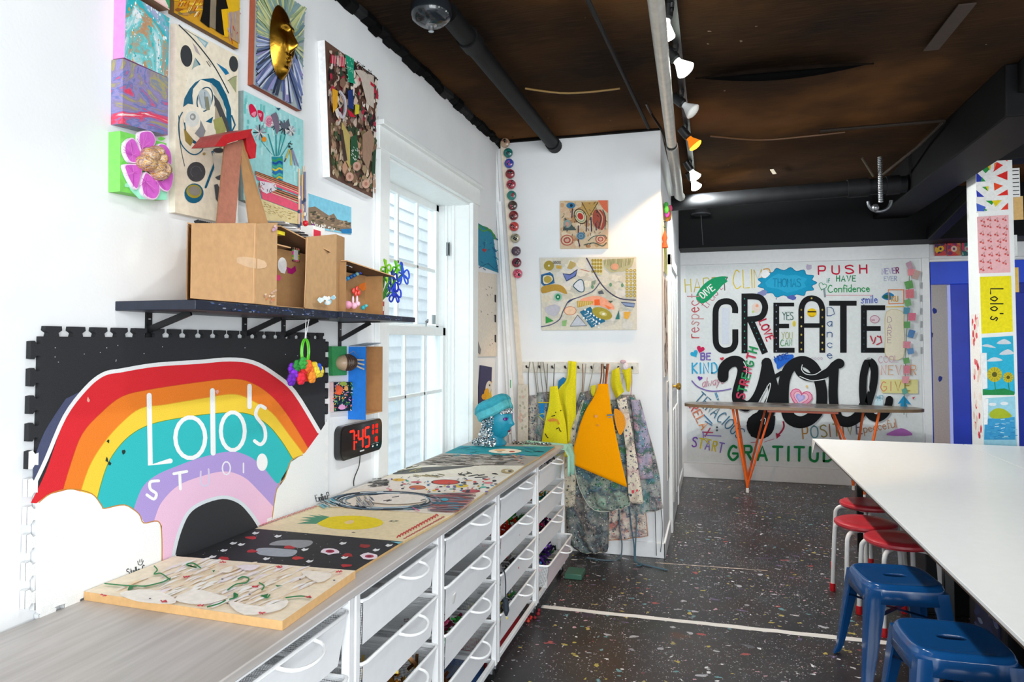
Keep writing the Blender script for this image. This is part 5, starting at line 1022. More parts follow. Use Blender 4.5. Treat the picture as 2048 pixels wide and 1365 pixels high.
o = MB(); c = at(2, RIMS[1]-.11, 915, 1170); o.lathe([(.0, .0), (.06, 0), (.075, .03), (.08, .065), (.076, .065), (.07, .032), (.056, .006), (0, .005)], (.53, 2.47, RIMS[1]-.122), 'ecebe6', 24)
tag(o.build('dish', SATIN()), 'white dish in the second drawer of the cart with green felt', 'dish')
o = MB(); q = at(0, .63, 1010, 1150); o.tube(smooth_path([(.618, q.y, q.z+.03), (.63, q.y, q.z), (.632, q.y+.004, q.z-.06), (.628, q.y+.01, q.z-.12)], False, 5), .003, '2c343e', 6); o.tube([(.632, q.y+.004, q.z-.11), (.634, q.y+.006, q.z-.16), (.63, q.y+.02, q.z-.19)], [.012, .015, .006], '2c343e', 8)
tag(o.build('ribbon', CLOTH()), 'dark ribbon hanging over a drawer front of the cart with red tinsel', 'ribbon')
for k, (y, c, l_) in enumerate(((3.35, 'a82028', 'red tray lying under the cart with red tinsel'), (2.75, '2a4a7a', 'blue box under the cart with the dish'))):
    o = MB(); o.box((.25, y-.28, .002), (.53, y+.3, .01), c); o.box((.25, y-.28, .01), (.256, y+.3, .045), c); o.box((.524, y-.28, .01), (.53, y+.3, .045), c); o.box((.256, y-.28, .01), (.524, y-.274, .045), c); o.box((.256, y+.294, .01), (.524, y+.3, .045), c)
    tag(o.build('tray', SATIN(), smooth=False), l_, 'tray')
o = MB(); o.box((.63, 4.36, .001), (.74, 4.50, .035), '3f6a58'); tag(o.build('storage_box', SATIN(), bevel=.004), 'dark green box on the floor at the foot of the last cart', 'box')
rng = random.Random(44); o = MB()
for i in range(14): o.ball((rng.uniform(.56, .63), rng.uniform(3.62, 3.80), .008), rng.uniform(.006, .012), rng.choice(['c82a28', 'e04a30', '8a1a28', 'd83a4a']), 7, 5)
tag(o.build('pom_pom_scraps', CLOTH()), 'red pom pom scraps on the floor by a cart wheel', 'scraps', kind='stuff')
# mint cloth over the end of the last cart
P = [at(0, .5, 1100, 903), at(0, .62, 1140, 885)]
o = MB()
def mint(u, v):
    y = 4.24+.24*u; x = .36+.30*min(v, .72)/.72
    z = .836+.012*math.sin(9*u+5*v) if v < .72 else .836-.16*(v-.72)/.28-.03*u+.01*math.sin(9*u+5*v)
    return (x+(.018+.012*math.sin(12*u) if v >= .72 else 0), y, z+.004)
o.grid(mint, 14, 14, 'a8dcc4'); tag(o.build('cloth', CLOTH(), solid=.003), 'mint green cloth draped over the top of the last cart', 'cloth')
rng = random.Random(45); o = MB()
for i in range(30): c = V((rng.uniform(.585, .615), rng.uniform(3.9, 4.2), .792)); o.tube([c, c+V((rng.uniform(-.01, .01), rng.uniform(-.04, .04), rng.uniform(0, .012)))], .0035, rng.choice(['1c1c1e', '2c2e30', '3a3c3e']), 5)
tag(o.build('black_net_scraps', CLOTH()), 'black net scraps over the top drawer of the last cart', 'scraps', kind='stuff')
# ---------------------------------------------------------------- mannequin head
hd = T('mannequin_head', 'teal mannequin head with blue hat and silver sequin hair at the worktop end', 'mannequin head', (.24, 4.18, WT))
fa = R(-16); F_ = V((math.cos(fa), math.sin(fa), 0)); S_ = V((-math.sin(fa), math.cos(fa), 0)); U_ = V((0, 0, 1)); HC = V((.245, 4.17, 1.012))
def headpt(u, v):
    th = 2*math.pi*u; ph = math.pi*v; d = V((math.sin(ph)*math.cos(th), math.sin(ph)*math.sin(th), math.cos(ph)))
    f_, s_, z_ = d.x, d.y, d.z; k = 1.0
    wdt = .078*(1-.22*max(0, -z_)); dep = .098*(1-.10*max(0, -z_))
    p = V((f_*dep, s_*wdt, z_*.118))
    if f_ > 0:
        g = lambda a, b, sa, sb: math.exp(-((s_-a)/sa)**2-((z_-b)/sb)**2)
        h = .026*g(0, -.16, .14, .13)+.014*g(0, .06, .1, .2)-.012*g(.36, .12, .18, .09)-.012*g(-.36, .12, .18, .09)+.006*g(.36, .12, .1, .05)+.006*g(-.36, .12, .1, .05)
        h += .012*g(0, -.44, .22, .05)+.012*g(0, -.54, .18, .05)-.006*g(0, -.49, .25, .025)+.016*g(0, -.78, .22, .14)+.006*g(.3, .28, .28, .08)+.006*g(-.3, .28, .28, .08)-.004*g(0, -.66, .3, .06)
        p.x += h*f_
    return HC+F_*p.x+S_*p.y+U_*p.z
def hcol(u, v):
    return '1f93ae'
o = MB(); o.grid(headpt, 56, 40, hcol)
o.lathe([(.07, 0), (.072, .01), (.058, .03), (.046, .055), (.044, .09), (.05, .12)], HC+F_*-.018+V((0, 0, -.152)), '1d8ba8', 20)
o.build('head', fin(.45, 0, .15, 60, .12), hd, weld=True)
def onhead(s_, z_, lift=.002):
    f_ = math.sqrt(max(0, 1-s_*s_-z_*z_)); u = math.atan2(s_, f_)/(2*math.pi) % 1; v = math.acos(z_)/math.pi; p = headpt(u, v); n_ = (p-HC).normalized(); return p+n_*lift
o = MB()
for s in (-1, 1):
    o = MB()
    def eye(k, r_x, r_z, lift): return [onhead(s*.46+r_x*math.cos(t), .13+r_z*math.sin(t)*(1+.3*s*0), lift) for t in [2*math.pi*i/14 for i in range(14)]]
    o.poly(eye(0, .20, .085, .003), '3a1a6a'); o.poly(eye(0, .15, .055, .004), 'c060d0'); o.poly(eye(0, .06, .028, .005), '1a1a3a')
    o.build('painted_eye', SATIN(), hd); o = MB()
o.poly([onhead(.20*math.cos(t), -.49+.075*math.sin(t), .004) for t in [2*math.pi*i/14 for i in range(14)]], '8a3a5c'); o.build('painted_mouth', SATIN(), hd)
o = MB()   # hat: soft cap with a turned up band
tilt = Matrix.Rotation(R(-27), 3, S_); hc = HC+V((0, 0, .040))-F_*.012
def hat(u, v):
    th = 2*math.pi*u; r = [.100, .113, .112, .118, .108, .088, .05, .0]; z = [-.012, .0, .032, .050, .072, .088, .096, .098]; q = v*7; i = min(int(q), 6); f_ = q-i
    rr = r[i]*(1-f_)+r[i+1]*f_; zz = z[i]*(1-f_)+z[i+1]*f_; rr *= 1+.035*math.sin(5*th+1)*v+.02*math.sin(9*th); zz += .006*math.sin(3*th+2)
    return hc+tilt @ (F_*rr*math.cos(th)*1.06+S_*rr*math.sin(th)*.92+U_*zz)
o.grid(hat, 36, 21, lambda u, v: '53b3bd' if v < .32 else '2c9aac'); tag(o.build('hat', fin(.8, 0, .4, 40, .25), hd, solid=.006), 'blue felt hat with a paler band')
o = MB(); rng = random.Random(46)
for i in range(7000):   # sequins
    part = rng.random()
    if part < .30:
        s_, z_ = rng.uniform(-.75, .75), rng.uniform(.40, .62); p = onhead(s_*.98, z_, rng.uniform(.002, .012)) if s_*s_+z_*z_ < .96 else None
        if p is None: continue
    elif part < .72:
        t = rng.uniform(R(75), R(285)); z = rng.uniform(-.10, .07); r = .092+.01*rng.random()-.02*max(0, -z)+max(0, -z-.04)*.45; p = HC+F_*(r*math.cos(t)*1.02)+S_*(r*math.sin(t)*.92)+U_*z
    else:
        t = rng.uniform(R(100), R(300)); r = rng.uniform(.07, .15); p = HC+F_*(r*math.cos(t)*1.05-.01)+S_*(r*math.sin(t))+U_*(-.15+.05*rng.random()*(1-(r-.07)/.12)+.004)
    d = V((rng.gauss(0, 1), rng.gauss(0, 1), rng.gauss(0, 1))).normalized(); e = d.orthogonal().normalized(); g = d.cross(e); s = rng.uniform(.003, .0055)
    p.z = max(p.z, WT+.004); o.poly([p+e*s, p+g*s, p-e*s, p-g*s], rng.choice(['f4f6f8', 'e8ecf0', 'ffffff', 'd8e8ec', 'fafafa', '2c3038']))
tag(o.build('sequin_hair', fin(.18, .9, 0, 20, .05), hd, smooth=False), 'silver sequin hair')
o = MB()
for i in range(420):
    p = V((rng.uniform(.30, .56), 4.29+rng.gauss(0, .014), WT+.003+abs(rng.gauss(0, .006)))); d = V((rng.gauss(0, 1), rng.gauss(0, 1), rng.gauss(0, 1))).normalized(); e = d.orthogonal().normalized(); g = d.cross(e); s = .004; p.z = max(p.z, WT+.005); p.y = min(p.y, 4.315)
    o.poly([p+e*s, p+g*s, p-e*s, p-g*s], rng.choice(['f4f6f8', 'c8ced4', '9aa2aa', '6a6a5c', '8a7a5a', '2c3038']))
tag(o.build('sequin_garland', METAL(), smooth=False), 'loose silver sequin trim lying behind the teal board at the end of the worktop', 'trim', kind='stuff')
# ================================================================== end wall: pictures, rack, aprons, corner planks
def wall_board(name, label, y, th, corners, side, face, art, cat='painting'):
    P = [at(1, y-th, *c) for c in corners]; Q = [V((p.x, y-.001, p.z)) for p in P]; o = MB(); o.poly(P, face)
    for i in range(4): o.poly([P[i], Q[i], Q[(i+1) % 4], P[(i+1) % 4]], side)
    o.poly(Q[::-1], side); a = Art(o, lambda px, py: at(1, y-th, px, py), (0, -1, 0)); art(a)
    return tag(o.build(name, PAINT(), smooth=False), label, cat)
z4 = zpx(1060, 380, 4.708)
def small_abs(a):
    rng = random.Random(51)
    for i in range(80): x, y = rng.uniform(1123, 1213), rng.uniform(404, 494); a.poly([(min(max(p, 1121), 1215), min(max(q, 402), 496)) for p, q in blob(rng, x, y, 6, 5, 7)], rng.choice(['d9bf9c', 'c8a078', 'e4d0b4', 'b88a60', 'cfae88', 'd8b494']))
    a.poly(z4('640,100 730,100 735,220 690,180'), 'e07050'); a.poly(z4('490,120 640,110 600,220 560,260 480,170'), 'c09a58'); a.stroke(z4('490,120 560,250 640,120'), 1.6, '4a3a2a')
    a.poly(smooth_path(z4('610,190 680,200 715,290 680,380 600,330 590,250'), True, 3), 'a85040')
    for k in range(4): a.stroke(smooth_path(z4('%d,190 %d,260 %d,370' % (620+22*k, 670+14*k, 640+22*k)), False, 4), 1.6, ['3a4038', 'd8b090', 'b04838', '2a3a3c'][k])
    for r, c in ((78, '5a4a34'), (66, 'd8c8a0'), (56, '8a9a80'), (46, 'e0d0b0'), (34, 'b83830')): a.ell(1060+475/4.708, 380+250/4.708, r/4.708*.75, r/4.708, c, rot=-.5)
    for p in ('535,290 530,390', '575,260 580,390', '400,180 395,260', '455,340 455,480 470,530', '620,320 625,380'): a.stroke(z4(p), 2.2, '3a3050')
    a.poly(z4('330,260 440,380 310,385'), '4a5a58'); a.ell(1060+352/4.708, 380+320/4.708, 8, 8, '8aa09c'); a.ell(1060+352/4.708, 380+325/4.708, 4, 5, 'c89888'); a.ell(1060+385/4.708, 380+148/4.708, 9, 6, '3a78a0'); a.ell(1060+390/4.708, 380+148/4.708, 3, 3, '1c2a3c')
    for cx, cy, r in ((350, 475, 62), (480, 435, 42), (665, 465, 50)):
        for k, c in enumerate(('b86858', 'd8c0a0', 'b04c48', 'cfa890')): a.ell(1060+cx/4.708, 380+cy/4.708, r/4.708*(1-.22*k), r/4.708*.85*(1-.22*k), c if cx != 480 else ('6a90a8', '4a6a80', '7aa0b0', '5a7a94')[k])
    a.stroke(smooth_path(z4('510,520 600,500 680,530 720,500'), False, 4), 2, '4a5a50'); a.stroke(smooth_path(z4('550,480 600,440 700,430 720,460'), False, 4), 1.6, '5a6a60')
    for i in range(40): x, y = rng.uniform(1122, 1212), rng.uniform(403, 494); a.stroke([(x, y), (x+rng.uniform(-5, 5), y+rng.uniform(2, 6))], 1.1, rng.choice(['2c2430', '4a3a34', '3a4a4c', '8a5a4a']), cap=False)
wall_board('canvas_painting', 'small square canvas of red, brown and blue shapes, upper on the end wall', YE, .018, [(1120, 402), (1216, 401), (1216, 497), (1121, 498)], 'c8b090', 'd8c0a0', small_abs)
def big_abs(a):
    rng = random.Random(52)
    for i in range(90): x, y = rng.uniform(1086, 1268), rng.uniform(522, 656); a.poly([(min(max(p, 1083), 1271), min(max(q, 518), 659)) for p, q in blob(rng, x, y, 12, 8, 7)], rng.choice(['d8d0bc', 'e4dccb', 'cdc8b8', 'e8e0cc', 'd0ccc0', 'dcd8d0']))
    a.poly(z4('690,660 985,640 960,720 880,770 760,780 700,720'), 'b9b48c'); a.poly(z4('570,655 680,650 690,720 680,800 640,800'), 'd4cc9c')
    for i in range(16): a.ell(1060+(590+(i % 4)*26)/4.708, 380+(665+(i//4)*34)/4.708, 2.6, 3, 'a8923c')
    for i in range(24): a.ell(1060+(915+(i % 3)*36)/4.708, 380+(760+(i//3)*34)/4.708, 3, 3, 'b09a3c'); a.ell(1060+(915+(i % 3)*36)/4.708, 380+(760+(i//3)*34)/4.708, 1.2, 1.2, 'e0d8a0')
    for i in range(20): x = 710+i*13; a.stroke(z4('%d,650 %d,%d' % (x, x-6, 740-abs(x-830)*.3)), .9, rng.choice(['8a8858', 'd0caa0', '9a9468']), cap=False)
    a.ell(1060+800/4.708, 380+725/4.708, 8, 6.5, 'dba080')
    a.ell(1060+180/4.708, 380+715/4.708, 10, 10, 'a8923c'); a.ell(1060+180/4.708, 380+715/4.708, 2, 2, 'e8e0c0'); a.poly(z4('350,740 380,670 430,690 430,720 390,750'), 'c0a868'); a.poly(z4('250,710 300,715 295,745 250,742'), 'd0a848')
    a.poly(z4('105,800 190,775 220,800 235,880 130,905 105,880'), '2a6aa0'); a.poly(smooth_path(z4('125,810 200,805 220,850 170,890 125,880'), True, 3), 'e0d8c0'); a.ell(1060+168/4.708, 380+845/4.708, 8, 7, 'b8a048'); a.stroke(smooth_path(z4('125,810 200,805 220,850 170,890 125,880'), True, 3), 1.6, '1f4a6a', closed=True)
    a.poly(smooth_path(z4('115,915 230,890 310,910 350,970 330,980 240,950 120,975'), True, 4), 'b8923c'); a.ell(1060+265/4.708, 380+1010/4.708, 8, 8, '8ac0a4'); a.ell(1060+265/4.708, 380+1010/4.708, 5, 5.5, '1f7a58'); a.ell(1060+265/4.708, 380+1010/4.708, 1.6, 2, 'd8ece0')
    a.poly(z4('312,790 380,800 450,750 430,810 345,860'), '6a7ab8'); a.stroke(z4('312,790 380,800 450,750 430,810 345,860'), 2, '2c3c60', closed=True)
    a.poly(smooth_path(z4('410,900 460,850 500,860 510,950 470,960 430,930'), True, 3), 'd6dce4'); a.stroke(smooth_path(z4('410,900 460,850 500,860 510,950 470,960 430,930'), True, 3), 1.8, '2a5a70', closed=True)
    a.stroke(smooth_path(z4('535,645 580,730 660,870 740,960 850,1025 995,1040'), False, 4), 2.6, '4a4a64'); a.stroke(smooth_path(z4('655,880 600,950 520,990 440,1020 370,1045 335,1100 310,1150 280,1220 200,1270 110,1290'), False, 4), 2.0, '5a5e78'); a.poly(z4('440,1015 370,1040 345,1075 380,1055'), '3c4a6c')
    a.poly(smooth_path(z4('480,1030 640,1000 760,1060 790,1130 640,1090 520,1080'), True, 4), 'f4a888'); a.poly(z4('605,1035 655,1030 660,1085 610,1090'), 'f0682c'); a.poly(z4('700,1080 770,1110 740,1130'), 'f08048'); a.poly(z4('445,1045 600,1050 590,1075 450,1110'), 'c8a03c')
    for i in range(8): a.stroke(z4('%d,1050 %d,1100' % (455+i*17, 460+i*17)), .9, 'e8d8a0', cap=False)
    a.ell(1060+380/4.708, 380+1140/4.708, 12, 8.5, 'ecc8a8'); a.stroke([(1060+(380+56*math.cos(t))/4.708, 380+(1140+40*math.sin(t))/4.708) for t in [k*.4 for k in range(16)]], 1.1, 'c87858', closed=True)
    a.poly(z4('470,1150 570,1100 590,1130 700,1215 710,1240 580,1300'), '1f6a90')
    for i in range(6):
        for j in range(3): a.ell(1060+(520+i*28-j*6)/4.708, 380+(1130+i*18+j*38)/4.708, 1.9, 1.9, 'eef4f4')
    a.poly(z4('500,1165 540,1145 620,1265 585,1285'), '3a7898')
    for i in range(5): a.stroke(z4('%d,%d %d,%d' % (515+i*20, 1180+i*22, 555+i*20, 1160+i*22)), 1.1, 'e0ecf0', cap=False)
    a.ell(1060+680/4.708, 380+1165/4.708, 21, 11, 'a89a38', rot=.35); a.ell(1060+690/4.708, 380+1168/4.708, 8, 4.5, 'c8c078', rot=.3); a.ell(1060+695/4.708, 380+1170/4.708, 3, 2, 'f4f0e0')
    a.poly(z4('380,1285 450,1180 535,1280'), 'c2c8d2'); a.stroke(z4('380,1285 450,1180 535,1280'), 2, '4a4e5c', closed=True); a.poly(z4('860,1060 990,1070 980,1105 900,1095'), '8a9cc0'); a.stroke(z4('860,1060 990,1070 980,1105 900,1095'), 1.4, '3c4a6c', closed=True)
    a.poly(z4('805,1220 840,1130 845,1220'), '2a7a78'); a.poly(z4('885,1150 950,1150 925,1220 885,1210'), 'e8b048'); a.poly(z4('150,1190 225,1235 150,1260'), '3a9a48'); a.poly(z4('305,1235 350,1225 340,1285 305,1280'), '8ab878'); a.poly(z4('640,960 680,945 700,980 650,985'), '5a6068'); a.poly(z4('735,1045 785,1045 760,1070'), '5a6a58'); a.poly(z4('580,865 620,850 615,890 580,900'), '8a9a88')
    for x, y in ((870, 900), (760, 895), (590, 915)): a.ell(1060+x/4.708, 380+y/4.708, 2.6, 4, '6a9a78')
    a.poly(smooth_path(z4('150,1110 240,1080 290,1120 240,1190 160,1160'), True, 4), 'bcbcc8'); a.text('UGOX', 1107, 528, 5, '6a6258', 1, .9); a.stroke(z4('480,750 560,770'), 1.4, 'c07868')
wall_board('canvas_painting', 'wide pale map-like abstract canvas with olive and blue patches, lower on the end wall', YE, .02, [(1080, 516), (1272, 514), (1273, 660), (1084, 661)], 'b8b0a0', 'dcd6c6', big_abs)
# coat rack
rk = T('coat_rack', 'white wooden peg rail on the end wall that carries the aprons', 'coat rack', (.61, YE, 1.32))
p0, p1 = at(1, YE-.02, 1043, 724), at(1, YE-.02, 1277, 748)
o = MB(); o.box((p0.x, YE-.02, p1.z), (p1.x, YE-.001, p0.z), 'e6e2d8'); o.build('rail', fin(.55, 0, .1, 30, .2), rk, bevel=.003)
pegx = [p0.x+.05+i*(p1.x-p0.x-.09)/8 for i in range(9)]
for x in pegx: o = MB(); o.tube([(x, YE-.02, p1.z+.035), (x, YE-.06, p1.z+.037), (x, YE-.068, p1.z+.05)], [.005, .005, .008], '3c3a3a', 8); o.build('peg', METAL(), rk)
PZ = p1.z+.046
SPL = {}
def drape(name, label, left, right, y, col, mat=None, amp=.012, folds=3, cat='apron', nu=26, nv=30, trim=None, extra=None, group='aprons hung on the peg rail', straps=None, bulge=.02):
    """cloth hung before the end wall: traced left and right borders, folds that deepen downwards"""
    def samp(pts, t):
        L_ = [0]
        for a, b in zip(pts, pts[1:]): L_.append(L_[-1]+math.hypot(a[0]-b[0], a[1]-b[1]))
        d = t*L_[-1]
        for i in range(len(pts)-1):
            if d <= L_[i+1] or i == len(pts)-2:
                f_ = (d-L_[i])/max(1e-6, L_[i+1]-L_[i]); return (pts[i][0]+(pts[i+1][0]-pts[i][0])*f_, pts[i][1]+(pts[i+1][1]-pts[i][1])*f_)
    left, right = smooth_path(left, False, 4), smooth_path(right, False, 4); ph = (left[0][0]*.37) % 6.28
    t = T(name, label, cat, at(1, y, (left[0][0]+right[0][0])/2, left[0][1]), group); o = MB()
    def fn(u, v):
        a, b = samp(left, v), samp(right, v); px, py = a[0]+(b[0]-a[0])*u, a[1]+(b[1]-a[1])*u; p = at(1, y, px, py)
        return V((p.x, min(YE-.004, y-bulge*math.sin(math.pi*u)*(.4+.6*v)+amp*(.25+.75*v)*math.sin(folds*2*math.pi*u+ph+1.3*v)), p.z))
    o.grid(fn, nu, nv, col); o.build('apron_body' if cat == 'apron' else 'cloth_body', mat or CLOTH(), t, solid=.003)
    if trim:
        o = MB(); o.tube([fn(0, k/20) for k in range(21)]+[fn(k/10, 1) for k in range(1, 10)]+[fn(1, 1-k/20) for k in range(21)], .0028, trim, 5); o.build('bound_edge', CLOTH(), t)
    for s in straps or []:
        o = MB(); o.tube(smooth_path([tuple(at(1, y-.004+q[2] if len(q) > 2 else y-.004, q[0], q[1])) for q in s[1]], False, 4), s[2] if len(s) > 2 else .0035, s[0], 5); o.build('strap', CLOTH(), t)
    if extra: extra(t, y)
    return t
sp1 = splatter(1, 'c4beb2', ['3c444c', '6a8494', '8a8784', 'a89ca0', '4a5a54', '8a7a78', '5a6a74'], .6)
sp2 = splatter(2, '8f9a8c', ['2f5a44', '3a7a50', '5a7a8a', '38505a', '7a8078', '9ab8a4', '2c4438'], .75)
sp3 = splatter(3, 'dccfc0', ['a89a98', '5a6a78', 'c87a6a', '3a4a58', 'd8b0a0', '8a8aa0', 'b8a890'], .45)
sp4 = splatter(4, 'a4a8a4', ['4a6474', '5a909a', '4a7060', '8a8088', '3a484e', 'a89498', '6a9488'], .65)
sp5 = splatter(5, '8a8a84', ['34383a', '56625a', '68767a', '44464a', '8a7e78', '2e3434', '76786c'], .8)
sp6 = splatter(6, 'd4cab4', ['b8a878', '8a8a6a', '4a5a4c', 'c8b8a0', '6a6a70', '3a4a48'], .4)
# back row
drape('apron', 'long paint spattered grey apron hanging at the left end of the peg rail', [(1056, 792), (1055, 840), (1054, 905)], [(1078, 790), (1082, 840), (1084, 905)], YE-.03, 'b0aca4', sp1, .008, 2, straps=[('8a867e', [(1058, 792), (1057, 750), (1060, 724)]), ('9a968c', [(1075, 792), (1070, 750), (1066, 724)])])
drape('apron', 'grey spattered apron with loose neck cords, second from the left on the peg rail', [(1074, 786), (1072, 840), (1070, 905)], [(1104, 784), (1104, 840), (1102, 905)], YE-.045, '9aa0a4', sp4, .01, 2, straps=[('a8a498', [(1078, 788), (1074, 750), (1078, 724)]), ('98948a', [(1086, 786), (1082, 750), (1082, 724)]), ('8c887e', [(1094, 786), (1090, 750), (1086, 724)])])
def cuff(t, y):
    o = MB(); P = [at(1, y-.01, *q) for q in ((1077, 806), (1100, 806), (1098, 845), (1090, 842), (1080, 832))]; o.prism(P, (0, .012, 0), '1683c4', '1270a8'); o.build('sleeve', CLOTH(), t, bevel=.003)
    o = MB(); o.tube([at(1, y-.012, *q) for q in ((1077, 806), (1100, 806))], .004, 'd8c820', 6); o.tube(smooth_path([tuple(at(1, y-.012, *q)) for q in ((1078, 830), (1086, 828), (1092, 834), (1088, 842), (1078, 832))], False, 4), .003, 'c8d040', 6); o.build('yellow_binding', CLOTH(), t)
drape('apron', 'blue sleeved smock with yellow binding, mostly behind the yellow aprons', [(1084, 808), (1080, 850), (1078, 900)], [(1104, 806), (1102, 850), (1100, 900)], YE-.06, '4a7a88', sp4, .008, 2, extra=cuff, straps=[('7a766c', [(1092, 808), (1094, 770), (1095, 728)])])
drape('apron', 'rear yellow apron hung highest on the peg rail, its blue lining showing', [(1137, 722), (1133, 760), (1116, 783), (1126, 830), (1132, 885)], [(1153, 724), (1152, 770), (1152, 830), (1150, 885)], YE-.075, 'e9db14', None, .012, 1.5, trim=None,
      extra=lambda t, y: (lambda o: (o.prism([at(1, y+.012, *q) for q in ((1115, 778), (1117, 762), (1126, 755), (1133, 758), (1120, 780))], (0, .004, 0), '1878b0'), o.build('blue_lining', CLOTH(), t)))(MB()))
def ymarks(t, y):
    for p in ('515,900 570,880 620,895 640,940', '530,905 590,900 600,890', '480,1060 495,1090 510,1105', '610,1000 640,985 650,1015', '655,1020 665,1030', '555,850 590,840', '600,805 605,800', '660,785 665,780', '660,1185 690,1190'):
        o = MB(); a = Art(o, lambda px, py: at(1, y-.045, px, py), (0, -1, 0)); og = p[:2] in ('51', '53'); a.stroke(zpx(1010, 690, 5.935)(p), 3 if og else 2, 'e8923a' if og else '3a3418'); o.build('paint_mark', PAINT(), t)
drape('apron', 'front yellow apron with orange and black paint marks beside the end of the worktop', [(1100, 774), (1098, 810), (1090, 845), (1080, 905)], [(1115, 772), (1122, 810), (1132, 850), (1137, 915)], YE-.115, 'ecde12', None, .008, 1, bulge=.025, straps=[('5a564c', [(1107, 774), (1108, 750), (1109, 728)])], extra=ymarks)
# middle: long spattered ones
drape('apron', 'very long charcoal spattered apron reaching almost to the floor', [(1160, 786), (1140, 850), (1130, 960), (1132, 1040), (1136, 1080), (1152, 1100), (1170, 1107)], [(1185, 780), (1210, 850), (1218, 960), (1218, 1040), (1217, 1080), (1216, 1102), (1214, 1104)], YE-.07, '7a7a76', sp5, .016, 2.5, trim='c9bfa8', straps=[('a09a8c', [(1166, 788), (1170, 750), (1172, 728)]), ('b0a898', [(1176, 784), (1184, 750), (1188, 728)]), ('8a5a3c', [(1164, 784), (1166, 755), (1165, 728)])])
drape('apron', 'beige spattered apron with orange trimmed hem, behind the cords at the right', [(1218, 960), (1218, 1040), (1217, 1082)], [(1284, 960), (1292, 1030), (1296, 1072)], YE-.04, 'c8beaa', sp3, .012, 2, trim='c87a3c')
drape('apron', 'grey green spattered apron rounded at its lower left, under the orange one', [(1168, 800), (1150, 870), (1152, 950), (1170, 1000), (1190, 1022), (1215, 1024)], [(1240, 800), (1256, 880), (1262, 960), (1262, 1000), (1260, 1010), (1258, 1012)], YE-.10, '8f9a8c', sp2, .012, 2.5, trim='d8d4c8')
drape('apron', 'narrow dark olive apron at the left of the orange one, ending in a rounded tip', [(1166, 800), (1140, 870), (1128, 940), (1125, 1000), (1128, 1012), (1136, 1014)], [(1176, 800), (1160, 870), (1152, 940), (1150, 1000), (1147, 1013), (1142, 1014)], YE-.085, 'a8a48c', sp6, .008, 1, trim='c8c0a0')
drape('apron', 'broad spattered apron at the right end with rounded corner and long tapes', [(1232, 790), (1228, 860), (1240, 960), (1252, 1030), (1262, 1031)], [(1268, 790), (1298, 870), (1318, 950), (1322, 1000), (1326, 1018)], YE-.055, '9aa0a0', sp4, .014, 2.5, trim='b8b0a4', straps=[('d0c4b8', [(1236, 790), (1246, 760), (1250, 730)]), ('e0a8a0', [(1262, 790), (1264, 760), (1262, 738)]), ('3a3e42', [(1310, 1020), (1311, 1060), (1313, 1112)], .0025), ('3a3e42', [(1322, 1018), (1325, 1060), (1321, 1105)], .0025)])
drape('apron', 'yellow apron top folded over the right end of the peg rail', [(1224, 742), (1222, 770), (1232, 798)], [(1238, 735), (1242, 765), (1248, 784)], YE-.095, 'e6d816', None, .008, 1)
drape('apron', 'second yellow apron top tied with white at the right end of the peg rail', [(1244, 740), (1250, 760), (1254, 782)], [(1262, 736), (1262, 765), (1258, 785)], YE-.105, 'e4d614', None, .008, 1, extra=lambda t, y: (lambda o: (o.ball(at(1, y-.02, 1251, 733), (.02, .012, .025), 'f0e4e8', 8, 6), o.ball(at(1, y-.02, 1246, 724), (.022, .012, .014), 'd8b8c0', 8, 6), o.build('white_knot', CLOTH(), t)))(MB()))
drape('apron', 'pink and teal spattered apron with slanted hem at the right', [(1262, 800), (1270, 880), (1276, 960)], [(1280, 800), (1300, 880), (1308, 956)], YE-.09, 'a8a0b0', splatter(8, 'a8a0b4', ['5a96a4', '8a80a4', '4a7060', 'c8a0b0', '4a5a68'], .6), .008, 1.5)
drape('apron', 'long cream spattered apron strip with small red hand marks, right of the orange one', [(1234, 800), (1244, 850), (1252, 900), (1257, 990), (1264, 1007)], [(1252, 795), (1262, 850), (1274, 920), (1285, 990), (1287, 1007)], YE-.15, 'd8cab0', splatter(7, 'e2d6c0', ['8a8490', '3a3a44', 'c8b8a0', 'b87a8a', '5a6a7a'], .35), .008, 1,
      extra=lambda t, y: (lambda o, a: (a.poly(blob(random.Random(1), 1266, 984, 3, 4, 8), 'd84a58'), a.poly(blob(random.Random(2), 1274, 982, 2, 3, 8), 'd85a60'), o.build('hand_mark', PAINT(), t)))(*(lambda m: (m, Art(m, lambda px, py: at(1, y-.026, px, py), (0, -1, 0))))(MB())))
def pocket(t, y):
    o = MB(); P = smooth_path([tuple(at(1, y+.01, *q)) for q in ((1229, 818), (1246, 828), (1251, 848), (1247, 862), (1240, 870), (1232, 850))], True, 3); o.prism([V(p) for p in P], (0, -.012, 0), 'f59c10'); o.build('sleeve_end', CLOTH(), t, bevel=.003)
    o = MB(); a = Art(o, lambda px, py: at(1, y-.05, px, py), (0, -1, 0)); a.stroke([(1214, 831), (1228, 830)], 3, '6a8490', cap=False); a.stroke([(1216, 836), (1223, 835)], 1.6, '8a9aa0', cap=False); a.ell(1192, 833, 3, 3, 'f0a060'); a.ell(1196, 851, 2.4, 2.4, 'e8923c'); o.build('woven_tag', CLOTH(), t)
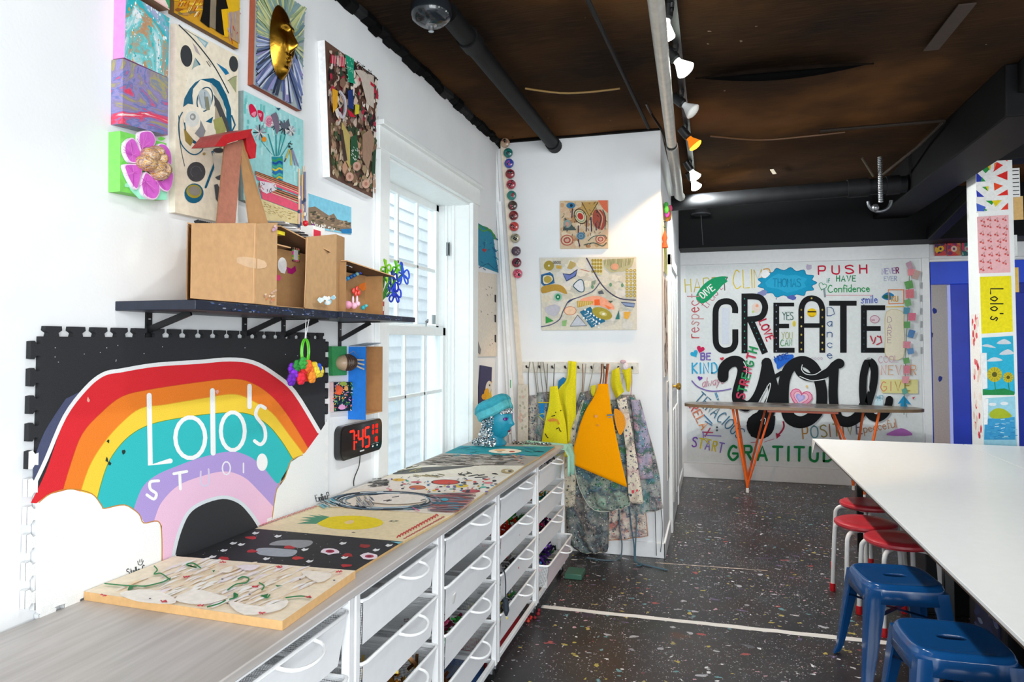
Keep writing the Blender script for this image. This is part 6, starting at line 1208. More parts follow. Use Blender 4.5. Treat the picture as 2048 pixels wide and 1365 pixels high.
drape('apron', 'clean bright orange apron hanging in front of all the others', [(1196, 768), (1190, 790), (1172, 820), (1160, 850), (1152, 880), (1140, 920), (1138, 925)], [(1216, 768), (1220, 800), (1226, 840), (1238, 900), (1248, 945), (1254, 970), (1254, 975)], YE-.18, 'ffa400', fin(.9, 0, .2, 120, .04, 0, .1), .006, 1, bulge=.02,
      straps=[('7a4a30', [(1200, 770), (1203, 750), (1203, 728)], .005), ('8a5a38', [(1206, 768), (1208, 750), (1206, 728)], .005), ('c85a20', [(1212, 768), (1215, 745), (1217, 728)], .006), ('6a3a28', [(1210, 768), (1212, 750), (1214, 728)], .004)], extra=pocket)
drape('apron', 'olive apron corner with yellow trim peeping beside the orange apron neck', [(1182, 772), (1182, 785), (1186, 795)], [(1192, 770), (1192, 780), (1190, 790)], YE-.13, 'd8d020', None, .004, 1)
for k, (x, lab, col, pth) in enumerate(((1245, 'left teal grey apron tape trailing onto the floor', '5a6e78', [(1238, 1020, -.04), (1240, 1060, -.05), (1244, 1090, -.06), (1239, 1112, -.09)]), (1262, 'knotted blue grey apron tape trailing onto the floor', '4a6a7c', [(1258, 1010, -.05), (1262, 1050, -.06), (1268, 1090, -.08), (1270, 1118, -.12)]), (1270, 'right blue grey apron tape hanging beside the knotted one', '587888', [(1272, 1010, -.04), (1273, 1050, -.06), (1271, 1090, -.07), (1272, 1115, -.1)]))):
    o = MB(); pts = [tuple(at(1, YE-.02+q[2], q[0], q[1])) for q in pth]; e = V(pts[-1]); e.z = .006; pts[-1] = tuple(e)
    tail = [(e.x+(-.08 if k == 0 else .05), e.y-.07, .006), (e.x+(-.22 if k == 0 else .02 if k == 1 else .22), e.y-.05-.05*k, .006)]
    o.tube(smooth_path(pts+tail, False, 4), .005, col, 6); tag(o.build('apron_tape', CLOTH()), lab, 'tape')
o = MB(); p = at(1, YE-.135, 1035, 770); q = at(1, YE-.135, 1057, 905); o.box((p.x, YE-.135, 0), (q.x-.005, YE-.12, p.z), 'd9cfbf'); a = Art(o, lambda px, py: at(1, YE-.135, px, py), (0, -1, 0)); rng = random.Random(55)
for i in range(40): x, y = rng.uniform(1038, 1054), rng.uniform(775, 900); a.poly(blob(rng, x, y, 2.5, 3.5, 7), rng.choice(['c8bca8', 'b8b09c', 'd8b0a0', 'a8a890', 'cfc8b8']))
tag(o.build('narrow_board', PAINT(), bevel=.003), 'narrow stained cream board standing behind the mannequin head by the aprons', 'board')
# planks leaning in the corner
def plank(label, pt, pb, y, wdt, th, col, name='leaning_plank', marks=None, cat='plank'):
    t_ = at(1, y, *pt); b_ = at(1, y, *pb); d = (b_-t_); b_ = t_+d*((t_.z-.0)/(t_.z-b_.z)); b_.y -= .04; t_.y += .0
    o = MB(); o.beam(b_+V((0, 0, .004)), t_, th, wdt, col, (1, 0, 0))
    if marks:
        for f_, c in marks:
            m = b_.lerp(t_, f_); o.beam(m-V((0, th/2+.0004, .03)), m+V((0, -th/2-.0004, .03)), .001, wdt*.3, c, (1, 0, 0))
    return tag(o.build(name, fin(.5, 0, .1, 20, .06), bevel=.002), label, cat)
plank('tall white plank leaning deepest in the corner by the window', (989, 281), (1026, 900), YE-.04, .03, .02, 'eef0f0')
plank('shorter white plank with green and purple paint smears, leaning in the corner', (1000, 404), (1032, 900), YE-.075, .026, .02, 'f0f2f4', marks=[(.38, '9a8ad0'), (.47, '68b878'), (.3, '8a78c8')])
gs = T('painted_cap_strip', 'tall wooden strip with a row of painted bottle caps, leaning against the end wall', 'strip', at(1, YE-.06, 1040, 900))
t_ = at(1, YE-.05, 1005, 281); b_ = at(1, YE-.05, 1043, 780); b_ = t_+(b_-t_)*(t_.z/(t_.z-b_.z)); o = MB(); o.beam(b_+V((0, 0, .004)), t_, .012, .036, 'e6d8c4', (1, 0, 0)); o.build('wood_strip', fin(.6, 0, .1, 30, .1), gs, bevel=.002)
for (px, py, c, c2) in ((1008, 287, 'b89a80', '8a5a4a'), (1014, 307, '1f6a64', '123a3a'), (1016, 328, '3a4aa0', 'a84a90'), (1018, 349, '8a2c34', '4a1c24'), (1020, 370, 'a83848', '5a1c2c'), (1021, 392, '2c7a70', '8a3a44'), (1023, 412, '4a3a34', 'a83c50'), (1025, 432, '7a2a2c', '4a1a1c'), (1026, 454, 'c04844', '8a3030'), (1028, 477, 'b0a488', '6a6a58'), (1030, 503, '5a4450', '8a8078'), (1031, 526, '7a2a3c', '2c1a20'), (1033, 548, 'd86078', 'a83a50')):
    o = MB(); c_ = at(1, YE-.065, px, py)+V((.012, 0, 0)); o.lathe([(.0, 0), (.033, 0), (.036, -.006), (.034, -.02), (.026, -.026), (.012, -.028), (0, -.028)], c_, c, 18, 'y')
    rg = random.Random(px)
    for k in range(5): o.ball(c_+V((rg.uniform(-.018, .018), -.027, rg.uniform(-.018, .018))), (.011, .004, .011), rg.choice([c2, c, '1a1a1a', c2]), 7, 5)
    o.build('bottle_cap', GLOSS(), gs)
# ================================================================== corridor wall: collages and hung bits
def side_sheet(label, y0, y1, z0, z1, cols, seed, tilt=.0, name='collage_sheet'):
    o = MB(); rng = random.Random(seed); x = XE+.002; o.box((XE+.001, y0, z0), (x+.004, y1, z1), 'efe6dc'); a = Art(o, lambda p, q: V((x+.004, p, q)), (1, 0, 0))
    for i in range(60):
        a.poly([(min(max(p, y0), y1), min(max(q, z0), z1)) for p, q in blob(rng, rng.uniform(y0+.02, y1-.02), rng.uniform(z0+.02, z1-.02), .04, .06, 7, .5)], rng.choice(cols))
    return tag(o.build(name, PAINT(), smooth=False), label, 'collage')
side_sheet('torn brown and white paper collage hung low on the corridor wall before the door', 5.12, 5.52, 1.25, 1.98, ['e8ddd0', 'b08a78', '6a4a40', 'f4ece4', '3a2c28', 'd8c0b0', 'c8b0a0'], 61)
side_sheet('yellow green paper collage high on the corridor wall before the door', 5.16, 5.5, 2.02, 2.40, ['e8f0d8', 'b8cc48', 'f4f4ee', '8aa030', 'd8dcc8', 'e8e4d8'], 62)
o = MB(); rng = random.Random(63)
for i in range(12): y = 5.14+i*.03; o.ball((XE+.02+rng.uniform(0, .02), y, 2.46+rng.uniform(-.02, .09)), (.018, .02, .03), rng.choice(['e85a8a', 'd84a3c', '48b048', '4a9ac8', 'e8a83c', 'c84ac0']), 8, 6)
tag(o.build('paper_flower_garland', CLOTH()), 'pink, red and green crepe paper garland at the top of the corridor wall', 'garland', kind='stuff')
t = T('hanging_ornament', 'coral paper ornament on a dark string at the corridor wall corner', 'ornament', (XE+.02, 5.06, 2.2)); q = V((XE+.02, 5.04, 2.3))
o = MB(); o.tube([q+V((0, 0, .12)), q], .0025, '2c3038', 5); o.ball(q+V((0, 0, .07)), .009, '2c3038', 7, 5); o.ball(q+V((0, 0, .03)), .009, '3a5a4a', 7, 5); o.build('string', SATIN(), t)
o = MB(); o.lathe([(.004, 0), (.02, -.05), (.012, -.075), (.026, -.12), (.0, -.11)], q, 'e8643c', 10); o.build('paper_tassel', PAINT(), t)
side_sheet('tall narrow strip of blue and white painted paper at the foot of the corridor wall', 5.42, 5.6, .45, 1.2, ['d8dce0', 'b0b8c4', '3a6ab0', 'e8e8e8', '9aa4a8', 'c8d0d4'], 64)
# ================================================================== back wall: the written mural
MY = YB-.012
mur = MB(); P = [at(1, MY, *c) for c in ((1371, 537), (1838, 519), (1838, 940), (1371, 940))]
x0, x1 = P[0].x, P[1].x; mur.box((x0, MY, .175), (x1, YB-.001, 2.365), 'e8ecec')
a = Art(mur, lambda px, py: at(1, MY, px, py), (0, -1, 0), .0006, .00004)
zA, zB, zC = zpx(1360, 480, 4.096), zpx(1360, 680, 4.096), zpx(1360, 800, 4.096)
K = '141517'
# smaller words first
a.text('HAPPY', 1371, 585, 26, 'c8b850', 2, .8, -3, 2.5, cols=['d8c860', 'c8b450', 'd0c468', 'b8a850', '5a5a4c'])
a.text('CLIMB', 1467, 577, 36, 'e0c440', 2.2, .62, -2, 2, cols=['e4cc48', 'e4d050', 'e0c858', 'e8d078', 'e0a850'])
a.text('trust', 1412, 620, 22, 'c88090', 1.6, .9, -52, 1.5, cols=['b86878', 'c88898', 'd0909c'])
a.poly(smooth_path(zA('140,500 135,450 190,370 260,320 330,300 390,303 370,320 390,340 350,370 290,440 230,500 180,520'), True, 4), '18a06a')
a.text('DIVE', 1406, 598, 13, 'f4f8f4', 2.6, .85, -38, 2.5)
a.text('respect', 1398, 676, 26, 'c06a70', 2.2, .8, -90, 1.8, cols=['c85a60', 'c87880', 'c89090', 'd0a0a0'])
pts = []
for i in range(13): t = 2*math.pi*i/13; pts += [(1574+54*math.cos(t-.24)*.95, 566+26*math.sin(t-.24)*.95), (1574+60*math.cos(t)*1.0, 566+31*math.sin(t))]
a.poly(smooth_path(pts, True, 3), '159cc8'); a.stroke(smooth_path(pts, True, 3), 1.4, '1478a4', closed=True); a.poly(blob(random.Random(1), 1574, 566, 40, 18, 12, .2), '2aaad4'); a.text('THOMAS', 1546, 574, 16, '1488b4', 2, .7, 0, 2)
a.poly(blob(random.Random(4), 1525, 587, 10, 6, 9), '8a90c0'); a.poly(blob(random.Random(5), 1584, 595, 8, 5, 9), '5a6ab8'); a.poly(blob(random.Random(6), 1530, 548, 9, 8, 9), 'fafafa'); a.poly(blob(random.Random(7), 1617, 535, 7, 6, 9), 'c0b4cc')
a.text('PUSH', 1637, 549, 16, 'c82040', 3, 1.55, -1.5, 5)
a.text('HAVE', 1673, 563, 11, '2a8a5a', 2, 1.0, 0, 3); a.text('Confidence', 1656, 585, 14, '3aa064', 2, 1.0, -1, 1.8); a.text('if', 1654, 566, 9, '4a9a88', 1.4); a.stroke([(1652, 591), (1744, 591)], 1.2, 'd8a0a8'); a.heart(1645, 573, 8, '4aa078', .3, 1.4); a.stroke([(1648, 578), (1650, 595)], 4, '8a98a0', cap=False)
a.text('NEVER', 1764, 549, 11, 'b0a8cc', 2, .8, -4, 2, cols=['b8b0d4', 'a8a4c8', 'c0b8d8', '9a80b0', '8a3a6a']); a.text('EVER', 1768, 562, 9, 'a8b0cc', 1.4, .9)
a.text('smile', 1722, 607, 15, '5a70c4', 1.8, .9, -2, 2.2); a.poly(smooth_path(zA('1650,470 1700,430 1750,450 1745,480 1700,495'), True, 3), '2a80b8'); a.ell(1772, 594, 6, 4, '2a6a58')
for c, w_ in (('e86a38', 2.2), ('f0a040', 1.2)): a.stroke(zA('1705,410 1830,410 1832,520 1710,525'), w_, c, closed=True)
a.stroke(zA('1690,550 1832,548'), 1.8, 'f0c038'); a.text('KU', 1783, 603, 10, 'e0a848', 2, .9)
# CREATE
def bar(pts, w_, col=K, smooth=False, cap=False): a.stroke(pts, w_, col, smooth=smooth, cap=cap)
w1 = 12
bar(smooth_path([(1470, 627), (1470, 616), (1464, 606), (1453, 603), (1440, 606), (1432, 618), (1431, 640), (1431, 672), (1433, 690), (1442, 700), (1453, 701.5), (1464, 698), (1470, 688), (1470.5, 672), (1470.5, 659)], False, 3), w1)
bar([(1489, 587.5), (1489, 707)], w1); bar(smooth_path([(1489, 593.5), (1510, 593.5), (1523, 598), (1530, 612), (1527, 628), (1516, 637), (1489, 640)], False, 4), w1); bar([(1500, 638), (1530, 707)], 13)
bar([(1552.5, 606), (1552.5, 706)], 11.5); bar([(1547, 609.5), (1588, 609.5)], 7.5); bar([(1547, 652.5), (1578, 652.5)], 9); bar([(1547, 701), (1589, 701)], 10)
bar(smooth_path([(1602.5, 706), (1602.5, 640), (1603, 616), (1610, 602), (1623, 597), (1637, 602), (1644, 616), (1644.5, 640), (1644.5, 706)], False, 4), 11.5); bar([(1600, 651.5), (1647, 651.5)], 9)
bar([(1658, 607), (1713, 607)], 10); bar([(1686.5, 604), (1686.5, 706)], 13); bar([(1727.5, 611), (1727.5, 706)], 11.5); bar([(1722, 616), (1770, 616)], 10); bar([(1724, 657.5), (1761, 657.5)], 9.5); bar([(1722, 701), (1772, 701)], 10)
rng = random.Random(71)
for x in (1602.5, 1644.5):
    for y in (620, 635, 653, 670, 686, 699): a.ell(x, y, 1.7, 2, rng.choice(['c8b050', 'a08a3c', 'd8c878']))
a.ell(1623, 597, 1.8, 1.8, 'd8c050')
for x in (1489, 1552.5, 1727.5):
    for y in range(598, 704, 13): a.ell(x, y, 1.2, 1.6, {1489: '3aa090', 1552.5: '8a90b0', 1727.5: '2a4a5a'}[x])
for t in range(6): a.ell(1504+4.6*t, 645+11*t, 1.2, 1.4, '3a8a88')
a.poly([(1444, 616), (1458, 616), (1458, 688), (1444, 688)], 'dde4f0')
# fill words
a.ell(1512, 616, 8, 10, 'f0dcd0'); a.ell(1514, 612, 3, 3, 'f0a888'); a.ell(1506, 624, 2.5, 2.5, 'c8dc88'); a.text('LOVE', 1518, 644, 15, 'c82a48', 3, .85, 68, 2.5)
a.text('YES', 1565, 640, 15, '3a6a60', 1.4, .62, 0, 2); a.text('YOU', 1563, 678, 13, 'b8bc8c', 1.3, .7, 0, 2); a.text('CAN', 1561, 692, 12, '4a9a5a', 1.4, .8, 0, 2); a.ell(1588, 648, 3, 6, 'e0c838')
a.ell(1623.5, 626, 9.5, 9, 'f4cc18'); a.stroke([(1615, 624), (1632, 624)], 2.6, '3a3010', cap=False); a.stroke([(1619, 632), (1624, 634), (1628, 632)], 1, '6a5210', smooth=True)
a.text('Dance', 1660, 632, 17, '4a6a98', 1.6, 1.3, 0, 0, down=True)
a.ell(1749, 639, 10, 8, 'e8d4dc'); a.stroke([(1749+9*math.cos(t), 639+7.5*math.sin(t)) for t in [k*.5 for k in range(13)]], 1.3, 'b8788c', closed=True); a.text('uu', 1743, 642, 5, 'b8788c', 1)
for p in ('1560,790 1575,830', '1600,800 1590,840 1580,850', '1615,790 1640,800', '1640,790 1650,840 1610,860'): a.stroke(zA(p), 2.6, 'c43848')
a.poly(smooth_path(zA('1690,590 1820,590 1830,700 1828,960 1690,960 1680,800'), True, 3), 'f0e8d0'); a.stroke(smooth_path(zA('1690,590 1820,590 1830,700 1828,960 1690,960 1680,800'), True, 3), 1.2, 'd8c890', closed=True); a.text('DARE', 1778, 645, 11, 'b898a8', 1.3, 1.2, 0, 0, down=True)
a.heart(1389, 708, 8, '30b0dc', -.5); a.heart(1401, 699, 8, 'd0285c', .3); a.text('BE', 1402, 720, 13, '7a68b4', 3, 1.0, 0, 3); a.heart(1444, 718, 4, 'd03c4c', -.2); a.text('KIND', 1385, 747, 20, '38acd8', 3.2, .85, -1, 3.5)
a.heart(1400, 757, 5, '6a3ca8', .2); a.text('always', 1404, 775, 17, 'c890a0', 1.6, .85, -10, 1.4, slant=.3); a.stroke(smooth_path([(1384, 762), (1396, 774), (1418, 782), (1440, 782), (1462, 778)], False, 4), 2.2, '7a64b0')
a.text('TENACIOUS', 1389, 800, 22, '4a7a98', 2.2, .72, 42, 2.8); a.text('!!', 1435, 800, 14, '5a9ac0', 2, .8, -20, 2)
a.stroke([(1408, 830), (1424, 847)], 2.4, '4a80a8'); a.stroke([(1411, 843), (1424, 851)], 2, '4a80a8'); a.ell(1434, 855, 2, 2, '4a5a68'); a.ell(1434, 861, 2, 2, '4a5a68')
a.text('RELAX', 1379, 815, 17, 'd86a58', 2.4, .9, 62, 3, cols=['d85a60', 'd87858', 'e0885c', 'e8904c', 'c84c6c'])
a.stroke(zC('190,260 192,325'), 2, '9a80cc'); a.stroke(zC('195,290 335,297'), 2, '9a80cc'); a.text('START', 1384, 893, 19, '8a6ac4', 2.6, .7, 12, 3.5, cols=['8a5ac0', 'e4cc3c', '9a80c8', 'dcc440', '8a70c0']); a.text('A', 1418, 888, 16, 'e0c83c', 2.4, .8, -60)
a.text('GRATITUDE', 1457, 919, 27, '1f8a4a', 5, 1.0, 1, 4.2)
a.text('POSITIVE', 1606, 878, 24, 'b88838', 2.4, .78, -5, 3.4, cols=['c08a38', '6a9aa0', '9a8a48', 'b07a58', '8a8a50', 'a86a48', 'b0a058', '7a6a80']); a.text('peaceful', 1728, 866, 17, 'c89878', 1.8, .9, -10, 1.6)
a.poly(smooth_path(zC('1690,290 1760,245 1830,235 1900,290'), True, 3), 'c478c8')
a.stroke(smooth_path(zC('845,175 850,220 830,260 800,290'), False, 4), 3.4, 'b02844', cap=False); a.poly(zC('785,270 825,290 790,320'), 'b02844'); a.stroke(zC('580,350 640,345'), 1.6, 'c86a78'); a.stroke(zC('690,345 770,320'), 1.2, 'c8889a')
a.text('COOL', 1757, 726, 13, 'd8b0bc', 1.4, .9, -2, 2.2); a.text('NEVER', 1762, 750, 19, 'e0a07c', 1.8, .85, 0, 3, cols=['e8a088', 'e0b080', 'e4a890', 'dc98a0', 'e0a878']); a.poly(zB('1640,325 1945,325 1945,440 1650,435'), 'e8e09c'); a.text('GIVE', 1761, 782, 18, 'd8906c', 2, .95, 0, 4.5, cols=['e0906c', 'd89878', 'c8a050', 'b8983c'])
a.text('UP', 1752, 805, 14, '7ab8cc', 1.4, .7); a.ell(1757, 806, 9, 9, 'd4ecf4'); a.text('19', 1753, 802, 9, '6aacc8', 1.2, .7); a.poly(zB('1830,455 1890,530 1850,520 1860,550 1800,550 1810,520 1780,525'), '2a98cc'); a.poly(zB('1900,470 1925,465 1905,490'), 'd85a6a')
a.poly(smooth_path(zB('765,160 830,130 920,120 925,150 870,190 800,245 790,200'), True, 2), '2468d0'); a.text('MORE', 1551, 724, 11, '1c4ca8', 2, .8, -14, 2); a.text('oooo', 1622, 720, 9, 'd0c4d4', 1, 1)
# YOU in thick script
def fat(p, w_, hi=True): a.stroke(smooth_path(zB(p), False, 6), w_*1.1, K)
fat('352,305 358,240 395,195 445,175 490,190 515,240 505,310 480,400 470,470 490,520 540,545', 20); fat('540,540 590,520 640,450 680,340 705,220 712,185', 17)
fat('708,190 735,290 765,400 770,480 745,560 700,650 650,720', 19); a.ell(1521, 851, 28, 27, K, rot=-.3); a.poly(zB('545,680 560,640 610,605 700,600 780,625 775,700 720,780 640,812 580,790'), K); a.stroke(smooth_path(zB('640,620 700,540 745,450'), False, 4), 12, K); a.stroke(smooth_path(zB('780,300 830,270'), False, 3), 8, K)
fat('845,540 845,430 855,330 890,240 950,190 1020,180 1085,220 1130,300 1155,400 1160,480 1155,545', 20); fat('870,560 900,640 980,675 1060,650 1120,590', 22)
fat('960,215 985,270 1050,305 1130,300 1210,265 1265,210 1295,190', 15); a.ell(1360+1300/4.096, 680+195/4.096, 11, 10, K)
fat('1262,215 1255,330 1252,440 1258,545', 17); fat('1258,540 1290,640 1360,672 1420,655 1470,610 1500,545', 19)
fat('1505,540 1495,430 1500,300 1525,200 1555,180 1585,220 1590,300 1575,400 1545,500 1530,560 1560,620 1620,640 1680,600 1705,530 1712,490', 14)
for p in ('520,180 545,240 535,330', '700,520 735,400 730,360 640,520', '1000,205 995,245 1030,280 1100,285 1160,250', '980,300 1080,335 1190,320', '1550,260 1540,330 1545,420', '660,660 680,640 700,650 690,690', '1500,160 1560,155'): a.stroke(smooth_path(zB(p), False, 5), 1.6, 'e4e8e8')
a.text('STRENGTH', 1488, 798, 16, 'c83a58', 3.4, .95, -75, 2.6, cols=['c84060', '2a9a58', 'c8405c', '30a060', 'd0486a', '2a9058', 'c83c58', '2c9a5c'])
a.heart(1601, 796, 22, 'f0a8c0', .25); a.heart(1601, 797, 22, 'd8487c', .25, 1.6); a.heart(1601, 796, 16, 'f4c8d4', .25); a.heart(1601, 796, 15, 'd86088', .25, 1.4); a.heart(1600, 796, 10, 'a8a8e0', .25); a.heart(1600, 796, 6, 'c8b8e8', .25); a.ell(1613, 773, 2, 2.6, 'f0c878')
for y in range(565, 720, 26): a.poly([(1842-2, y), (1845-1, y), (1845-1, y+13), (1842-2, y+13)], 'a8acb0')
tag(mur.build('mural_panel', fin(.55, 0, .05, 40, .05, 0, .12), smooth=False), 'white mural panel reading CREATE YOU in black among bright hand drawn words', 'mural')
# paper garland hanging over the right part of the mural
o = MB(); rng = random.Random(72); gy = MY-.03
o.tube([at(1, gy, 1820, 524), at(1, gy, 1812, 700), at(1, gy, 1808, 830)], .003, '5a7a5a', 5)
g = T('paper_chain', 'hanging chain of pink, green and blue paper pieces at the right of the mural', 'garland', at(1, gy, 1812, 830)); o.build('string', CLOTH(), g)
for i, (py, dx, c, w_, h_) in enumerate(((532, 0, 'c8a0b0', 9, 14), (545, 4, 'e89098', 12, 12), (550, 14, 'c8a8a0', 10, 16), (570, 0, '6aa860', 13, 14), (588, 2, 'e08088', 14, 16), (606, -1, '78b070', 10, 12), (622, -3, '5a98b0', 10, 12), (634, 8, 'e07890', 12, 14), (650, -1, '6aa868', 10, 12), (668, 8, '5a8ac0', 10, 14), (690, 0, 'e090a0', 12, 12), (703, 8, '6a98c8', 10, 10), (722, 0, '70a868', 10, 10), (740, 2, 'e08898', 10, 14), (760, 0, 'e8a0a8', 11, 13), (783, -1, '6ab0a0', 8, 10))):
    o = MB(); x = 1819-(py-524)*.035+dx; t = rng.uniform(-.4, .4); P = [at(1, gy-.006*(i % 3), x+p*w_*.6*math.cos(t)-q*h_*.6*math.sin(t), py+p*w_*.6*math.sin(t)+q*h_*.6*math.cos(t)) for p, q in ((-1, -.8), (.9, -1), (1, .8), (-.8, 1))]
    o.prism(P, (.004, -.004, 0), c); o.build('paper_piece', PAINT(), g, smooth=False)
# small framed pictures over the blue door
for i, (u0, u1, cs, lb) in enumerate(((1870, 1892, ['c84a4c', '8a4a8a', 'e8b838', '4a3a5a'], 'left small picture with a yellow flower in the row above the blue door'), (1895, 1921, ['d84a4a', 'c87a4a', 'e8d0b8', '8a3a6a'], 'middle small red picture with a pale flower above the blue door'), (1924, 1946, ['2a6a6a', '3a2a4a', '8ab0a0', 'c83a5a'], 'right small teal and plum picture above the blue door, beside the column'))):
    o = MB(); p, q = at(1, YB-.045, u0, 512), at(1, YB-.045, u1, 484); o.box((p.x, YB-.045, p.z), (q.x, YB-.04, q.z), cs[0]); a = Art(o, lambda px, py: at(1, YB-.045, px, py), (0, -1, 0)); r = random.Random(i); m = (u0+u1)/2
    for k in range(14): a.poly([(min(max(x, u0), u1), min(max(y, 485), 511)) for x, y in blob(r, r.uniform(u0, u1), r.uniform(486, 510), 5, 5, 7)], r.choice(cs))
    a.ell(m, 498, 6, 6, cs[2]); a.ell(m, 498, 2.4, 2.6, cs[3]); o2 = o.build('small_picture', PAINT(), smooth=False); tag(o2, lb, 'picture', 'small pictures above the blue door')
# ================================================================== folding table with the oval top and orange hairpin legs
TZ = at(1, 7.3, 1600, 815).z; ot = T('oval_table', 'oval paint stained table on orange hairpin legs before the mural', 'table', (2.36, 7.53, 0))
TZ = .865; cx, cy, ra, rb = 2.375, 7.55, 1.12, .27
o = MB(); n = 56; ring = [(cx+ra*math.copysign(abs(math.cos(t))**.75, math.cos(t)), cy+rb*math.copysign(abs(math.sin(t))**.75, math.sin(t))) for t in [2*math.pi*i/n for i in range(n)]]
o.prism([V((x, y, TZ-.03)) for x, y in ring], (0, 0, .03), '8a8078', '7a6248'); a = Art(o, lambda x, y: V((x, y, TZ)), (0, 0, 1)); rng = random.Random(73)
for i in range(160): t, r = rng.uniform(0, 6.28), rng.random()**.5*.9; a.poly(blob(rng, cx+ra*r*math.cos(t), cy+rb*r*math.sin(t), rng.uniform(.01, .06), rng.uniform(.008, .02), 7), rng.choice(['b0b4bc', '6a6460', 'a8a098', '8ab0c0', '9a8a9a', '5a5450', 'c8c4c0', '7a8a94', '8a7a6a']))
o.build('tabletop', fin(.3, 0, .1, 20, .15), ot, smooth=False)
def hair(x, y, dx):
    o = MB(); t0, t1, f = V((x-dx*.55, y, TZ-.03)), V((x+dx, y+.05, TZ-.03)), V((x, y, .035)); f.x = x
    o.tube([t0, f+V((-.006, 0, .06)), f], .0125, 'e8661c', 8); o.tube([t1, f+V((.012, 0, .07)), f], .0105, 'd8581a', 8); o.beam(t0+V((-.03, 0, -.004)), t1+V((.03, 0, -.004)), .04, .008, 'c8501a')
    o.lathe([(.014, 0), (.016, .01), (.014, .045), (.0, .046)], (f.x, f.y, 0), 'f0ece8', 10); o.build('leg', SATIN(), ot)
fl_ = at(2, 0, 1496, 990); hair(fl_.x, 7.36, .24); hair(fl_.x+1.06, 7.36, -.26); hair(fl_.x+.02, 7.78, .2); hair(fl_.x+1.04, 7.78, -.2)
o = MB(); o.beam((fl_.x+.2, 7.4, TZ-.05), (fl_.x+.85, 7.4, TZ-.05), .03, .022, 'd0501c'); o.box((fl_.x-.1, 7.33, TZ-.036), (fl_.x+1.15, 7.42, TZ-.03), '3a2a20'); o.build('stretcher', SATIN(), ot)
# ================================================================== white work tables and stools at the right
def table(label, x0, x1, y0, y1, z):
    t = T('work_table', label, 'table', ((x0+x1)/2, (y0+y1)/2, 0), 'long white work tables at the right')
    o = MB(); o.box((x0, y0, z-.014), (x1, y1, z), 'f1f1f0'); o.build('tabletop', fin(.35, 0, 0, 20, .02), t, bevel=.002)
    o = MB(); o.box((x0+.002, y0+.002, z-.022), (x1-.002, y1-.002, z-.0145), '4a3626'); o.build('edge_board', SATIN(), t, smooth=False)
    o = MB(); 
    for x in (x0+.245, x1-.16): o.box((x, y0+.1, z-.075), (x+.03, y1-.1, z-.0225), '0c0c0d')
    o.build('underframe', SATIN(), t, smooth=False)
    for y in (y0+.35, (y0+y1)/2, y1-.36):
        for x in (x0+.26, x1-.145): o = MB(); o.box((x-.02, y-.02, 0), (x+.02, y+.02, z-.075), '0b0b0c'); o.build('leg', SATIN(), t, bevel=.003)
    return t
TZ2 = .75
t1 = table('long white topped work table nearest the aisle, with stools pushed under its edge', 2.292, 3.318, 1.25, 5.87, TZ2)
p = (2.292, 5.87)
o = MB(); o.prism([V((2.2895, 5.86, TZ2)), V((2.2895, 5.70, TZ2)), V((2.2895, 5.77, TZ2-.05)), V((2.2895, 5.86, TZ2-.115))], (-.003, 0, 0), 'f0ece8'); o.prism([V((2.286, 5.872, TZ2)), V((2.40, 5.872, TZ2)), V((2.37, 5.872, TZ2-.10)), V((2.286, 5.872, TZ2-.11))], (0, .003, 0), 'f0f0ee'); o.build('corner_flap', SATIN(), t1, smooth=False)
table('second white work table beyond the seam, before the papered column', 3.324, 4.35, 1.25, 5.87, TZ2)
# bins in the dark under the tables
for i, (x, y, w_, d_, h_, c, lb) in enumerate(((2.95, 3.75, .42, .5, .42, '1a1b1e', 'black storage bin under the white table behind the blue stools'), (2.85, 4.55, .4, .42, .38, '202124', 'black storage bin under the white table behind the red stools'), (2.95, 2.95, .42, .5, .42, '15161a', 'dark bin under the white table behind the middle blue stool'), (3.0, 5.3, .36, .4, .5, '141416', 'black bin under the far end of the white table'))):
    t = T('storage_bin', lb, 'bin', (x, y, 0), 'storage bins under the white table'); o = MB(); a_, b_ = V((x-w_/2, y-d_/2, 0)), V((x+w_/2, y+d_/2, h_))
    o.box((a_.x+.02, a_.y+.02, 0), (b_.x-.02, b_.y-.02, .01), c); th = .012
    for P in (((a_.x+.02, a_.y+.02), (b_.x-.02, a_.y+.02+th)), ((a_.x+.02, b_.y-.02-th), (b_.x-.02, b_.y-.02)), ((a_.x+.02, a_.y+.02+th), (a_.x+.02+th, b_.y-.02-th)), ((b_.x-.02-th, a_.y+.02+th), (b_.x-.02, b_.y-.02-th))): o.box((P[0][0], P[0][1], .01), (P[1][0], P[1][1], h_-.02), c)
    o.build('bin_body', SATIN(), t, bevel=.004); o = MB(); o.box((a_.x, a_.y, h_-.02), (b_.x, b_.y, h_), c); o.build('lid', SATIN(), t, bevel=.006)
    if i == 0:
        o = MB(); rng = random.Random(80)
        o.box((x-w_/2+.012, y-.16, .12), (x-w_/2+.0196, y+.12, .36), '2a3560')
        A_ = Art(o, lambda p_, q_: V((x-w_/2+.012, p_, q_)), (-1, 0, 0))
        for k in range(34): A_.poly(blob(rng, rng.uniform(y-.15, y+.11), rng.uniform(.13, .35), .03, .012, 7), rng.choice(['6a7ab0', '9aa8c8', '3a4a80', 'c0c8d8', '2a3058', '56689c']))
        o.build('printed_bag', SATIN(), t, smooth=False)
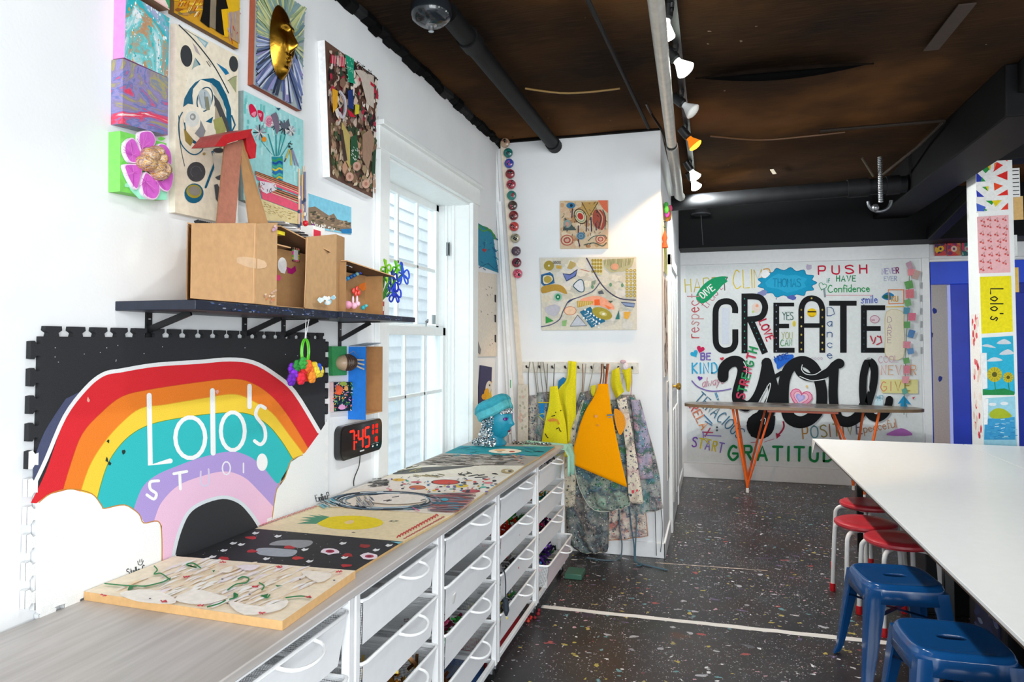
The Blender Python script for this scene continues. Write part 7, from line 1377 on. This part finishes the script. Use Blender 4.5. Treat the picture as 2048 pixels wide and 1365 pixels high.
# round red stools with bent white tube legs
def sup(t, r, e=.62): c, s = math.cos(t), math.sin(t); return (r*math.copysign(abs(c)**e, c), r*math.copysign(abs(s)**e, s))
def red_stool():
    t = T('round_stool', '', 'stool', (0, 0, 0), 'red round stools')
    o = MB(); o.lathe([(0, .425), (.12, .425), (.158, .432), (.168, .444), (.166, .456), (.150, .464), (.1, .462), (0, .459)], (0, 0, 0), 'c4303c', 40); o.build('seat', fin(.3, 0, .05, 40, .1), t)
    for k in range(4):
        a_ = R(45+90*k); c, s = math.cos(a_), math.sin(a_); o = MB()
        P = [(.05, .418), (.13, .418), (.165, .412), (.185, .392), (.192, .36), (.200, .22), (.21, .03)]
        o.tube(smooth_path([(r*c, r*s, z) for r, z in P], False, 4), .0125, 'f2f2f2', 10); lg = o.build('leg', SATIN(), t)
        o = MB(); o.lathe([(.016, 0), (.017, .012), (.016, .045), (0, .046)], (.2105*c, .2105*s, 0), 'd01c24', 12); o.build('foot_cap', SATIN(), lg)
    o = MB(); o.lathe([(.05, .405), (.06, .405), (.06, .424), (.05, .424)], (0, 0, 0), 'e8e8e8', 20); o.build('seat_plate', SATIN(), t); return t
def blue_stool():
    t = T('metal_stool', '', 'stool', (0, 0, 0), 'blue metal stools'); B = '14508c'; o = MB(); n = 48
    rings = [(.150, .4505), (.156, .449), (.161, .444), (.163, .437), (.1655, .435), (.167, .430), (.169, .405), (.174, .372)]
    slot = [(.05*math.copysign(abs(math.cos(t_))**.7, math.cos(t_)), .021*math.copysign(abs(math.sin(t_))**.9, math.sin(t_))) for t_ in [2*math.pi*i/n for i in range(n)]]
    vs = [(x, y, .447) for x, y in slot]+[(x, y, .4475) for x, y in [sup(2*math.pi*i/n, .10, .8) for i in range(n)]]+[(x, y, .449) for x, y in [sup(2*math.pi*i/n, .138, .5) for i in range(n)]]
    for r, z in rings: vs += [(*sup(2*math.pi*i/n, r, .46), z) for i in range(n)]
    vs += [(x*.98, y*.9, .438) for x, y in slot]
    K_ = len(rings)+3; fs = [(j*n+i, (j+1)*n+i, (j+1)*n+(i+1) % n, j*n+(i+1) % n)[::-1] for j in range(K_-1) for i in range(n)]
    fs += [(K_*n+i, i, (i+1) % n, K_*n+(i+1) % n) for i in range(n)]
    o.add(vs, fs, B); o.build('seat', GLOSS(), t, solid=.003)
    for sx, sy in ((1, 1), (1, -1), (-1, -1), (-1, 1)):
        o = MB(); secs = [(.158, .425, .072), (.164, .38, .07), (.178, .25, .056), (.193, .11, .042), (.2, .045, .034), (.212, .004, .030)]; vs = []
        for r, z, w_ in secs:
            q = [(r-w_, r+.002), (r-.016, r+.003), (r+.0, r-.004+.004), (r+.003, r-.016), (r+.002, r-w_)]
            inn = [(r-.006, r-w_), (r-.012, r-.014), (r-w_, r-.006)]
            vs += [(sx*x, sy*y, z) for x, y in q+inn]
        m = 8; fs = [(j*m+i, (j+1)*m+i, (j+1)*m+(i+1) % m, j*m+(i+1) % m) for j in range(len(secs)-1) for i in range(m)]+[tuple(range(m)), tuple(range((len(secs)-1)*m, len(secs)*m))[::-1]]
        if sx*sy < 0: fs = [f[::-1] for f in fs]
        o.add(vs, fs, B); o.build('leg', GLOSS(), t)
    o = MB(); 
    for s in (1, -1): o.beam((-.165, -.165*s, .3), (.165, .165*s, .3), .022, .003, '103f70')
    o.build('cross_brace', GLOSS(), t); return t
def put(proto, first, x, y, rz, label):
    o = proto if first else copy_tree(proto); o.location = (x, y, 0); o.rotation_euler = (0, 0, R(rz)); o['label'] = label
rs = red_stool()
for i, (x, y, rz, lb) in enumerate(((2.488, 4.145, 12, 'red round stool nearest the blue stools, with bent white legs'), (2.392, 4.475, 5, 'red round stool standing farthest out into the aisle, middle of the three'), (2.505, 5.00, 30, 'farthest red round stool, deepest under the far end of the white table'))): put(rs, i == 0, x, y, rz, lb)
bs = blue_stool()
for i, (x, y, rz, lb) in enumerate(((2.33, 3.525, 7, 'blue metal stool next to the red stools, its four legs in view'), (2.358, 2.845, 3, 'middle blue metal stool of the three at the table edge'), (2.432, 2.30, 2, 'nearest blue metal stool, only a seat corner in the bottom right of the photo'))): put(bs, i == 0, x, y, rz, lb)
# ================================================================== tape and litter on the floor
o = MB(); rng = random.Random(81); top_, bot_ = [], []
for i in range(31): x = .6+i*.06; y = 3.872+.0006*i; top_.append((x, y+.024+rng.uniform(-.004, .004))); bot_.append((x, y-.022+rng.uniform(-.004, .004)))
for i in range(30): o.add([(*bot_[i], .0012), (*bot_[i+1], .0012), (*top_[i+1], .0012), (*top_[i], .0012)], [(0, 1, 2, 3)], 'f2f0ec')
tag(o.build('tape_line', SATIN(), smooth=False), 'straight line of white tape stuck across the dark floor', 'tape')
o = MB(); p, q = at(2, .001, 1310, 1126), at(2, .001, 1535, 1142)
for i in range(24): a_, b_ = p.lerp(q, i/24), p.lerp(q, (i+1)/24); w_ = rng.uniform(.004, .010); o.poly([(a_.x, a_.y-w_, .0008), (b_.x, b_.y-w_, .0008), (b_.x, b_.y+w_, .0008), (a_.x, a_.y+w_, .0008)], rng.choice(['b8a898', 'a89888', 'c8bcb0']))
tag(o.build('tape_line', SATIN(), smooth=False), 'thin worn beige tape remnant on the floor before the aprons', 'tape')
# ================================================================== papered column
cl = T('column', 'square white column covered with childrens pictures behind the white tables', 'column', (3.57, 6.1, 0))
PY = 5.98; a0, a1 = at(1, PY, 1954, 310).x, at(1, PY, 2020, 305).x; a1 += .012; zt = 2.92
o = MB(); o.box((a0, PY, 0), (a1, PY+.24, zt), 'f2f3f2'); o.build('shaft', SATIN(), cl, smooth=False)
f8 = zpx(1840, 440, 2.966)
def paper(name, label, pts, face, art, y=PY):
    o = MB(); P = [at(1, y-.004, *q) for q in pts]; o.prism(P, (0, .0035, 0), face); a = Art(o, lambda px, py: at(1, y-.004, px, py), (0, -1, 0)); art(a); return tag(o.build(name, PAINT(), smooth=False), label, 'picture', 'pictures taped to the column')
def p_tri(a):
    S_ = zpx(1640, 180, 4.015)
    for p, c in (('1248,510 1300,500 1255,580', '2a3aa8'), ('1290,498 1340,490 1300,520', '2a9a3a'), ('1420,485 1505,482 1505,575 1400,510', 'e83a28'), ('1300,570 1360,530 1350,560 1310,590', '2a8a4a'), ('1300,640 1350,595 1360,640 1330,670', '2a9a48'), ('1340,600 1375,590 1365,650', 'e8c828'), ('1420,580 1470,605 1390,660', 'e82a24'), ('1400,590 1420,580 1395,640', 'f08a28'), ('1255,660 1330,735 1255,740', '2a3ab0'), ('1300,700 1330,735 1290,738', '2a9a4a'), ('1415,690 1505,650 1505,725', 'e02424'), ('1300,780 1350,775 1350,815', '3aa048'), ('1330,775 1355,775 1350,815', 'e8d428'), ('1395,745 1470,770 1400,810', 'ee4a22'), ('1255,805 1320,860 1260,860', '3240b8'), ('1505,800 1510,845 1420,850', 'e42a24'), ('1330,890 1400,890 1380,925', '2a9a3a'), ('1380,890 1460,885 1410,940', 'e8d020'), ('1255,910 1330,940 1320,975 1260,975', '4a6ad0'), ('1310,950 1345,965 1330,975', '2a9a4a'), ('1450,965 1510,905 1510,960', 'e83a28')):
        a.poly(S_(p), c)
paper('coloured_drawing', 'rainbow triangle tape resist picture, topmost on the column', [(1951, 306), (2014, 300), (2017, 420), (1953, 426)], 'f4f4f2', p_tri)
def p_cherry(a):
    rng = random.Random(83)
    for i in range(30):
        x, y = 1960+(i % 4)*15+rng.uniform(0, 6), 440+(i//4)*14+rng.uniform(-3, 3)
        if x > 2014: continue
        a.ell(x, y, 2.4, 1.8, 'd85a58'); a.ell(x+5, y+2, 2.2, 1.8, 'd85a58'); a.stroke([(x, y), (x+5, y-6), (x+5, y+1)], .8, '9a5a4c', cap=False)
paper('coloured_drawing', 'pink paper with a red cherry pattern, second from the top of the column', [(1954, 434), (2017, 430), (2021, 545), (1958, 547)], 'f3bcc0', p_cherry)
def p_yel(a): a.text("Lolo's", 1981, 578, 25, '1c1a10', 2.4, .74, 90, 2.8)
paper('name_sign', "bright yellow sign reading Lolo's sideways on the column", [(1960, 554), (2022, 552), (2026, 664), (1963, 668)], 'f5e514', p_yel)
def p_sun(a):
    a.poly(f8('372,1040 560,1040 560,1020 500,1000 420,1010 372,1005'), '1f8a4a')
    for p in ('370,750 400,738 450,760', '455,735 500,708 540,735', '470,800 520,768 555,795', '398,840 440,815 490,835'): a.poly(smooth_path(f8(p), True, 4), 'd4dce4')
    for x, y, r in ((442, 918, 15), (523, 935, 10.5)):
        a.ell(1840+x/2.966, 440+y/2.966, r, r, 'c8b828'); a.ell(1840+x/2.966, 440+y/2.966, r*.35, r*.35, '5a5a1c'); 
        for k in range(12): t = k*.52; a.stroke([(1840+x/2.966+r*.5*math.cos(t), 440+y/2.966+r*.5*math.sin(t)), (1840+x/2.966+r*math.cos(t), 440+y/2.966+r*math.sin(t))], .9, '8a8a20', cap=False)
        a.stroke([(1840+x/2.966, 440+y/2.966+r), (1840+x/2.966+3, 788)], 1.8, '2a8a5a', cap=False)
    a.poly(f8('362,790 395,790 400,1000 372,1005'), 'f0f2f2')
paper('coloured_drawing', 'sunflower picture on a turquoise sky, below the yellow sign on the column', [(1964, 676), (2026, 672), (2030, 788), (1966, 791)], '2cb4d8', p_sun)
def p_isl(a):
    a.poly(f8('405,1180 562,1170 566,1305 380,1305 385,1215'), '3a9cd0'); rng = random.Random(84)
    a.poly(smooth_path(f8('410,1150 450,1120 500,1125 545,1165 500,1178 430,1178'), True, 4), 'a8b828')
    for i in range(40): x, y = rng.uniform(390, 555), rng.uniform(1185, 1300); a.stroke(f8('%f,%f %f,%f' % (x, y, x+24, y+rng.uniform(-5, 5))), 1.2, rng.choice(['1c7ab8', '8acce4', '2a8ac8', 'c8e8f0', '5ab4dc']), cap=False)
    for x, y in ((430, 1095), (500, 1090)): a.ell(1840+x/2.966, 440+y/2.966, 8, 3.4, 'e4ecf0')
    a.poly(f8('372,1060 405,1062 400,1215 378,1215'), 'f2f4f4')
paper('coloured_drawing', 'island and blue sea picture, lowest visible on the column above the tables', [(1966, 798), (2030, 793), (2034, 895), (1968, 895)], '9cd4e8', p_isl)
o = MB(); rng = random.Random(85); X_ = a0; A_ = Art(o, lambda p_, q_: V((X_-.003, p_, q_)), (-1, 0, 0)); o.box((X_-.003, PY+.02, .8), (X_-.0005, PY+.2, 1.72), 'f2ece6')
for i in range(40): A_.poly(blob(rng, rng.uniform(PY+.03, PY+.19), rng.choice([rng.uniform(1.2, 1.36), rng.uniform(.8, 1.1), rng.uniform(1.5, 1.7)]), .018, .03, 7), rng.choice(['d83a4a', 'e05a60', 'f0d8c8', 'c82a40', 'e8c8b8', 'f0e8e0']))
tag(o.build('coloured_drawing', PAINT(), smooth=False), 'strip of red and white finger painting on the left side of the column', 'picture')
o = MB(); p, q = at(1, PY+.03, 2022, 395), at(1, PY+.03, 2036, 336); o.box((a1+.0, PY+.03, p.z), (q.x+.01, PY+.035, q.z), 'f0f0ee'); A_ = Art(o, lambda p_, q_: V((p_, PY+.03, q_)), (0, -1, 0))
for k in range(7): A_.stroke([(a1+.005, p.z+.02+k*(q.z-p.z-.04)/6), (q.x+.004, p.z+.02+k*(q.z-p.z-.04)/6)], .006, '1a1a1c', cap=False)
tag(o.build('striped_card', PAINT(), smooth=False), 'narrow white card with black bars at the right edge of the column', 'card')
for lb, u0, v0, u1, v1, c in (('tan paper scrap stuck beside the right edge of the column near its top', 2032, 392, 2046, 440, 'e0b878'), ('orange yellow note beside the yellow sign on the column', 2026, 535, 2037, 585, 'e8c060'), ('white paper beside the cherry sheet at the right of the column', 2026, 470, 2034, 512, 'e4e6e4')):
    o = MB(); p, q = at(1, PY+.05, u0, v1), at(1, PY+.05, u1, v0); o.box((a1, PY+.05, p.z), (q.x, PY+.055, q.z), c); tag(o.build('paper_note', PAINT(), smooth=False), lb, 'paper')
# ================================================================== things under the ceiling
DK = '0e0e10'
def pipe(name, label, pts, r, col, mat=None, extra=None, cat='pipe'):
    t = T(name, label, cat, pts[0]); o = MB(); o.tube([V(p) for p in pts], r, col, 16); o.build('pipe_run', mat or BLACK(), t)
    if extra: extra(t)
    return t
def collars(*cs):
    def f(t):
        for c, d, r, l_ in cs: o = MB(); c, d = V(c), V(d).normalized(); o.tube([c-d*l_/2, c+d*l_/2], r, '161618', 16); o.build('coupling', BLACK(), t)
    return f
e1 = at(1, YE-.02, 1108, 268)
pipe('ceiling_pipe', 'thick black pipe under the ceiling ending at the end wall', [(.44, 2.80, 2.955), (.44, YE-.002, 2.955)], .047, DK, None, collars(((.44, 3.1, 2.955), (0, 1, 0), .055, .10), ((.44, YE-.06, 2.955), (0, 1, 0), .054, .1)))
d = T('glass_dome', 'dark glass dome lamp at the near end of the thick black ceiling pipe', 'lamp', (.43, 2.70, 2.9)); o = MB(); o.lathe([(.03, .12), (.06, .07), (.085, .04), (.09, 0), (.08, -.03), (.05, -.05), (.0, -.056)], (.41, 2.69, 2.905), '1a2026', 24); o.build('dome', GLOSS(), d); o = MB(); o.lathe([(.03, .02), (.03, 0), (.012, -.01), (.012, -.03), (0, -.03)], (.41, 2.69, 2.855), 'a8acb0', 14); o.build('bulb_socket', METAL(), d)
pipe('ceiling_rod', 'thin dark rod along the ceiling between the thick pipe and the lamp track', [at(2, 2.985, 1170, -12), at(2, 2.985, 1297, 256)], .011, '141315')
pipe('cable', 'black hose looping from the ceiling to the silver conduit joint', smooth_path([tuple(at(2, 2.985, 1292, 207)), tuple(at(2, 2.96, 1303, 228)), tuple(at(2, 2.84, 1322, 258)), (1.275, 4.5, 2.78), (1.30, 4.42, 2.718), (1.34, 4.42, 2.75)], False, 4), .0075, '17120f', SATIN(), cat='cable')
SIL = fin(.4, .35, .05, 25, .15)
pipe('silver_conduit', 'round silver grey conduit hanging beside the lamp track', [(1.43, -.2, 2.75), (1.362, 2.53, 2.75), (1.311, 4.44, 2.75)], .031, 'cbc7be', SIL, collars(((1.311, 4.43, 2.75), (-.03, 1, 0), .034, .03)))
pipe('silver_elbow', 'dull silver duct continuing beyond the conduit joint above the corridor corner', [(1.311, 4.455, 2.75), (1.30, 5.1, 2.75), (1.285, 5.95, 2.74), (1.29, 6.2, 2.78)], .038, 'a09e98', SIL)
pipe('black_cross_pipe', 'fat black pipe crossing the rear of the ceiling from the corridor wall to the beam', [(XE+.002, 6.3, 2.745), (3.08, 6.3, 2.80)], .068, '131416', BLACK(), collars(((2.72, 6.3, 2.789), (1, 0, .03), .078, .16), ((2.98, 6.3, 2.797), (1, 0, .03), .08, .1)))
h = T('pipe_hanger', 'ribbed steel hanger holding the black cross pipe at the rear', 'hanger', (2.855, 6.2, 2.7)); o = MB()
for i in range(26): z = 2.64+i*.0145; o.lathe([(.011, 0), (.019, .004), (.019, .009), (.011, .013)], (2.87, 6.20, z), 'c4c6c8', 12)
o.build('threaded_rod', METAL(), h); o = MB(); o.tube([(2.87+.085*math.cos(t), 6.24, 2.66+.085*math.sin(t)) for t in [math.pi+math.pi*k/12 for k in range(13)]], .014, '6a6c70', 10); o.ball((2.83, 6.2, 2.6), .03, '8a8c90', 10, 8); o.build('clevis', METAL(), h)
pipe('ceiling_rod', 'bent brown rod slanting from the ceiling to the pipe hanger at right', [at(2, 2.99, 1888, 243), (3.02, 5.7, 2.95), (2.89, 6.19, 2.865)], .012, '2c241e')
pipe('ceiling_rod', 'short rod to the left of the pipe hanger', [(2.72, 6.1, 2.99), (2.82, 6.2, 2.86)], .01, '3a342a')
pipe('ceiling_batten', 'thin dark batten crossing the ceiling to the start of the bent rod', [at(2, 2.992, 1640, 262), at(2, 2.992, 1890, 241)], .012, '2a2019')
pipe('ceiling_batten', 'bare pale edge of a ceiling sheet near the lamp track, left side', smooth_path([tuple(at(2, 2.999, 1050, 177)), tuple(at(2, 2.99, 1120, 186)), tuple(at(2, 2.99, 1180, 184)), tuple(at(2, 2.999, 1240, 177))], False, 4), .006, '8a6a34', SATIN(), cat='ceiling edge')
pipe('ceiling_batten', 'long bare ochre sheet edge crossing the ceiling right of the warm bulb', smooth_path([tuple(at(2, 2.998, 1420, 272)), tuple(at(2, 2.985, 1520, 280)), tuple(at(2, 2.985, 1620, 272)), tuple(at(2, 2.998, 1690, 264))], False, 4), .007, '5c3a18', SATIN(), cat='ceiling edge')
# the torn sheet
o = MB(); n = 24; up_, lo_ = [], []
for i in range(n+1):
    u = i/n; x = 1.47+u*.92; w_ = math.sin(math.pi*u)**.8; up_.append(V((x, 4.0+.05*u+.15*w_, ZC-.028))); lo_.append(V((x, 4.0+.05*u-.12*w_, ZC-.036-.03*w_)))
for i in range(n): o.poly([up_[i], up_[i+1], lo_[i+1], lo_[i]], '060607')
o.tube(lo_, [.004+.009*math.sin(math.pi*i/n) for i in range(n+1)], '17110d', 8)
for i in range(6, 18, 1): o.poly([up_[i].lerp(lo_[i], .35)-V((0, 0, .002)), up_[i+1].lerp(lo_[i+1], .35)-V((0, 0, .002)), up_[i+1].lerp(lo_[i+1], .7)-V((0, 0, .002)), up_[i].lerp(lo_[i], .7)-V((0, 0, .002))], '0a0b0d')
tag(o.build('torn_ceiling_sheet', fin(1, 0, 0, 12, .3, 0, .02)), 'torn sagging black slit in the brown ceiling felt right of the lamps', 'ceiling tear')
o = MB(); a_, b_ = at(2, 2.998, 1862, 100), at(2, 2.998, 1935, 8); o.beam(a_, b_, .07, .006, '33241a'); tag(o.build('ceiling_batten', CARD()), 'flat brown patch strip on the ceiling at top right', 'ceiling strip')
o = MB(); p = at(2, 2.995, 1546, 342); o.prism([p+V((-.03, -.06, -.004)), p+V((.0, -.07, -.004)), p+V((.035, .07, -.012)), p+V((.005, .08, -.012))], (0, 0, .003), 'd8ccb8'); tag(o.build('paper_scrap', PAINT(), smooth=False), 'small white scrap stuck on the dark ceiling near the cross pipe', 'scrap')
d = T('pendant_lamp', 'small dark pendant fitting with a thin rod before the black soffit', 'lamp', (1.49, 7.4, 2.6)); c_ = at(1, 7.4, 1402, 428); o = MB(); o.lathe([(.03, .07), (.06, .05), (.1, .0), (.095, -.012), (0, -.012)], c_, '3a3c40', 20); o.build('shade', SATIN(), d); o = MB(); o.tube([c_-V((0, 0, .01)), at(1, 7.4, 1406, 490)], .004, '8a8c90', 6); o.tube([c_+V((0, 0, .06)), V((c_.x, c_.y, ZC-.012))], .008, '1a1a1c', 6); o.build('rod', METAL(), d)
# lamp track with bulbs
tr = T('track_light', 'black lamp track with reflector bulbs running along the ceiling beside the silver conduit', 'lamp', (1.40, 3, 2.95))
o = MB(); o.box((1.375, -.6, 2.965), (1.415, 6.35, 3.0), '0c0c0d')
for y in (-.4, 1.5, 3.3, 5.0, 6.2): o.box((1.385, y-.02, 3.0), (1.405, y+.02, ZC+.005), '0c0c0d')
o.build('track', SATIN(), tr)
def bulb(p, dirn, col, on, power, lampcol=(1, 1, 1), cone=120, hid=False):
    p = V(p); d = V(dirn).normalized(); q = d.to_track_quat('Z', 'Y').to_matrix(); base = p-d*.085
    o = MB(); o.lathe([(.0, -.055), (.026, -.055), (.028, -.02), (.028, .02), (.02, .03)], base, '141415', 16, q); mid = V((1.395, base.y-.02, 2.965)); o.tube([mid, mid+V((.0, 0, -.03)), base-d*.05], .009, '141415', 8); hd_ = o.build('lamp_holder', SATIN(), tr)
    o = MB(); o.lathe([(.018, .028), (.02, .045), (.036, .075), (.046, .095)], base, 'e8e8e6', 20, q); o.build('bulb_neck', glow(col, on*.12) if on else fin(.25, 0, 0, 20, .02), hd_)
    o = MB(); o.lathe([(.046, .095), (.047, .102), (.036, .112), (.018, .118), (0, .119)], base, 'f2f0ea', 20, q); o.build('bulb_face', glow(col, on) if on else fin(.3, 0, 0, 20, .02), hd_)
    if power:
        l = bpy.data.lights.new('bulb_light', 'SPOT'); l.energy = power; l.color = lampcol; l.spot_size = R(cone); l.spot_blend = .35; l.shadow_soft_size = .045
        ob = bpy.data.objects.new('bulb_light', l); COL.objects.link(ob); ob.location = base+d*.128; ob.rotation_euler = (-d).to_track_quat('Z', 'Y').to_euler()
C0 = (.97, 1, .98)
DN = (.42, -.12, -.9)
bulb((1.36, 3.03, 2.85), (-.12, .0, -1), 'f4fff4', 22, LP*1.1, C0, 130)
bulb((1.425, 3.46, 2.85), (.62, .0, -.78), 'f4fff4', 22, LP*.66, C0, 130)
bulb((1.44, 4.10, 2.85), (.72, -.1, -.69), 'f4fff4', 0, 0)
bulb((1.44, 4.775, 2.84), (.62, .1, -.78), 'ff8e20', 5, 0)
bulb((1.42, 5.75, 2.85), (.5, .35, -.8), 'f4fff4', 22, LP*1.5, C0, 150)
bulb((1.42, 6.12, 2.85), (.45, .5, -.75), 'f4fff4', 22, LP*1.5, C0, 150)
# the same track goes on over the camera
bulb((1.41, 2.5, 2.85), (.6, -.05, -.8), 'f4fff4', 22, LP*.55, C0, 130)
bulb((1.38, 2.2, 2.85), (-.22, .15, -1), 'f4fff4', 22, LP*.65, C0, 100)
bulb((1.38, 1.3, 2.85), (-.25, .1, -1), 'f4fff4', 22, LP*.32, C0, 95)
bulb((1.40, .5, 2.85), (-.45, .4, -.8), 'f4fff4', 22, LP*.14, C0, 140)
l = bpy.data.lights.new('warm_bulb_light', 'SPOT'); l.energy = 30; l.color = (1, .62, .3); l.spot_size = R(96); l.spot_blend = .25; l.shadow_soft_size = .04
ob = bpy.data.objects.new('warm_bulb_light', l); COL.objects.link(ob); ob.location = (1.455, 4.71, 2.74); ob.rotation_euler = (-V((-.12, .28, -1))).to_track_quat('Z', 'Y').to_euler()
for o in list(COL.objects):
    if '_o' in o: del o['_o']
